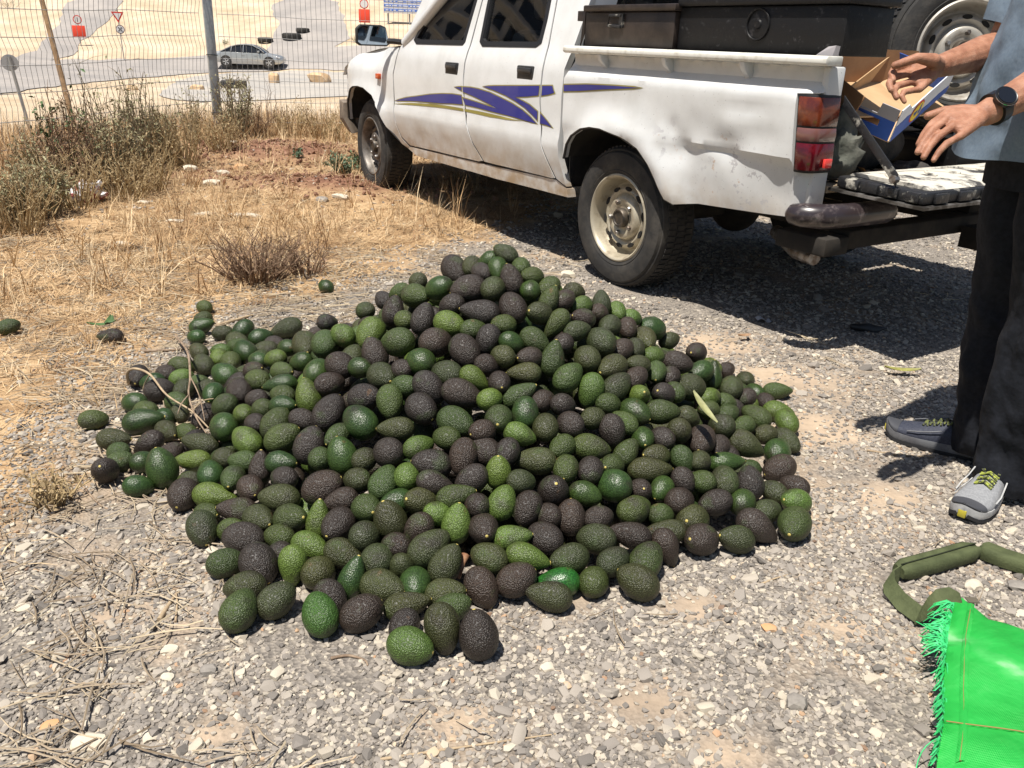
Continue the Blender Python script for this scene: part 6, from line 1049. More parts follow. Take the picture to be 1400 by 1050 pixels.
HEAP_REST = '-672 2059 145 150 -41 57 75 G;499 2547 219 36 4 57 82 M;-726 2072 124 -65 17 57 77 B;-302 2508 392 126 -27 57 73 M;-485 2602 263 125 -17 60 88 M;132 2115 346 -110 1 57 70 D;475 1874 132 -114 16 57 76 M;-731 2551 144 -30 11 57 75 S;-911 2012 30 49 20 57 72 D;-273 1963 271 154 -7 57 77 G;-1100 2997 29 11 4 58 82 M;665 2178 97 -145 -1 57 74 G;-623 2092 176 155 -2 57 80 G;551 2155 151 -145 16 57 73 G;315 2481 329 -75 -17 57 75 B;-130 2396 476 -106 -18 57 74 M;-105 2107 379 33 -4 57 81 G;-622 2657 201 32 -7 57 73 D;-52 1891 273 46 -3 57 74 B;172 2359 420 28 -18 57 73 M;-151 1610 112 34 -29 57 80 B;-985 2266 27 -57 -6 57 74 M;447 2216 224 -107 -6 57 72 D;-220 1500 49 -82 56 57 80 M;-921 2144 26 143 -8 57 82 G;-82 2375 494 164 -49 57 81 S;-1234 3165 28 -145 0 57 75 G;-1281 3310 28 147 -4 59 77 G;-1019 2238 28 126 2 57 76 S;188 2301 397 -139 -7 57 76 B;360 1707 73 46 -28 57 80 G;45 2297 478 -132 15 57 83 G;-287 2018 293 124 -14 57 74 D;-52 2310 492 -83 -38 57 78 S;365 2494 305 33 -17 57 77 B;91 2280 453 -137 -22 57 83 G;-418 2565 313 129 25 57 71 D;-407 2083 268 -27 2 57 73 S;-65 1992 322 32 -34 57 75 D;567 2224 161 -135 8 57 84 B;13 2325 496 -89 4 57 74 G;-98 2319 479 125 5 57 75 D;765 2806 29 40 9 57 71 D;-353 2590 273 34 13 63 79 D;677 2740 33 -67 0 69 93 S;404 2888 41 171 19 66 86 D;-418 2678 218 130 -26 59 79 S;-416 2346 271 -106 -7 61 88 G;-232 3103 32 66 -22 67 96 M;243 2761 163 -139 29 65 90 M;-235 2746 218 -68 29 63 81 D;-811 2774 34 -46 16 62 88 G;-355 3109 28 15 -3 58 81 S;845 2349 38 106 22 68 94 B;-561 2842 105 -161 -21 68 89 M;111 2636 278 -174 12 58 73 B;48 2596 316 -124 29 65 82 M;514 2941 36 -116 16 68 93 G;801 2689 36 -102 19 64 95 M;-626 2767 100 178 -11 67 99 D;522 2678 101 -115 17 66 84 M;158 3007 41 -79 42 65 94 M;-682 2899 35 -97 -2 69 97 S;255 2673 216 85 -15 65 87 B;-573 2949 56 -104 -12 63 94 S;409 2675 153 -60 2 62 89 M;598 2638 80 -132 25 67 86 S;-870 2076 34 91 9 65 96 D;-1122 2649 28 8 -15 63 94 G;-308 2733 220 -98 27 66 85 D;-260 2091 280 -92 -24 68 89 B;14 3017 31 88 -17 70 89 M;-852 2286 39 158 -29 63 88 G;812 2600 30 108 7 58 81 S;570 2817 34 -126 24 62 84 D;-278 2607 299 -37 29 67 99 B;188 2834 123 72 -23 59 85 S;-612 2878 74 -95 17 64 95 G;522 2049 101 21 -8 63 86 M;114 2475 384 -121 19 61 85 M;192 2432 356 -120 6 64 88 M;-360 2769 190 49 -1 66 90 M;325 2883 69 -105 27 60 85 G;-574 2199 172 85 4 67 99 B;-848 2359 42 -38 15 60 82 D;-355 2387 305 -20 20 65 95 G;37 3104 28 153 -3 60 87 D;610 2481 105 147 12 59 77 G;-62 3006 40 107 -44 63 80 G;-31 2929 90 151 -6 62 87 M;-636 2498 149 -95 5 66 93 S;442 2754 102 -8 -4 61 90 M;139 2749 190 -174 3 67 97 S;377 2552 219 22 0 66 84 B;-514 2688 173 -83 18 70 88 M;-747 3006 34 33 18 61 88 D;105 2396 415 14 -21 59 80 B;319 2943 40 -149 23 70 99 B;-123 3055 33 -141 22 58 81 M;-567 2525 182 154 -4 61 85 M;-521 3048 31 -149 -21 64 91 M;-223 2962 63 134 17 64 84 G;765 2500 29 -67 -14 65 85 B;749 2573 31 -126 -6 68 99 G;-383 2462 285 -67 -2 68 94 G;-1045 2805 27 160 -6 59 85 B;-12 2779 194 94 -13 62 91 D;-463 2875 110 -134 13 58 80 G;-230 2271 356 -75 -5 59 80 D;349 2618 204 -166 9 62 90 D;636 2828 27 110 -10 60 76 S;621 1970 35 15 -9 68 86 M;-632 2599 137 -51 13 62 79 B;-577 3107 31 -62 20 58 73 M;506 2813 51 103 5 66 86 S;239 2939 52 -136 16 70 93 G;123 2947 53 -75 27 69 92 S;-123 2655 281 -81 7 60 87 S;-81 2791 184 172 2 67 95 M;-222 2842 148 41 -29 58 81 D;188 3066 30 134 3 60 83 G;-77 2436 439 -47 28 67 94 D;-582 2384 181 113 -18 68 92 G;674 2334 75 35 -31 70 98 D;-227 2463 363 -173 -11 65 83 G;572 2911 33 45 -27 69 90 B;597 2310 107 -159 17 67 89 M;450 2414 203 76 -2 63 85 M;-26 3069 36 66 -28 69 101 G;633 2565 83 -68 -6 63 87 G;-719 2838 39 107 -9 66 90 D;51 2708 234 122 -13 65 88 G;-225 2903 103 52 -15 64 94 G;705 2799 36 -57 8 69 98 B;-905 2240 33 -123 -31 63 89 D;-198 2640 295 -123 27 62 83 D;-68 2625 306 -34 -13 61 91 D;592 2058 58 100 1 69 95 D;14 2827 154 130 -8 67 93 D;252 3050 31 69 -26 62 87 D;-958 2443 31 -48 -3 66 91 M;-144 2756 203 -32 16 67 91 D;-773 2919 32 -60 7 63 80 S;-513 2463 217 56 8 59 88 G;270 2829 112 -33 14 61 80 M;-306 2448 326 47 6 66 89 M;-781 2339 81 -164 -23 64 94 G;161 2574 308 -55 11 65 84 D;-249 2682 262 -59 15 65 95 S;-664 2994 30 4 8 59 83 S;-653 2339 145 -82 0 60 85 D;-304 3037 31 103 -21 70 88 M;-149 2845 140 35 -14 68 100 D;-970 2690 34 -70 1 70 98 G;-304 2821 163 167 -14 62 84 D;-708 2694 82 40 1 59 86 D;-394 3015 31 -50 16 59 77 M;3 2439 446 -130 6 68 92 M;-696 2195 110 81 7 70 99 M;90 2810 153 153 -19 65 85 G;404 2815 84 144 17 64 89 G;-647 3056 31 -165 -5 66 94 S;-1021 2341 31 -27 0 64 85 G;-1147 2328 29 156 -13 66 94 S;-10 2496 404 169 -19 65 85 M;-303 2910 102 -121 -12 69 97 G;-804 2472 73 -103 16 60 88 M;-465 2741 178 125 -20 58 79 M;231 2535 299 -148 22 63 89 G;-463 2398 247 110 -15 70 92 B;-894 2597 27 -166 -14 62 85 G;810 2226 30 -55 -12 69 98 M;-120 2499 400 -4 15 69 103 S;-9 2663 277 103 -16 59 78 D;-1159 2493 29 -178 -9 64 86 S;233 2608 262 -151 33 63 83 M;-79 2539 372 28 -10 61 80 G;-817 2707 36 -52 17 65 97 M;-411 2025 197 175 -17 60 83 D;577 2709 68 -40 -10 64 93 D;-991 2845 32 162 -2 66 97 G;-360 2946 81 143 -15 66 90 S;-425 3070 35 -2 12 67 94 M;-447 2486 247 -33 8 68 92 D;497 2607 139 -169 22 62 81 B;-455 2245 241 79 13 66 89 M;316 2749 150 177 6 62 80 S;390 3038 31 79 -10 68 93 M;-874 2886 32 -7 8 65 81 D;432 2589 178 -27 -14 60 79 M;52 2870 118 159 -10 60 84 G;-102 2961 67 177 12 59 75 G;-761 2621 77 -104 -14 58 87 M;51 2953 62 159 -27 64 94 S;148 2886 90 -174 8 62 91 B;364 2429 253 -106 1 62 82 M;651 2030 32 -137 14 60 84 G;-361 2878 124 37 2 62 80 D;-60 2848 146 40 -25 67 86 G;336 2816 104 60 -23 63 82 G;450 3014 33 -64 24 59 81 S;-881 2735 31 81 4 62 90 G;50 2514 380 151 -1 66 85 M;-755 1964 38 -57 23 66 98 G;-19 2723 233 142 -14 63 90 G;-633 2699 115 -63 9 66 90 S;302 2584 245 176 7 59 86 D;118 3074 31 37 -24 62 90 M;-656 2830 74 -31 1 68 87 D;451 2938 45 -111 44 69 102 D;386 2946 27 107 -16 61 77 D;-88 2728 230 92 -7 63 80 M;756 2339 34 -139 20 61 85 D;-1037 2439 31 -99 -6 67 89 M;-1026 2736 30 -85 -5 64 81 B;-432 2967 60 -122 24 59 75 D;-517 2986 42 -99 20 68 86 D;181 2655 249 119 -18 62 84 M;754 1955 30 139 5 59 82 D;547 2503 136 69 1 66 91 B;478 2883 31 127 -3 64 83 M;522 2756 72 36 -19 61 85 M;-153 2704 248 -8 -7 64 84 M;477 2486 178 30 -20 67 93 G;-886 2498 35 -159 -30 66 94 D;-494 3124 31 33 -8 69 101 G;321 3013 35 166 25 64 85 D;-462 2803 151 -154 12 63 83 M;-566 2739 138 36 -11 68 100 D;-177 2385 399 123 -18 67 86 M;-202 2529 357 53 7 62 79 D;-711 2360 115 -134 -11 58 81 S;-521 2905 89 20 -13 66 91 B;241 2381 330 -106 7 61 81 D;490 2106 128 149 30 67 90 G;-878 2428 30 100 -6 63 84 S;-104 3117 30 -52 3 61 82 S;-17 2587 337 -125 29 68 89 D;-203 3033 30 166 -17 67 100 M;-108 2905 103 11 -13 63 86 G;-1088 2269 30 152 -12 67 91 G;86 3003 29 35 -17 64 95 S;-889 2822 32 -162 -6 69 96 M;-577 2462 183 -45 23 63 90 D;126 2698 230 -149 11 63 93 M;690 2528 58 -142 22 60 78 D;746 2644 33 -173 25 61 79 M;826 2516 30 -86 5 59 86 D;-327 2653 264 -133 11 60 82 B;247 2224 295 0 -12 62 83 D;-1013 2901 32 -22 -8 69 96 M;102 2560 336 -49 8 58 77 M;-337 2537 239 -154 -15 58 84 M;-230 1817 108 6 5 68 88 S;117 2423 348 8 -27 61 88 M;-595 2546 110 131 -17 60 89 M;-683 1957 34 96 4 68 96 M;-116 1877 157 -57 1 64 86 S;-240 2357 309 -119 -4 59 82 D;-608 2792 47 -176 -9 61 79 B;-1 2050 252 97 19 70 88 M;28 2723 171 -52 26 65 81 G;277 2675 151 116 -9 65 89 G;-532 2306 152 -136 -19 62 84 D;415 2017 98 -79 -11 65 89 M;122 2228 312 -32 -18 64 85 D;279 2001 141 168 12 60 80 M;204 1821 77 124 0 66 99 D;484 2383 126 -110 -9 58 79 B;551 2546 70 -36 -15 67 86 M;96 2572 273 148 -5 61 81 D;349 2234 179 140 26 67 87 B;-490 2137 146 142 -10 60 77 D;-112 2030 235 60 31 63 81 B;385 2474 178 93 -1 66 89 D;631 2430 43 100 7 60 77 D;95 1632 36 -180 18 65 92 M;-491 2633 143 95 -17 62 80 D;532 1970 31 -65 -24 66 85 G;-323 1718 41 -90 -30 66 96 D;-404 2714 157 -127 -1 61 81 S;-473 1725 32 -82 -24 67 90 B;-12 1953 200 -60 -23 62 90 D;199 2465 289 -28 -16 65 85 D;-216 1600 32 -159 7 64 83 G;-130 1960 197 -106 -29 58 83 B;676 2640 34 -68 4 68 91 M;-389 2581 204 -43 21 65 96 G;288 2184 209 -64 -16 61 87 G;-141 2347 359 98 -4 66 98 M;-153 2578 287 61 -26 64 87 M;276 2422 252 -169 22 64 85 B;438 1797 31 178 5 62 84 S;-758 2433 38 163 -45 65 85 M;-640 1855 35 62 16 64 89 D;-691 2758 28 -144 -10 63 90 D;-546 1871 35 -78 -17 62 86 D;-349 2220 233 109 4 58 76 D;-501 2739 107 -91 23 68 98 D;-206 2066 233 132 6 60 77 G;124 2065 224 127 24 67 88 B;-769 2222 35 94 18 63 94 D;562 2259 64 -6 -22 61 87 D;-117 2149 294 68 18 64 88 D;-498 1912 68 -35 12 60 85 B;579 2401 70 167 30 62 81 D;119 1742 59 176 9 60 80 G;368 2734 85 -171 24 60 77 S;-492 2002 98 -33 31 66 83 D;-118 2438 366 -74 5 67 89 D;-568 2121 106 82 13 60 76 M;-379 2783 123 88 -18 67 95 M;95 1968 185 -78 -29 66 85 M;617 2684 29 99 3 58 82 D;-312 1627 28 172 -8 60 81 S;-26 2516 334 -60 26 66 84 S;225 1666 30 -34 -22 64 86 G;133 1921 152 -166 13 63 84 G;-78 2300 375 -6 12 65 87 B;-326 1848 101 -53 -1 65 88 D;-297 2345 278 -118 -18 69 93 D;-448 2028 126 148 -4 67 87 M;-641 2223 87 -52 11 67 88 M;-696 2322 68 115 -7 62 81 D;-389 1740 36 30 21 67 89 B;-132 1612 34 -22 1 69 93 D;-396 2406 227 100 -4 61 83 M;-276 2185 254 -113 -19 60 76 D;302 2535 209 -2 2 63 82 S;-178 1857 137 -5 6 62 88 D;375 2336 186 -154 14 68 86 M;-478 2237 172 90 6 60 90 D;-20 1629 29 -29 -11 59 77 M;151 2125 242 -68 -26 60 79 G;513 1879 33 145 31 58 78 G;-762 2042 35 -65 20 65 82 G;-304 2257 264 -85 -5 67 99 M;-233 2534 287 -132 -2 58 77 G;658 2284 41 -61 39 67 93 S;-54 2634 245 179 0 63 80 G;511 2218 84 -13 -37 69 102 D;331 2105 167 -68 -7 66 99 D;-25 1683 60 -159 6 62 81 G;-448 2548 183 -9 14 69 99 G;-421 1869 83 -109 -21 64 85 S;-629 2409 104 26 18 61 83 D;190 2289 287 -41 -20 67 86 G;-286 1970 168 22 27 68 94 S;445 1868 37 -174 28 66 85 B;330 1902 72 102 12 62 86 M;-337 2093 194 -58 4 63 93 S;-452 2435 195 56 11 60 84 G;-602 2291 115 15 33 66 92 M;536 2636 55 -162 31 67 93 S;266 1908 89 -176 13 64 91 B;-536 2796 76 50 2 63 83 G;-37 2936 36 -34 15 65 97 B;-226 1926 160 111 19 68 102 G;-175 2850 82 -31 6 61 87 D;-479 1835 49 -178 -21 64 86 G;507 2299 103 -131 10 65 88 S;163 1868 118 -166 -3 69 89 M;-552 1782 33 9 16 61 88 G;500 2130 69 -31 -25 63 83 D;622 2177 31 -96 -7 65 82 D;-328 2434 261 86 0 66 92 M;-661 2645 62 -113 -32 61 84 S;-284 2660 214 -104 28 66 91 B;58 2085 257 -153 6 63 87 M;-377 2274 229 -128 -6 60 81 M;80 2877 61 122 0 69 90 M;-629 2860 31 116 -3 65 87 G;-533 2059 108 -38 16 59 84 M;133 2509 302 111 -15 58 78 B;536 2068 40 -95 -1 64 89 B;-9 2132 296 -176 -12 68 95 G;17 2246 353 -55 -17 65 85 S;-701 2114 42 6 20 67 92 D;-427 2198 190 108 8 70 90 D;263 1778 35 55 29 60 86 M;-86 2365 391 144 -9 70 89 M;-262 2979 30 19 -3 63 85 G;-52 1883 163 157 13 64 92 G;-183 2412 339 76 -2 68 90 M;160 1692 38 70 26 68 90 D;-60 2244 351 -138 -15 66 97 M;-532 2565 138 -103 6 67 92 G;531 2437 100 13 -16 66 93 B;-592 1934 36 52 9 66 84 S;-345 2636 207 -143 -6 61 84 D;-209 2182 282 54 28 68 95 B;-245 2436 304 106 -5 62 81 S;40 1578 32 -167 4 64 85 D;570 1918 35 86 24 65 84 G;59 2027 224 -147 -7 68 100 G;578 2758 27 4 -12 60 85 B;-502 2390 171 150 -11 64 86 M;-107 2806 114 -164 20 65 90 G;55 2364 386 48 -16 65 84 B;288 2277 226 -146 17 68 88 M;304 1830 38 -44 -26 62 81 M;-682 2527 67 -118 -7 60 78 G;272 2084 192 165 14 69 88 G;381 2141 144 148 22 67 96 D;-800 2156 29 107 0 60 89 G;194 2084 208 -89 -26 59 77 M;480 2710 51 36 -28 65 83 D;-800 2587 32 14 13 60 84 G;220 2859 46 50 -11 68 93 S;695 2478 32 131 14 61 80 D;191 2353 301 -170 19 64 86 G;348 2681 121 -71 17 67 85 G;-534 2910 36 -107 16 68 85 M;190 2909 31 50 -28 62 86 D;424 2692 84 107 -16 61 80 D;324 1774 31 32 -5 66 90 M;-460 2308 190 -17 15 60 87 B;-470 2893 43 -66 12 59 84 D;-553 1979 66 170 -9 62 86 G;446 2253 129 91 3 68 95 D;-709 2244 54 -176 -12 59 86 G;-658 2714 43 59 13 66 89 M;-785 2313 29 -150 -12 64 84 M;449 2789 28 11 -14 63 80 D;31 2533 312 116 -30 70 95 D;591 2589 40 98 6 60 85 D;-351 2007 159 5 12 67 96 M;-694 2044 32 103 10 61 86 D;-824 2461 31 95 -6 68 100 D;423 1944 83 -159 -11 64 97 S;483 2530 111 136 26 63 90 D;132 2331 335 113 14 68 94 S;-291 2038 197 38 32 58 75 S;-170 2273 329 89 20 67 95 G;663 2371 28 45 -8 61 85 D;-196 1703 56 -168 -12 63 88 S;-265 1882 132 102 13 69 89 D;452 2173 103 84 -2 60 89 S;-135 1688 59 94 4 61 91 S;74 1823 108 -16 0 61 88 D;-247 1763 78 151 13 59 77 B;-50 1771 103 -47 -10 67 89 G;-222 2775 143 -6 2 68 94 G;-611 2034 64 138 -1 66 86 M;26 2446 381 7 -11 60 87 M;-66 2080 265 141 12 68 90 D;-46 2180 320 -104 -19 62 80 S;103 2821 84 173 31 60 85 M;-282 2097 221 -38 -3 69 92 G;414 2082 116 -175 6 65 97 M;-544 2668 110 173 -18 65 88 D;-576 2484 127 17 24 60 84 D;-407 2870 70 13 19 61 81 B;-218 1993 198 -129 7 65 84 G;42 2640 230 -25 9 63 83 D;-422 2087 155 60 8 63 91 D;464 2634 90 62 -28 63 84 D;214 1937 125 -131 17 58 86 M;-754 2527 32 94 -3 68 97 D;-135 2985 33 34 -1 68 99 M;-702 2458 63 109 -11 60 76 G;-201 2674 214 2 -5 64 89 M;-277 2907 47 70 -16 65 87 B;50 1928 168 87 10 69 94 D;197 1755 52 134 5 69 101 M;58 2156 296 109 34 62 91 G;191 2709 155 -136 28 60 76 D;-112 1746 87 -31 -15 67 89 D;647 2572 34 -120 22 61 87 S;-624 2948 45 -135 57 65 98 S;145 2775 117 119 0 70 95 M;562 2156 39 -96 10 70 93 B;372 1863 41 -125 -4 63 87 D;-417 1805 56 -157 -15 63 90 D;-404 2137 189 -177 -17 64 92 G;406 2832 26 31 -18 59 77 S;-359 2336 246 133 -30 60 82 D;309 1709 31 26 -2 65 97 D;267 2339 253 -25 -27 64 91 D;-32 2848 88 144 -2 67 91 D;322 2467 217 -20 -18 65 95 B;-761 2653 34 -149 9 65 98 G;346 2027 140 19 -15 59 77 S;-121 1816 121 -112 8 70 91 D;-236 2250 293 158 -14 66 87 G;-83 1678 32 -88 -5 68 89 D;171 2609 172 141 -9 66 87 S;-437 2699 93 178 -15 60 77 D;-135 2465 296 1 6 70 99 G;159 2056 148 -64 -28 63 82 D;-734 2374 33 63 -25 70 91 D;-282 1831 49 115 17 64 91 M;9 1873 103 -98 -24 63 85 M;-398 1935 59 77 14 64 83 S;201 2259 221 -175 30 63 94 M;-492 2215 106 159 -3 63 94 D;-116 2738 109 -158 16 61 77 D;371 2535 117 -55 -4 59 80 D;-293 2834 45 15 -7 62 93 S;100 2676 139 169 1 63 78 M;-75 2657 172 -71 26 66 92 D;-39 2415 350 140 -22 70 88 D;586 2344 32 -6 -23 67 91 G;-409 2272 158 -81 -9 60 89 B;-589 2628 42 -54 23 65 87 B;43 2775 77 0 -1 69 99 D;253 2757 53 -1 2 66 84 M;-687 2182 31 -143 -11 70 104 G;43 1697 34 -54 -26 68 95 M;-420 2379 159 119 0 61 90 G;-461 2803 41 80 -24 62 89 S;-315 2167 176 -153 -16 63 88 B;-124 2902 39 -114 24 67 97 G;343 2086 101 8 -30 60 89 G;343 2002 71 64 3 62 82 D;-253 2546 220 24 14 69 91 G;-566 2180 64 99 4 61 78 D;-542 2414 94 -1 14 58 84 D;6 1799 63 -124 -9 67 94 D;294 2584 137 109 -7 64 95 D;-622 2102 34 15 10 65 93 S;395 2303 114 21 -20 63 80 G;312 2301 163 -51 -19 69 87 B;-350 2475 189 121 -10 62 81 M;595 2497 36 -178 21 66 92 M;359 2770 30 -24 -8 65 93 B;-374 2910 38 -63 24 68 94 S;-703 2616 32 86 2 65 90 D;294 2839 40 -154 25 69 98 B;-128 2227 272 -115 -20 59 87 G;-497 2494 112 -178 -15 65 87 G;-101 2287 306 -34 1 67 100 D;200 2506 218 -25 -9 61 85 D;390 2213 94 -104 -5 66 95 G;-114 2840 36 -175 10 68 96 M;-307 2709 125 -136 5 67 98 M;314 2178 136 105 9 61 88 M;-220 2901 34 127 -27 65 96 D;130 2873 35 -91 24 60 89 D;132 1828 48 177 0 68 100 B;-595 2340 66 155 -20 60 79 G;-81 2557 247 102 -36 63 87 M;-18 2348 355 -155 -11 62 80 D;-58 1752 37 -91 -21 65 82 B;-396 2625 134 59 0 61 89 G;516 2479 45 -132 27 69 90 G;-17 2732 116 -149 8 70 92 D;-268 1706 32 105 9 62 85 B;14 2883 32 -161 3 65 94 G;61 2304 313 25 -19 64 89 S;-546 2824 28 -142 -11 62 83 M;135 2437 279 -38 -3 64 88 D;-312 1921 83 157 2 68 90 G;-628 2561 36 -114 2 61 87 M;232 2703 94 43 -23 62 92 S;-61 1973 155 -74 -17 67 97 G;410 2476 108 -162 22 58 86 D;-568 2709 33 73 -3 69 94 G;465 1939 33 44 -2 69 93 M'
# ------------------------------------------------------------------ green woven sack with olive padded strap
sackg = bpy.data.materials.new('green_woven_plastic'); sackg.use_nodes = True; t = sackg.node_tree; b = t.nodes['Principled BSDF']
tc = t.nodes.new('ShaderNodeTexCoord'); wv = []
for ax_ in ('X', 'Y'):
    q = t.nodes.new('ShaderNodeTexWave'); q.bands_direction = ax_; q.inputs['Scale'].default_value = 110; q.inputs['Distortion'].default_value = .6; q.inputs['Detail'].default_value = 1; t.links.new(tc.outputs['Object'], q.inputs['Vector']); wv.append(q)
ad = t.nodes.new('ShaderNodeMath'); ad.operation = 'ADD'; t.links.new(wv[0].outputs['Fac'], ad.inputs[0]); t.links.new(wv[1].outputs['Fac'], ad.inputs[1])
bp = t.nodes.new('ShaderNodeBump'); bp.inputs['Strength'].default_value = .35; bp.inputs['Distance'].default_value = .002; t.links.new(ad.outputs[0], bp.inputs['Height']); t.links.new(bp.outputs[0], b.inputs['Normal'])
nn = t.nodes.new('ShaderNodeTexNoise'); nn.inputs['Scale'].default_value = 9; nn.inputs['Detail'].default_value = 5; t.links.new(tc.outputs['Object'], nn.inputs['Vector'])
rg_ = ramp(t, [(.32, (.012, .29, .036)), (.55, (.02, .375, .055)), (.66, (.06, .44, .095)), (.74, (.24, .56, .25))]); t.links.new(nn.outputs[0], rg_.inputs[0]); t.links.new(rg_.outputs[0], b.inputs['Base Color'])  # pale stops put whitish weave highlights and abrasion into the colour
b.inputs['Roughness'].default_value = .56; b.inputs['Specular IOR Level'].default_value = .35
n9 = t.nodes.new('ShaderNodeTexNoise'); n9.inputs['Scale'].default_value = 7; n9.inputs['Detail'].default_value = 5; n9.inputs['Distortion'].default_value = .3; t.links.new(tc.outputs['Object'], n9.inputs['Vector'])
b9 = t.nodes.new('ShaderNodeBump'); b9.inputs['Strength'].default_value = .7; b9.inputs['Distance'].default_value = .03; t.links.new(n9.outputs[0], b9.inputs['Height']); t.links.new(bp.outputs[0], b9.inputs['Normal']); t.links.new(b9.outputs[0], b.inputs['Normal'])
olive = mat('olive_webbing', (.050, .062, .022), .85, col2=(.075, .09, .035), nscale=25, bump=.2, bscale=180)
bag = thing('woven_sack', 'bright green woven plastic sack with frayed edge and olive shoulder strap on the gravel', 'sack', (.95, 1.0, 0))
B0 = Vector((.95, 1.0, 0))
_e = [tuple(Gz(px, py, z)[:2]) for px, py, z in ((1304, 826, .075), (1314, 819, .075), (1333, 831, .08), (1352, 846, .08), (1400, 858, .08))]
_l = [tuple(Gz(px, py, z)[:2]) for px, py, z in ((1284, 1034, .075), (1292, 959, .075), (1292, 896, .075))]
BO = densify(_e + [(1.45, 1.21), (1.36, .62), (.46, .62), (_l[0][0] * 1.5 - _l[1][0] * .5, _l[0][1] * 1.5 - _l[1][1] * .5)] + _l, .03)
V, T = cdt(BO, (), .022)
bo = np.array(BO + [BO[0]])
def edge_d(x, y):
    a = bo[:-1]; d = bo[1:] - a; p = np.array((x, y)); tt = np.clip(((p - a) * d).sum(1) / ((d * d).sum(1) + 1e-12), 0, 1); return float(np.min(np.hypot(*(a + d * tt[:, None] - p).T)))
def bag_h(x, y):
    e = edge_d(x, y); h_ = .070 + .034 * (1 - math.exp(-e / .08)) + .012 * nz(x, y, 6, 2) * min(1, e / .05) + .006 * nz(x, y, 16, 5) * min(1, e / .03)
    h_ += .010 * nz(x * .6 + y, y - x * .5, 11, 4) * min(1, e / .04) + .010 * math.sin((x * .9 + y * .5) * 38 + 3 * nz(x, y, 4, 3)) * math.exp(-e / .1)
    return h_
vs = [Vector((x, y, bag_h(x, y))) - B0 for x, y in V]; fs = [tuple(f) for f in T]
n0 = len(BO); k0 = len(vs)
inn = shrink(BO, .045)
for k_, (x, y) in enumerate(BO): vs.append(Vector((x, y, bag_h(x, y) - .012)) - B0)
for x, y in inn: vs.append(Vector((x, y, .004)) - B0)
for i in range(n0):
    j = (i + 1) % n0; fs += [(i, j, k0 + j, k0 + i), (k0 + i, k0 + j, k0 + n0 + j, k0 + n0 + i)]
fs.append(tuple(k0 + n0 + i for i in range(n0)))
mb = MB(); mb.add(vs, fs); mb.build('sack_body', sackg, bag, smooth=60)
thr = mat('brown_thread', (.24, .16, .05), .8); fring = mat('green_fringe', (.02, .42, .10), .5, col2=(.06, .55, .20), nscale=60)
def on_bag(pts, dz=.003): return [Vector((x, y, bag_h(x, y) + dz)) - B0 for x, y in pts]
def seam(a, b_, n=26): return [(a[0] + (b_[0] - a[0]) * i / n, a[1] + (b_[1] - a[1]) * i / n) for i in range(n + 1)]
_i = lambda q, k=.028: (q[0] + k, q[1] - k * .35)
for a_, b_ in ((tuple(Gz(1294, 985, .085)[:2]), (1.38, .90)), (_i(_e[0]), _i(_l[2])), (_i(_l[2]), _i(_l[1])), (_i(_l[1]), _i(_l[0]))):
    MB().tube(on_bag(seam(a_, b_)), .0016, 5).build('seam', thr, bag)
    MB().loft([[Vector((x + ox, y + oy, bag_h(x + ox, y + oy) + .004 * (1 if k_ == 1 else .0) + .0008)) - B0 for k_, (ox, oy) in enumerate(((-.007, 0), (0, .0), (.007, 0)))] for x, y in seam(a_, b_)], cap=False, closed=False).build('hem', sackg, bag, smooth=80, recalc=False)
def fringe(a_, b_, n, L_, dirx, seed):
    rr = random.Random(seed); f = MB()
    for i in range(n):
        u = rr.random(); x = a_[0] + (b_[0] - a_[0]) * u; y = a_[1] + (b_[1] - a_[1]) * u; q = Vector((x, y, bag_h(x, y))) ; l_ = L_ * rr.uniform(.35, 1.3); d = Vector((dirx[0], dirx[1], 0)).normalized(); sw = rr.gauss(0, .45); d = Vector((d.x - d.y * sw, d.y + d.x * sw, 0))
        P = [q, q + d * l_ * .4 + Vector((0, 0, .008)), q + d * l_ * .8 + Vector((0, 0, -.002)), q + d * l_ + Vector((0, 0, -.022 * rr.random()))]
        f.tube([p_ - B0 for p_ in P], [.0016, .0015, .0013, .0008], 4, cap=False)
    o = f.build('fringe', fring, bag, recalc=False); o['kind'] = 'stuff'
fringe(_e[0], _l[2], 120, .034, (-.8, .25), 3); fringe(_l[2], _l[1], 40, .016, (-.7, -.5), 5); fringe(_l[1], _l[0], 30, .012, (-.8, .1), 8)
loose = [(_l[0][0] + d_, _l[0][1] + e_) for d_, e_ in ((.02, .04), (-.012, .045), (-.02, .01), (-.012, -.03), (-.025, -.05))]
_lp = [Vector((x, y, z)) - B0 for (x, y), z in zip(loose, (.075, .05, .014, .008, .008))]; MB().tube([_lp[0].lerp(_lp[1], u) * (1 - u) + _lp[1].lerp(_lp[2], u) * u for u in np.linspace(0, 1, 7)] + [_lp[2].lerp(_lp[3], u) * (1 - u) + _lp[3].lerp(_lp[4], u) * u for u in np.linspace(.1, 1, 7)], .0011, 5).build('loose_thread', fring, bag)
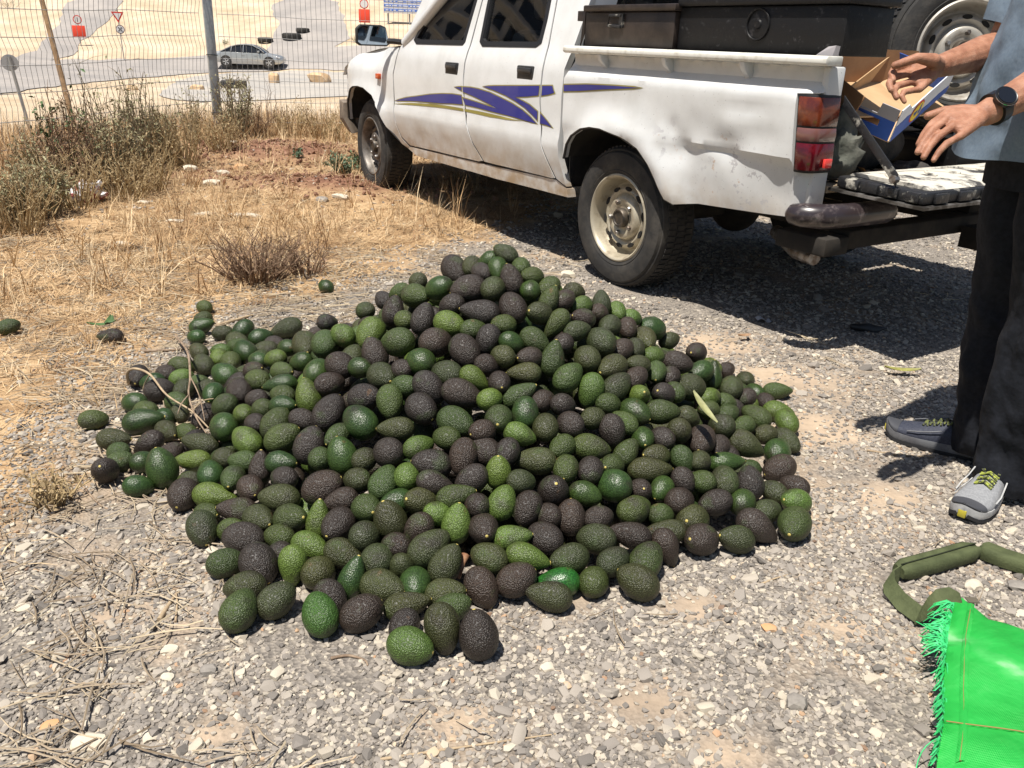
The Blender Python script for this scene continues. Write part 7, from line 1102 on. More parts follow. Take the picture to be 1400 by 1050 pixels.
# strap: padded part and flat webbing
Sp = lambda L_, z: [Gz(px, py, z) - B0 for px, py in L_]
def pad(pts, w_, h_):
    rings = []; pts = [Vector(q) for q in pts]
    for i, q in enumerate(pts):
        d = (pts[min(i + 1, len(pts) - 1)] - pts[max(i - 1, 0)]).normalized(); s_ = Vector((-d.y, d.x, 0)).normalized(); u = Vector((0, 0, 1)); e_ = .7 if i in (0, len(pts) - 1) else 1
        rings.append([q + (s_ * (w_ * a_ * e_) + u * (h_ * c_ * e_)) for a_, c_ in ((-1, .0), (-.92, .8), (-.5, 1.05), (-.08, .80), (.08, .80), (.5, 1.05), (.92, .8), (1, 0), (.9, -.6), (-.9, -.6))])
    return rings
def lerp_px(L_, n): 
    out = []
    for i in range(len(L_) - 1):
        for k_ in range(n): out.append((L_[i][0] + (L_[i + 1][0] - L_[i][0]) * k_ / n, L_[i][1] + (L_[i + 1][1] - L_[i][1]) * k_ / n))
    return out + [L_[-1]]
MB().loft(pad(Sp(lerp_px([(1228, 782), (1280, 768), (1334, 752)], 5), .022), .024, .020)).build('strap_pad', olive, bag, smooth=60)
MB().loft(pad(Sp(lerp_px([(1340, 751), (1372, 764), (1410, 776), (1450, 790), (1475, 820)], 5), .022), .024, .020)).build('strap_pad', olive, bag, smooth=60)
for off_ in (-.0, ): MB().tube([q + Vector((0, 0, .0185)) for q in Sp(lerp_px([(1230, 781), (1280, 767), (1332, 751.5)], 4), .022)], .0016, 5).build('strap_stitch', mat('dark_olive', (.02, .026, .01), .9), bag)
def webbing(pts, w_, nrm):
    r_ = []; pts = [Vector(q) for q in pts]
    for i, (q, nn_) in enumerate(zip(pts, nrm)):
        s_ = Vector(nn_).normalized(); d = (pts[min(i + 1, len(pts) - 1)] - pts[max(i - 1, 0)]).normalized(); k_ = d.cross(s_).normalized() * .0016
        r_.append([q - s_ * w_ - k_, q + s_ * w_ - k_, q + s_ * w_ + k_, q - s_ * w_ + k_])
    return r_
wp = [Gz(1230, 784, .025), Gz(1215, 790, .03), Gz(1216, 802, .025), Gz(1232, 822, .02), Gz(1258, 842, .02)]
MB().loft(webbing([q - B0 for q in wp], .020, [(.3, .6, .6), (.5, .3, .8), (.7, .5, .6), (.5, .5, .75), (.55, .6, .5)])).build('strap_webbing', olive, bag, smooth=60)
wp = [Gz(1256, 842, .02), Gz(1268, 832, .045), Gz(1282, 820, .07), Gz(1300, 815, .078), Gz(1315, 822, .085)]
MB().loft(webbing([q - B0 for q in wp], .022, [(.5, .6, .5), (.1, .5, .85), (.1, .8, .5), (.2, .9, .3), (.2, .9, .2)])).build('strap_webbing', olive, bag, smooth=60)
x_, y_ = _e[1][0] + .012, _e[1][1] - .014
MB().box((x_ - .010, y_ - .010, bag_h(x_, y_) + .001), (x_ + .012, y_ + .008, bag_h(x_, y_) + .003)).build('strap_tab', mat('grey_brown_tab', (.10, .085, .06), .8), bag, M=Matrix.Translation(-B0))

# ------------------------------------------------------------------ avocados
def avo_material(name, use_attr):
    m = bpy.data.materials.new(name); m.use_nodes = True; t = m.node_tree; b = t.nodes['Principled BSDF']
    if use_attr: a = t.nodes.new('ShaderNodeAttribute'); a.attribute_name = 'skin'; base = a.outputs['Color']; alpha = a.outputs['Alpha']
    else: a = t.nodes.new('ShaderNodeObjectInfo'); base = a.outputs['Color']; alpha = a.outputs['Alpha']
    tc = t.nodes.new('ShaderNodeNewGeometry')
    def noise(scale, detail, rough=.6): n = t.nodes.new('ShaderNodeTexNoise'); n.inputs['Scale'].default_value = scale; n.inputs['Detail'].default_value = detail; n.inputs['Roughness'].default_value = rough; t.links.new(tc.outputs['Position'], n.inputs['Vector']); return n
    def rng_(o, a0, a1, b0, b1): r = t.nodes.new('ShaderNodeMapRange'); 
    def mrange(o, a0, a1, b0, b1):
        r = t.nodes.new('ShaderNodeMapRange')
        for i_, v in enumerate((a0, a1, b0, b1)): r.inputs[i_ + 1].default_value = v
        t.links.new(o, r.inputs[0]); return r.outputs[0]
    def mix(f, A_, B_, blend='MIX'):
        x = t.nodes.new('ShaderNodeMix'); x.data_type = 'RGBA'; x.blend_type = blend
        for k_, v in ((0, f), (6, A_), (7, B_)):
            if isinstance(v, (int, float)): x.inputs[k_].default_value = v
            elif isinstance(v, tuple): x.inputs[k_].default_value = (*v, 1)
            else: t.links.new(v, x.inputs[k_])
        return x.outputs[2]
    vor = t.nodes.new('ShaderNodeTexVoronoi'); vor.inputs['Scale'].default_value = 340; t.links.new(tc.outputs['Position'], vor.inputs['Vector'])
    wob = noise(150, 3); big = noise(17, 3); sp = noise(420, 2)
    c = mix(mrange(big.outputs[0], .54, .72, 0, .7), base, (.038, .028, .022))                 # purple blush
    c = mix(mrange(big.outputs[0], .30, .42, .55, 0), c, mix(.6, base, (.075, .13, .03)))
    c = mix(1., c, mrange(vor.outputs['Distance'], 0, .55, 1.6, .5), 'MULTIPLY')
    c = mix(mrange(noise(24, 6).outputs[0], .66, .74, 0, .6), c, (.12, .065, .03)); c = mix(mrange(sp.outputs[0], .68, .74, 0, .22), c, (.12, .14, .05))
    t.links.new(c, b.inputs['Base Color'])
    b.inputs['Specular IOR Level'].default_value = .5
    t.links.new(mrange(alpha, 0, 1, .28, .48), b.inputs['Roughness'])
    ad = t.nodes.new('ShaderNodeMath'); ad.operation = 'ADD'; t.links.new(mrange(vor.outputs['Distance'], 0, .7, 1, 0), ad.inputs[0]); t.links.new(wob.outputs[0], ad.inputs[1])
    bp = t.nodes.new('ShaderNodeBump'); bp.inputs['Distance'].default_value = .0022; t.links.new(mrange(alpha, 0, 1, .10, .80), bp.inputs['Strength']); t.links.new(ad.outputs[0], bp.inputs['Height']); t.links.new(bp.outputs[0], b.inputs['Normal'])
    return m
AVM = avo_material('avocado_skin', False); AVS = avo_material('avocado_skin_heap', True)
def avo_geo(nu, nv, neck, seed):
    vs = []; prof = []
    for i in range(nv + 1):
        th = math.pi * i / nv; u = -math.cos(th) * .5; r_ = .5 * math.sin(th) * (1 - neck * (u + .5) ** 1.6 * .62); prof.append((u, r_))
    mx = max(r_ for _, r_ in prof)
    for i, (u, r_) in enumerate(prof):
        for j in range(nu):
            a = 2 * math.pi * j / nu; q = Vector((u * 2, math.cos(a), math.sin(a))); k = 1 + .05 * mnoise.noise(q * .9 + Vector((seed, 0, 0))) + .012 * mnoise.noise(q * 3.5 + Vector((seed, 3, 0)))
            vs.append((u, r_ / mx * .5 * math.cos(a) * k, r_ / mx * .5 * math.sin(a) * k + .03 * neck * (u + .5) * 0))
    fs = [(i * nu + j, i * nu + (j + 1) % nu, (i + 1) * nu + (j + 1) % nu, (i + 1) * nu + j) for i in range(nv) for j in range(nu)]
    return vs, fs
AME = []
for k_, neck in enumerate((.15, .35, .55, .8)):
    v_, f_ = avo_geo(26, 18, neck, k_ * 5.1); me = bpy.data.meshes.new('avocado'); me.from_pydata(v_, [], f_)
    bm = bmesh.new(); bm.from_mesh(me); bmesh.ops.remove_doubles(bm, verts=bm.verts, dist=1e-5); bmesh.ops.recalc_face_normals(bm, faces=bm.faces); bm.to_mesh(me); bm.free()
    me.materials.append(AVM); me.shade_smooth(); AME.append(me)
sme = bpy.data.meshes.new('stem_scar'); sm = MB().lathe([(0, .010), (.035, .006), (.060, -.004), (.066, -.03)], 12, M=Matrix.Rotation(R(-90), 4, 'Z') @ Matrix.Identity(4))
sme.from_pydata([(v[0] + .494, v[1], v[2]) for v in sm.v], [], sm.f); sme.materials.append(mat('stem_scar', (.42, .32, .05), .55, col2=(.55, .45, .16), nscale=300)); sme.shade_smooth()
BASE = {'D': (.041, .029, .022), 'M': (.050, .058, .018), 'G': (.055, .082, .018), 'B': (.096, .150, .026), 'S': (.036, .070, .016)}
CNAME = {'D': 'dark purple black', 'M': 'mottled dark green', 'G': 'rough mid green', 'B': 'bright green', 'S': 'smooth glossy green'}
def parse(s): return [(*[int(q) for q in r_.split()[:7]], r_.split()[7]) for r_ in s.split(';')]
def avo_mtx(r_):
    x, y, z, yaw, el, D_, L_, _ = r_; g = terrain(x / 1000, y / 1000) if z < 60 else 0
    return Matrix.Translation((x / 1000, y / 1000, z / 1000 + max(0, g))) @ Matrix.Rotation(R(yaw), 4, 'Z') @ Matrix.Rotation(R(-el), 4, 'Y') @ Matrix.Rotation((x * 7 + y * 3) % 6.28, 4, 'X')
def col_of(c_, rr):
    q = BASE[c_]; f = rr.uniform(.82, 1.25); g = rr.uniform(.9, 1.12); return (q[0] * f * g, q[1] * f, q[2] * f / g, {'S': .42, 'B': .8}.get(c_, 1.) * rr.uniform(.85, 1))
IND = parse(HEAP_IND); REST = parse(HEAP_REST)
rr = random.Random(21); cells = {}; objs = []
for r_ in IND:
    o = bpy.data.objects.new('avocado', AME[min(3, int(max(0, r_[6] / r_[5] - 1.2) / .1))]); COL.objects.link(o)
    o.matrix_world = avo_mtx(r_) @ Matrix.Diagonal((r_[6] / 1000, r_[5] / 1000, r_[5] / 1000, 1)); o.color = col_of(r_[7] if not (r_[7] == 'S' and rr.random() < .0) else 'G', rr)
    st = bpy.data.objects.new('stem_scar', sme); COL.objects.link(st); st.parent = o; st.scale = (1, 1, 1)
    o['category'] = 'avocado'; o['group'] = 'avocados heaped on the gravel'
    px, py, _ = proj(o.matrix_world.translation)
    row = 'at the peak' if py < 415 else 'on the upper slope' if py < 490 else 'on the middle slope' if py < 575 else 'on the lower slope' if py < 665 else 'along the front' if py < 760 else 'at the front edge'
    col_ = 'in the left tail' if px < 280 else 'on the left flank' if px < 430 else 'left of centre' if px < 580 else 'at the centre' if px < 730 else 'right of centre' if px < 880 else 'on the right flank'
    if px < 30: o['label'] = 'lone green avocado lying in dry grass at the far left'; continue
    if px < 175 and 440 < py < 480: o['label'] = 'dark avocado with leaves alone in the straw left of the heap'; continue
    if 430 < px < 460 and 380 < py < 405: o['label'] = 'glossy green avocado half hidden in the dry grass behind the heap'; continue
    if row == 'at the peak': col_ = 'left side' if px < 640 else 'middle' if px < 720 else 'right side'
    cells.setdefault((r_[7], row, col_), []).append((px, o))
ORD = ['leftmost', 'second', 'third', 'fourth', 'fifth', 'sixth', 'seventh', 'eighth', 'ninth', 'tenth', 'eleventh', 'twelfth']
for (c_, row, col_), L_ in cells.items():
    L_.sort(key=lambda q: q[0])
    for k_, (px, o) in enumerate(L_):
        od = '' if len(L_) == 1 else ', leftmost there' if k_ == 0 else ', rightmost there' if k_ == len(L_) - 1 else f', {ORD[k_]} from left there'
        o['label'] = f'{CNAME[c_]} avocado {row}, {col_}{od}'
# the rest of the heap
av = []; af = []; ac = []
for r_ in REST:
    v_, f_ = avo_geo(18, 12, .1 + .5 * rr.random(), rr.random() * 30); Mx = avo_mtx(r_) @ Matrix.Diagonal((r_[6] / 1000, r_[5] / 1000, r_[5] / 1000, 1)); k0 = len(av)
    av += [tuple(Mx @ Vector(q)) for q in v_]; af += [tuple(i + k0 for i in q) for q in f_]; ac += [col_of(r_[7], rr)] * len(v_)
me = bpy.data.meshes.new('avocado_heap'); me.from_pydata(av, [], af); ca = me.color_attributes.new('skin', 'FLOAT_COLOR', 'POINT'); ca.data.foreach_set('color', np.array(ac, np.float32).ravel()); me.materials.append(AVS); me.shade_smooth()
o = bpy.data.objects.new('avocado_heap', me); COL.objects.link(o); tag(o, 'remaining small or hidden avocados packed inside the heap', 'avocados', None, 'stuff')
# special fruits: bitten end and split skin
def nearest(px, py):
    return min((q for q in bpy.data.objects if q.name.startswith('avocado') and q.get('category') == 'avocado'), key=lambda q: (proj(q.matrix_world.translation)[0] - px) ** 2 + (proj(q.matrix_world.translation)[1] - py) ** 2)
q = nearest(761, 791); q['label'] = 'bright glossy green avocado with a dark split along its skin at the front'; q.color = (.022, .12, .018, .15)
MB().tube([(.42 - .84 * k_ / 10, .0 + .5 * math.sqrt(max(0, 1 - (2 * (.42 - .84 * k_ / 10)) ** 2)) * .90 * math.cos(.9), .5 * math.sqrt(max(0, 1 - (2 * (.42 - .84 * k_ / 10)) ** 2)) * .90 * math.sin(.9)) for k_ in range(11)], [.008, .02, .025, .025, .025, .025, .025, .025, .02, .015, .008], 6).build('skin_split', mat('split_dark', (.07, .06, .02), .7), q)
q = nearest(439, 855); q['label'] = 'bright green avocado with a torn brown scar at its tip, front edge'; q.color = (.05, .12, .018, .8)
MB().ball((.40, .12, .16), (.10, .16, .14), 14, 8).build('torn_scar', mat('torn_flesh', (.30, .14, .07), .7, col2=(.4, .3, .1), nscale=200), q)

# ------------------------------------------------------------------ stones, leaves, twigs, litter
cream = mat('limestone', (.56, .50, .40), .9, col2=(.46, .40, .31), nscale=12, bump=.4, bscale=40); greyst = mat('grey_stone', (.20, .18, .16), .9, col2=(.32, .29, .25), nscale=14, bump=.4, bscale=40); orst = mat('orange_stone', (.55, .30, .14), .9, col2=(.45, .3, .18), nscale=20)
ST = [(290, 250, 24, cream, (1, .7, .45), 'squared pale limestone block in the dry grass below the red soil'), (261, 231, 20, cream, (1, .8, .55), 'rounded cream stone in the dry grass left of the red soil'), (296, 203, 12, cream, (1, .8, .8), 'small cream stone at the foot of the fence post'), (329, 228, 22, orst, (1, .6, .4), 'flat orange stone on the red soil patch'), (305, 236, 22, cream, (1, .7, .4), 'flat pale stone at the left edge of the red soil'),
 (203, 250, 16, cream, (1, .7, .4), 'flat white stone in the straw beneath the tall weeds'), (197, 276, 18, cream, (1, .7, .35), 'flat pale stone in the straw right of the litter'), (320, 194, 14, cream, (1, .6, .35), 'thin white stone just right of the fence post'), (240, 300, 26, cream, (1, .5, .2), 'broad flat limestone slab flush with the straw'), (335, 290, 50, cream, (1, .35, .16), 'long flat limestone outcrop across the straw'), (280, 290, 30, cream, (1, .5, .2), 'flat limestone slab beside the long outcrop'), (170, 330, 34, cream, (1, .5, .16), 'wide flat pale slab at the left of the straw'),
 (776, 377, 22, cream, (1, .8, .65), 'cream stone on the gravel in front of the rear wheel'), (1088, 962, 29, greyst, (1, .85, .75), 'dark rounded stone on the gravel left of the green sack'), (122, 1012, 48, cream, (1, .8, .3), 'large chalky white stone at the lower left'), (232, 886, 24, cream, (1, .8, .3), 'pale flat stone below the left end of the heap'), (230, 925, 20, cream, (1, .8, .4), 'second pale flat stone farther below the heap end'), (206, 1005, 24, cream, (1, .9, .4), 'round buff stone right of the large chalky one'), (1052, 858, 22, orst, (1, .7, .4), 'orange flake of stone right below the heap'), (68, 990, 24, orst, (1, .8, .4), 'reddish stone in the dry stems at the lower left'), (748, 912, 20, cream, (1, .8, .5), 'cream stone right of the front avocados'),
 (1115, 487, 12, cream, (1, .8, .6), 'small cream stone at the edge of the truck shadow'), (1330, 800, 26, cream, (1, .7, .5), 'cream stone inside the loop of the olive strap'), (1390, 800, 30, greyst, (1, .7, .4), 'grey stone inside the strap loop at the frame edge'), (30, 830, 24, cream, (1, .8, .35), 'pale flat stone at the left frame edge'), (285, 917, 24, greyst, (1, .8, .7), 'grey rough stone below the two front left avocados'), (465, 268, 26, cream, (1, .5, .35), 'pale stone in the straw below the front wheel'), (440, 272, 20, greyst, (1, .6, .4), 'grey stone beside the pale one below the front wheel')]
for k_, (px, py, w_, m_, sq, lab) in enumerate(ST):
    P, wd = sized(px, py + w_ * .12, w_); rock('stone', lab, 'stone', P, wd / 2, m_, k_ + 11, 'loose stones on the ground', sq, random.uniform(-.5, .5))
def leaf(label, P, L_, W_, rz, col, curl=.3, up=0.02, group='fallen leaves', pitch=0.):
    o = MB().grid(8, 4, lambda u, v: Vector(((u - .5) * L_, (v - .5) * W_ * math.sin(math.pi * (u * .9 + .05)) ** .8, curl * L_ * (u - .5) ** 2 + abs(v - .5) * W_ * .35))).build('leaf', mat('leaf_' + label.split()[0], col, .6, col2=tuple(c_ * .7 for c_ in col), nscale=40), None, smooth=80, recalc=False)
    o.location = P + Vector((0, 0, up)); o.rotation_euler = (0, pitch, rz); return tag(o, label, 'leaf', group)
leaf('yellow green leaf on the gravel at the edge of the shade', G(1232, 514), .13, .035, -.1, (.28, .27, .07))
q = Gz(960, 573, .23); leaf('pale straw coloured pointed leaf resting on the right of the heap', q, .105, .022, -1.0, (.30, .30, .13), .2, .03, pitch=.5)
leaf('brown curled leaf on the gravel beyond the right of the heap', G(1017, 466), .06, .03, .3, (.30, .18, .10))
for k_, (px, py) in enumerate(((142, 462), (152, 458))):
    leaf(('green' if k_ == 0 else 'dull') + ' leaf still attached beside the dark avocado in the straw', G(px, py), .10, .03, .4 + k_ * 1.4, (.07, .14, .04), .5, .05)
wood = mat('dry_twig', (.17, .115, .075), .85, col2=(.30, .22, .15), nscale=40); woodp = mat('pale_twig', (.42, .32, .2), .85, col2=(.3, .22, .14), nscale=40)
def twig(label, pts, r_, m_=wood, branches=()):
    P = [Gz(px, py, z) if z is not None else G(px, py) + Vector((0, 0, r_)) for px, py, z in pts]; o0 = P[0]
    t = thing('dry_twig', label, 'twig', o0, group='dry twigs')
    def sm(Q):
        out = []
        for i in range(len(Q) - 1):
            for k_ in range(5):
                u = k_ / 5; a_ = Q[max(i - 1, 0)]; b_ = Q[i]; c_ = Q[i + 1]; d_ = Q[min(i + 2, len(Q) - 1)]
                out.append(.5 * ((2 * b_) + (c_ - a_) * u + (2 * a_ - 5 * b_ + 4 * c_ - d_) * u * u + (3 * b_ - a_ - 3 * c_ + d_) * u ** 3))
        return out + [Q[-1]]
    Q = sm(P); n = len(Q); MB().tube([q - o0 for q in Q], [r_ * (1.15 - .7 * i / n) for i in range(n)], 7).build('twig_stem', m_, t, smooth=60)
    for br in branches:
        Pb = sm([Gz(px, py, z) for px, py, z in br]); MB().tube([q - o0 for q in Pb], [r_ * .6 * (1 - .6 * i / len(Pb)) for i in range(len(Pb))], 6).build('side_shoot', m_, t, smooth=60)
twig('arched brown twig rising over the dark avocados in the left tail', [(176, 525, .02), (174, 510, .07), (184, 504, .10), (205, 512, .10), (228, 540, .08), (262, 562, .07), (285, 585, .08)], .0045, woodp, [[(205, 512, .10), (196, 530, .05), (200, 548, .02)], [(262, 562, .07), (278, 548, .09), (292, 545, .10)]])
twig('thin upright reddish twig standing out of the left tail', [(240, 460, .03), (256, 480, .10), (260, 515, .12), (258, 540, .09), (268, 570, .07), (282, 592, .08)], .004, wood, [[(260, 515, .12), (272, 540, .11), (280, 575, .09)], [(258, 540, .09), (248, 552, .1), (243, 566, .08)]])
twig('curved bare twig on the straw left of the heap', [(178, 452, None), (205, 450, None), (232, 455, None)], .004, wood)
twig('straight grey stick on the straw behind the left tail', [(195, 482, None), (230, 481, None), (268, 478, None)], .006, wood)
twig('pale thick stick lying behind the left tail', [(296, 448, None), (322, 440, None), (346, 433, None)], .008, woodp)
twig('reddish curved stem on the gravel left of the heap', [(78, 625, None), (100, 650, None), (125, 680, None), (140, 695, None)], .004, wood)
twig('forked dry stalk on the gravel below the left of the heap', [(218, 850, None), (236, 822, None), (245, 812, None)], .0045, woodp, [[(240, 850, .005), (242, 825, .006), (241, 810, .01)]])
twig('short brown curl of bark on the gravel below the front', [(452, 902, None), (476, 898, None), (498, 904, None), (503, 912, None)], .003, wood)
twig('straw stalk on the gravel beside the dark shoe', [(1185, 617, None), (1225, 623, None), (1275, 626, None)], .0035, woodp)
twig('light stalk on the gravel beyond the left shoe', [(1040, 800, None), (1060, 792, None), (1082, 786, None)], .0025, woodp)
twig('forked grey stem standing in the shade under the truck', [(620, 292, None), (622, 270, .12), (628, 240, .25)], .003, woodp, [[(622, 278, .08), (640, 268, .14), (655, 258, .18)]])
twig('long pale straw on the gravel at the lower edge', [(520, 1040, None), (640, 1022, None), (760, 1005, None)], .0025, woodp)
# brown dry stalk end showing between the front avocados
q = Gz(632, 772, .05); t = thing('dry_stalk', 'short reddish brown broken stalk wedged between the front avocados', 'stalk', q)
MB().tube([(-.01, -.02, -.02), (0, 0, .004), (.006, .016, .014)], [.008, .007, .010], 9).build('stalk_body', mat('stalk_red', (.20, .085, .04), .8, col2=(.32, .18, .1), nscale=60), t, smooth=60)
# crumpled litter under the weeds and a dark scrap in the shade
q = G(122, 275); lt = mat('white_wrapper', (.62, .60, .60), .5, col2=(.35, .09, .08), nscale=14, lo=.52, hi=.56)
mb = MB(); mb.ball((0, 0, .05), (.11, .08, .075), 26, 14); mb.v = [tuple(Vector(v) * (1 + .5 * mnoise.noise(Vector(v) * 17) + .2 * mnoise.noise(Vector(v) * 40))) for v in mb.v]
o = mb.build('plastic_wrapper', lt, None, smooth=25); o.location = q; tag(o, 'crumpled white and dark red plastic wrapper at the foot of the weeds', 'litter')
q = G(1188, 452); mb = MB(); mb.ball((0, 0, .012), (.075, .03, .02), 20, 10); mb.v = [tuple(Vector(v) * (1 + .4 * mnoise.noise(Vector(v) * 25))) for v in mb.v]
o = mb.build('rubber_scrap', MATS['black_plastic'], None, smooth=60); o.location = q; tag(o, 'flat black rubber scrap on the shaded gravel behind the truck', 'scrap')
q = G(1043, 440); o = MB().grid(6, 4, lambda u, v: Vector(((u - .5) * .06, (v - .5) * .045, .008 * math.sin(u * 6) + .012))).build('paper_scrap', mat('grey_paper', (.45, .46, .48), .7), None, recalc=False); o.location = q; tag(o, 'small grey paper scrap in the shade of the truck', 'scrap')

# ------------------------------------------------------------------ weeds
def weed(name, label, px, py, top, halfw, kind, nst, nleaf, seed, cat='weed', group='dry weeds along the fence'):
    rr = random.Random(seed); P = G(px, py); D_ = (P - Vector((0, 0, CH))).dot(AF); h = (py - top) * D_ / CF * 1.05; hw = halfw * D_ / CF
    t = thing(name, label, cat, P, group=group)
    stc, lfc = {'grey': (((.30, .24, .15), (.18, .135, .08)), ((.215, .215, .105), (.34, .30, .18))), 'green': (((.15, .12, .06), (.10, .08, .04)), ((.10, .14, .035), (.19, .19, .07))), 'straw': (((.42, .31, .16), (.28, .2, .1)), ((.40, .30, .16), (.25, .18, .1))), 'brown': (((.15, .09, .055), (.24, .16, .10)), ((.22, .15, .08), (.30, .22, .13))), 'spurge': (((.10, .14, .06), (.08, .1, .05)), ((.10, .17, .10), (.16, .22, .14)))}[kind]
    ms = mat('stem_' + kind, stc[0], .9, col2=stc[1], nscale=30); ml = mat('leaf_' + kind, lfc[0], .8, col2=lfc[1], nscale=25)
    sb = MB(); lb = MB()
    for i in range(nst):
        a = rr.uniform(0, 2 * math.pi); r0 = hw * .45 * math.sqrt(rr.random()); b_ = Vector((r0 * math.cos(a), r0 * math.sin(a), 0)); hh = h * rr.uniform(.45, 1.0) * (1 - .35 * (r0 / (hw + 1e-6)))
        lean = Vector((math.cos(a), math.sin(a), 0)) * rr.uniform(.1, .9) * hw * (.8 if kind != 'spurge' else 1.2); tip = b_ + lean + Vector((0, 0, hh)); md = b_.lerp(tip, .5) + Vector((rr.gauss(0, .12), rr.gauss(0, .12), .0)) * hw * .6
        Q = [b_, b_.lerp(md, .6), md, md.lerp(tip, .55) + Vector((rr.gauss(0, .03), rr.gauss(0, .03), 0)), tip]
        th_ = .0022 + .0028 * rr.random() * min(1.4, h); sb.tube(Q, [th_ * 1.3, th_ * 1.1, th_, th_ * .7, th_ * .4], 4, cap=False)
        for _ in range(rr.randint(1, 4)):
            k_ = rr.uniform(.3, .9); j = min(3, int(k_ * 4)); q = Q[j].lerp(Q[j + 1], k_ * 4 - j); d = Vector((rr.gauss(0, 1), rr.gauss(0, 1), rr.uniform(.3, 1.5))).normalized() * hh * rr.uniform(.1, .28); sb.tube([q, q + d * .5 + Vector((0, 0, .01)), q + d], [th_ * .6, th_ * .45, th_ * .25], 3, cap=False)
            for _ in range(max(0, nleaf // 3)):
                lp = q + d * rr.uniform(.2, 1); add_leaf(lb, lp, rr, kind)
        for _ in range(int(nleaf * .75)):
            k_ = rr.uniform(.12, 1); j = min(3, int(k_ * 4)); add_leaf(lb, Q[j].lerp(Q[j + 1], k_ * 4 - j), rr, kind)
    sb.build('stems', ms, t, smooth=60, recalc=False)['kind'] = 'stuff'
    if lb.v: lb.build('leaves', ml, t, smooth=0, recalc=False)['kind'] = 'stuff'
    return t
def add_leaf(lb, q, rr, kind):
    L_ = {'grey': .024, 'green': .034, 'straw': .02, 'brown': .018, 'spurge': .022}[kind] * rr.uniform(.6, 1.5); d = Vector((rr.gauss(0, 1), rr.gauss(0, 1), rr.gauss(.25, .8))).normalized(); s_ = d.cross(Vector((rr.gauss(0, 1), rr.gauss(0, 1), 1))).normalized() * L_ * .22
    lb.add([q, q + d * L_ * .5 + s_, q + d * L_ - Vector((0, 0, L_ * .15)), q + d * L_ * .5 - s_], [(0, 1, 2, 3)])
W = [('dense grey brown weed at the left frame edge under the fence', 8, 312, 222, 48, 'grey', 81, 12), ('low dull weed clump right of the left frame edge', 62, 296, 205, 46, 'grey', 81, 12), ('dark leafy weed left of the green topped weed', 48, 262, 165, 22, 'grey', 32, 11), ('sparse green topped weed in front of the brown pole', 92, 262, 132, 30, 'green', 26, 11), ('small green shoot between the weeds by the wrapper', 132, 240, 165, 20, 'green', 16, 11),
 ('tallest thin weed stalk with a green tuft on top', 127, 236, 52, 12, 'green', 4, 4), ('brown upright weed left of the tall stalk', 84, 268, 124, 22, 'brown', 22, 12), ('dark brown weed under the tall stalk', 118, 268, 130, 30, 'brown', 34, 12), ('wide grey dry weed right of the tall stalk', 156, 258, 114, 42, 'grey', 75, 12), ('pointed grey dry weed with a feathery top', 194, 238, 100, 30, 'grey', 59, 12), ('grey dry weed sloping down toward the fence post', 224, 226, 132, 34, 'grey', 62, 11),
 ('thin dry weed just left of the fence post', 264, 196, 118, 18, 'grey', 24, 9), ('yellow straw clump below the grey weeds', 176, 272, 205, 50, 'straw', 60, 5), ('dense dry weed right beside the fence post', 324, 190, 96, 30, 'grey', 59, 12), ('bare dark forked stalk right of the fence post', 368, 180, 100, 12, 'brown', 4, 0),
 ('pale straw weed under the right fence panel', 350, 188, 138, 30, 'brown', 34, 8), ('straw weed halfway to the pickup', 398, 186, 136, 36, 'straw', 44, 6), ('straw weed beside the pickup bumper', 440, 190, 142, 30, 'straw', 40, 6), ('low straw weed at the front of the pickup', 466, 194, 156, 20, 'straw', 24, 5), ('small grey green spurge in the straw', 405, 216, 200, 9, 'spurge', 10, 10), ('blue green spurge beside the front wheel', 468, 238, 206, 17, 'spurge', 30, 16), ('small dry plant against the front tyre', 488, 230, 202, 10, 'green', 8, 8)]
for k_, (lab, px, py, top, hw, kd, ns, nl) in enumerate(W): weed('weed', lab, px, py, top, hw, kd, ns, nl, 100 + k_)
for k_, (lab, px, py, top, hw) in enumerate((('tall wispy straw grass at the left edge of the verge', 30, 318, 215, 60), ('tall wispy straw grass around the white wrapper', 105, 285, 190, 55), ('tall wispy straw grass below the pointed grey weed', 200, 262, 165, 60), ('tall wispy straw grass left of the fence post', 252, 228, 140, 40), ('tall wispy straw grass around the fence post foot', 305, 205, 150, 40))):
    weed('grass_clump', lab, px, py, top, hw, 'straw', 70, 3, 600 + k_, 'grass', 'tall dry grass along the fence')
weed('dry_bush', 'twiggy brown dry bush in the straw behind the heap', 352, 384, 312, 70, 'brown', 150, 2, 300, 'bush', 'dry bushes in the straw'); weed('dry_bush', 'thin brown dry bush at the right of the twiggy one', 420, 375, 322, 40, 'brown', 50, 2, 301, 'bush', 'dry bushes in the straw')
weed('dry_bush', 'reddish low dry bush far left on the gravel', 75, 690, 640, 40, 'straw', 36, 2, 302, 'bush', 'dry bushes in the straw')
for k_, (px, py, w_) in enumerate(((308, 58, 7), (15, 6, 14), (488, 55, 8), (560, 60, 12))):
    weed('shrub', ['small green shrub above the sedan', 'olive shrub on the sandy slope at the top left', 'small dark shrub below the right road sign', 'dry shrub under the billboard'][k_], px, py + w_ * .4, py - w_ * .7, w_, 'green', 22, 16, 400 + k_, 'shrub', 'shrubs on the far slope')

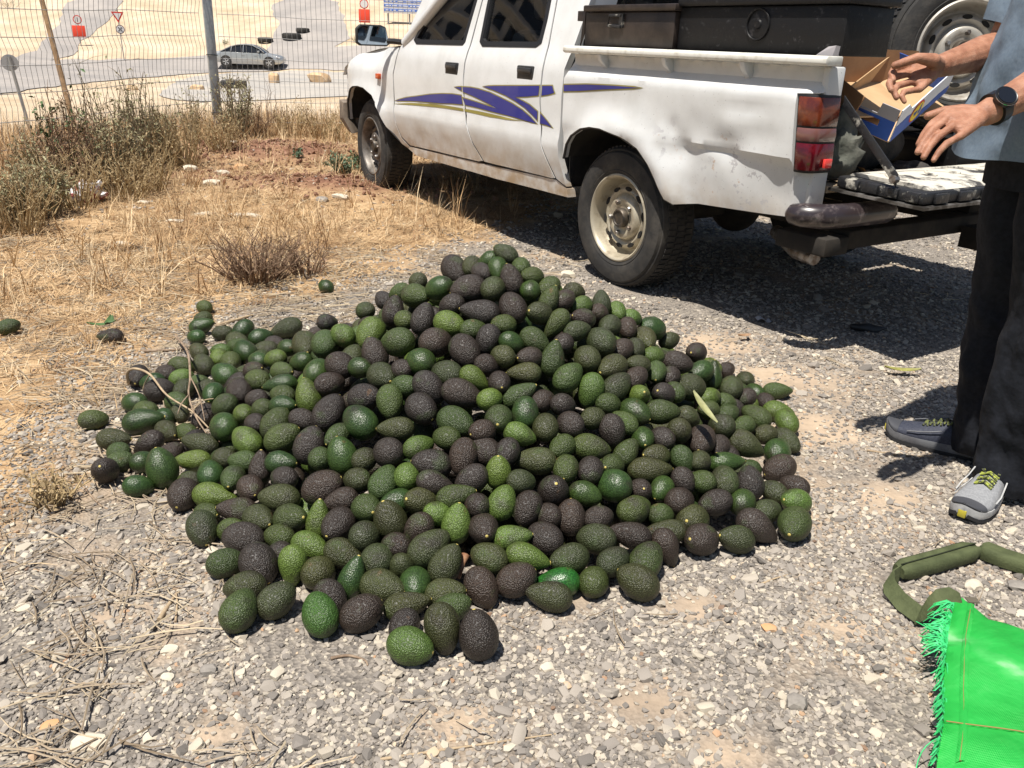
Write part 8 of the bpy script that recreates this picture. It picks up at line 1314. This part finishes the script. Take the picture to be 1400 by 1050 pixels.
# ------------------------------------------------------------------ scattered gravel, straw and litter (uncountable)
def scatter(name, pts, rots, scl, idx, protos):
    me = bpy.data.meshes.new(name); me.from_pydata([], [], []); me.vertices.add(len(pts)); me.vertices.foreach_set('co', np.asarray(pts, np.float32).ravel())
    for nm, ty, arr in (('rot', 'FLOAT_VECTOR', rots), ('scl', 'FLOAT_VECTOR', scl)):
        a = me.attributes.new(nm, ty, 'POINT'); a.data.foreach_set('vector', np.asarray(arr, np.float32).ravel())
    a = me.attributes.new('idx', 'INT', 'POINT'); a.data.foreach_set('value', np.asarray(idx, np.int32))
    pc = bpy.data.collections.new(name + '_kinds')
    for q in protos: pc.objects.link(q)
    o = bpy.data.objects.new(name, me); COL.objects.link(o)
    ng = bpy.data.node_groups.new(name, 'GeometryNodeTree'); ng.interface.new_socket('Geometry', in_out='INPUT', socket_type='NodeSocketGeometry'); ng.interface.new_socket('Geometry', in_out='OUTPUT', socket_type='NodeSocketGeometry')
    n = ng.nodes; gi = n.new('NodeGroupInput'); go = n.new('NodeGroupOutput'); ip = n.new('GeometryNodeInstanceOnPoints'); ci = n.new('GeometryNodeCollectionInfo'); ci.inputs['Collection'].default_value = pc; ci.inputs['Separate Children'].default_value = True; ci.inputs['Reset Children'].default_value = True
    def na(nm, dt): q = n.new('GeometryNodeInputNamedAttribute'); q.data_type = dt; q.inputs[0].default_value = nm; return q.outputs[0]
    er = n.new('FunctionNodeEulerToRotation'); L = ng.links
    L.new(na('rot', 'FLOAT_VECTOR'), er.inputs[0]); L.new(gi.outputs[0], ip.inputs['Points']); L.new(ci.outputs[0], ip.inputs['Instance']); ip.inputs['Pick Instance'].default_value = True
    L.new(na('idx', 'INT'), ip.inputs['Instance Index']); L.new(er.outputs[0], ip.inputs['Rotation']); L.new(na('scl', 'FLOAT_VECTOR'), ip.inputs['Scale']); L.new(ip.outputs[0], go.inputs[0])
    md = o.modifiers.new('scatter', 'NODES'); md.node_group = ng; tag(o, kind='stuff'); return o
def proto(mb, name, m_, smooth=0):
    o = mb.build(name, m_, None, smooth=smooth, recalc=True); COL.objects.unlink(o); return o
pebm = random_mat('gravel_stone', [(0, (.15, .135, .12)), (.2, (.225, .20, .175)), (.5, (.30, .265, .228)), (.72, (.375, .33, .275)), (.87, (.46, .405, .32)), (.965, (.54, .48, .385)), (.985, (.50, .38, .26)), (.993, (.40, .24, .14)), (1, (.08, .075, .075))], bscale=400)
pro = []
for k_ in range(7):
    bm = bmesh.new(); bmesh.ops.create_icosphere(bm, subdivisions=1 if k_ < 5 else 2, radius=.5)
    for v in bm.verts:
        q = v.co.copy(); v.co = Vector([max(-.36, min(.36, c_)) for c_ in q * (1 + .55 * mnoise.noise(q * 1.9 + Vector((k_ * 7.3, 0, 0))))]); v.co.z *= .72
    me = bpy.data.meshes.new('pebble'); bm.to_mesh(me); bm.free(); me.materials.append(pebm); me.shade_smooth(); me.set_sharp_from_angle(angle=R(24)); pro.append(bpy.data.objects.new('pebble', me))
pts = []; rots = []; scl = []; idx = []
npr = np.random.default_rng(3)
def gravel_zone(y0, y1, dens, smin, smax, big):
    xw = lambda y: .66 * y + .35
    n = int(dens * (y1 - y0) * (xw(y0) + xw(y1)))
    for _ in range(n):
        y = npr.uniform(y0, y1); x = npr.uniform(-xw(y1), xw(y1))
        if abs(x) > xw(y): continue
        s_ = straw(x, y) + .3 * nz(x, y, 2.2, 7)
        if s_ > .35 and npr.random() > .10: continue
        if s_ > 0 and npr.random() < .45: continue
        bare = nz(x, y, 2.6, 13) + .6 * nz(x, y, 6, 4)
        if bare > .36 and npr.random() < .80: continue
        if beyond(x, y) > -.3: continue
        if npr.random() < .82 * min(1, 1.25 * bare_patch(x, y) * (1 + .8 * nz(x, y, 9, 3))): continue
        d = smin * (smax / smin) ** (npr.random() ** 1.9)
        if npr.random() < big: d *= npr.uniform(1.4, 2.4)
        pts.append((x, y, terrain(x, y) + d * .12)); rots.append((npr.uniform(-.5, .5), npr.uniform(-.5, .5), npr.uniform(0, 6.28))); f = npr.uniform(.7, 1.35); scl.append((d * f * 1.25, d / f * 1.25, d * npr.uniform(.7, 1.1))); idx.append(int(npr.integers(0, 7)))
gravel_zone(.72, 1.5, 24000, .0056, .0150, .045); gravel_zone(1.5, 2.3, 18500, .0058, .0160, .04); gravel_zone(2.3, 3.4, 10500, .007, .0185, .02); gravel_zone(3.4, 5.2, 3600, .009, .023, .018); gravel_zone(5.2, 7.6, 1100, .012, .03, .02)
scatter('gravel', pts, rots, scl, idx, pro)
# straw
strm = random_mat('dry_straw', [(0, (.28, .165, .085)), (.35, (.44, .285, .145)), (.7, (.56, .395, .22)), (.9, (.66, .52, .33)), (1, (.22, .14, .085))], .8, bscale=60)
def straw_proto(n, hmin, hmax, lean, seed, wid=.0014, rad=.05):
    rr = random.Random(seed); mb = MB()
    for _ in range(n):
        a = rr.uniform(0, 6.28); L_ = rr.uniform(hmin, hmax); e_ = max(.02, rr.gauss(lean, .25)); d = Vector((math.cos(a) * math.cos(e_), math.sin(a) * math.cos(e_), abs(math.sin(e_)))); b_ = Vector((rr.gauss(0, rad), rr.gauss(0, rad), 0)); s_ = Vector((-math.sin(a), math.cos(a), 0)) * wid * rr.uniform(.7, 1.6); bend = Vector((rr.gauss(0, .2), rr.gauss(0, .2), -.25 * math.cos(e_))) * L_
        q = [b_, b_ + d * L_ * .5 + bend * .15 + Vector((0, 0, .004)), b_ + d * L_ + bend * .5]
        q[2].z = max(q[2].z, .003); q[1].z = max(q[1].z, .004)
        mb.add([q[0] - s_, q[0] + s_, q[1] + s_, q[1] - s_, q[2]], [(0, 1, 2, 3), (3, 2, 4)])
    o = mb.build('straw_tuft', strm, None, smooth=0, recalc=False); COL.objects.unlink(o); return o
sp_ = [straw_proto(22, .05, .17, .10, 1), straw_proto(22, .05, .2, .15, 2), straw_proto(18, .04, .13, .25, 3, rad=.08), straw_proto(20, .06, .2, .75, 4, rad=.03), straw_proto(16, .08, .26, 1.1, 5, rad=.03), straw_proto(9, .15, .38, 1.2, 6, rad=.03)]
pts = []; rots = []; scl = []; idx = []
for _ in range(30000):
    y = 1.1 + 9.2 * npr.random() ** 1.25; x = npr.uniform(-6.2, 1.6)
    if abs(x) > .66 * y + .6: continue
    s_ = straw(x, y) + .35 * nz(x, y, 1.7, 2) + .2 * nz(x, y, 5, 4); bf = beyond(x, y)
    if s_ < 0 or bf > 2.2: 
        if not (s_ > -.5 and npr.random() < .06 and bf < 2): continue
    if npr.random() > sst(-.05, .5, s_) * (.55 if y < 2.6 else 1) * (.62 + .75 * nz(x, y, .95, 8) + .35 * nz(x, y, 2.6, 3)) + .03: continue
    red = math.exp(-(((x + 2.15) / .9) ** 2 + ((y - 7.5) / .55) ** 2)) + math.exp(-(((x + 1.35) / .75) ** 2 + ((y - 6.35) / .36) ** 2))
    if npr.random() < red * .92: continue
    tall = sst(-1.2, -.1, bf) * .7 + .10 + .2 * max(0, nz(x, y, .8, 3))
    k_ = int(npr.integers(3, 6)) if npr.random() < tall else int(npr.integers(0, 3))
    if k_ == 5 and y < 4.5: k_ = 4
    sc_ = npr.uniform(.6, 1.2) * (.75 if y < 3.5 else 1); pts.append((x, y, terrain(x, y))); rots.append((npr.uniform(-.12, .12), npr.uniform(-.12, .12), npr.uniform(0, 6.28))); scl.append((sc_, sc_, sc_ * npr.uniform(.6, 1.1))); idx.append(k_)
scatter('dry_grass', pts, rots, scl, idx, sp_)
# sparse dry stems on the gravel
stm = random_mat('dry_stems', [(0, (.20, .15, .10)), (.5, (.34, .27, .19)), (1, (.5, .41, .28))], .85, bscale=60)
dp = []
for k_ in range(4):
    rr = random.Random(60 + k_); mb = MB()
    for _ in range(3):
        a = rr.uniform(0, 6.28); L_ = rr.uniform(.04, .17); c_ = Vector((rr.gauss(0, .03), rr.gauss(0, .03), .006)); d = Vector((math.cos(a), math.sin(a), 0)); n_ = Vector((-d.y, d.x, 0)) * rr.uniform(-.3, .3); mb.tube([c_ + d * L_ * (u - .5) + n_ * L_ * (u - .5) ** 2 * 2 + Vector((0, 0, .006 * rr.random())) for u in (0, .33, .66, 1)], [.0016, .0018, .0015, .0008], 4, cap=False)
    o = mb.build('stem_bit', stm, None, smooth=60, recalc=False); COL.objects.unlink(o); dp.append(o)
pts = []; rots = []; scl = []; idx = []
for _ in range(9000):
    y = npr.uniform(.75, 4.5); x = npr.uniform(-3, 3)
    if abs(x) > .66 * y + .3: continue
    wgt = .012 + .8 * sst(-.9, -.1, straw(x, y)) * (.6 + nz(x, y, 3, 2)) + .75 * sst(.35, .0, math.hypot((x + .62) / 1.3, (y - 1.02) / .5)) 
    if npr.random() > wgt: continue
    pts.append((x, y, terrain(x, y) + .004)); rots.append((0, 0, npr.uniform(0, 6.28))); f = npr.uniform(.5, 1.2); scl.append((f, f, f)); idx.append(int(npr.integers(0, 4)))
scatter('plant_debris', pts, rots, scl, idx, dp)
# soil clods on the red patches
cl_m = random_mat('red_clod', [(0, (.13, .065, .04)), (.5, (.23, .12, .078)), (1, (.34, .20, .135))], .95, bscale=200); cp = []
for q in pro[:4]:
    me = q.data.copy(); me.materials.clear(); me.materials.append(cl_m); cp.append(bpy.data.objects.new('clod', me))
pts = []; rots = []; scl = []; idx = []
for _ in range(1700):
    c_ = ((-2.15, 7.55, .6, .38), (-1.35, 6.35, .55, .24), (-2.3, 6.6, .4, .14))[int(npr.choice(3, p=(.6, .3, .1)))]; x = npr.normal(c_[0], c_[2]); y = npr.normal(c_[1], c_[3]); d = .012 * (5 ** (npr.random() ** 2)); pts.append((x, y, terrain(x, y) + d * .2)); rots.append(tuple(npr.uniform(0, 6, 3))); scl.append((d, d, d * .8)); idx.append(int(npr.integers(0, 4)))
scatter('soil_clods', pts, rots, scl, idx, cp)
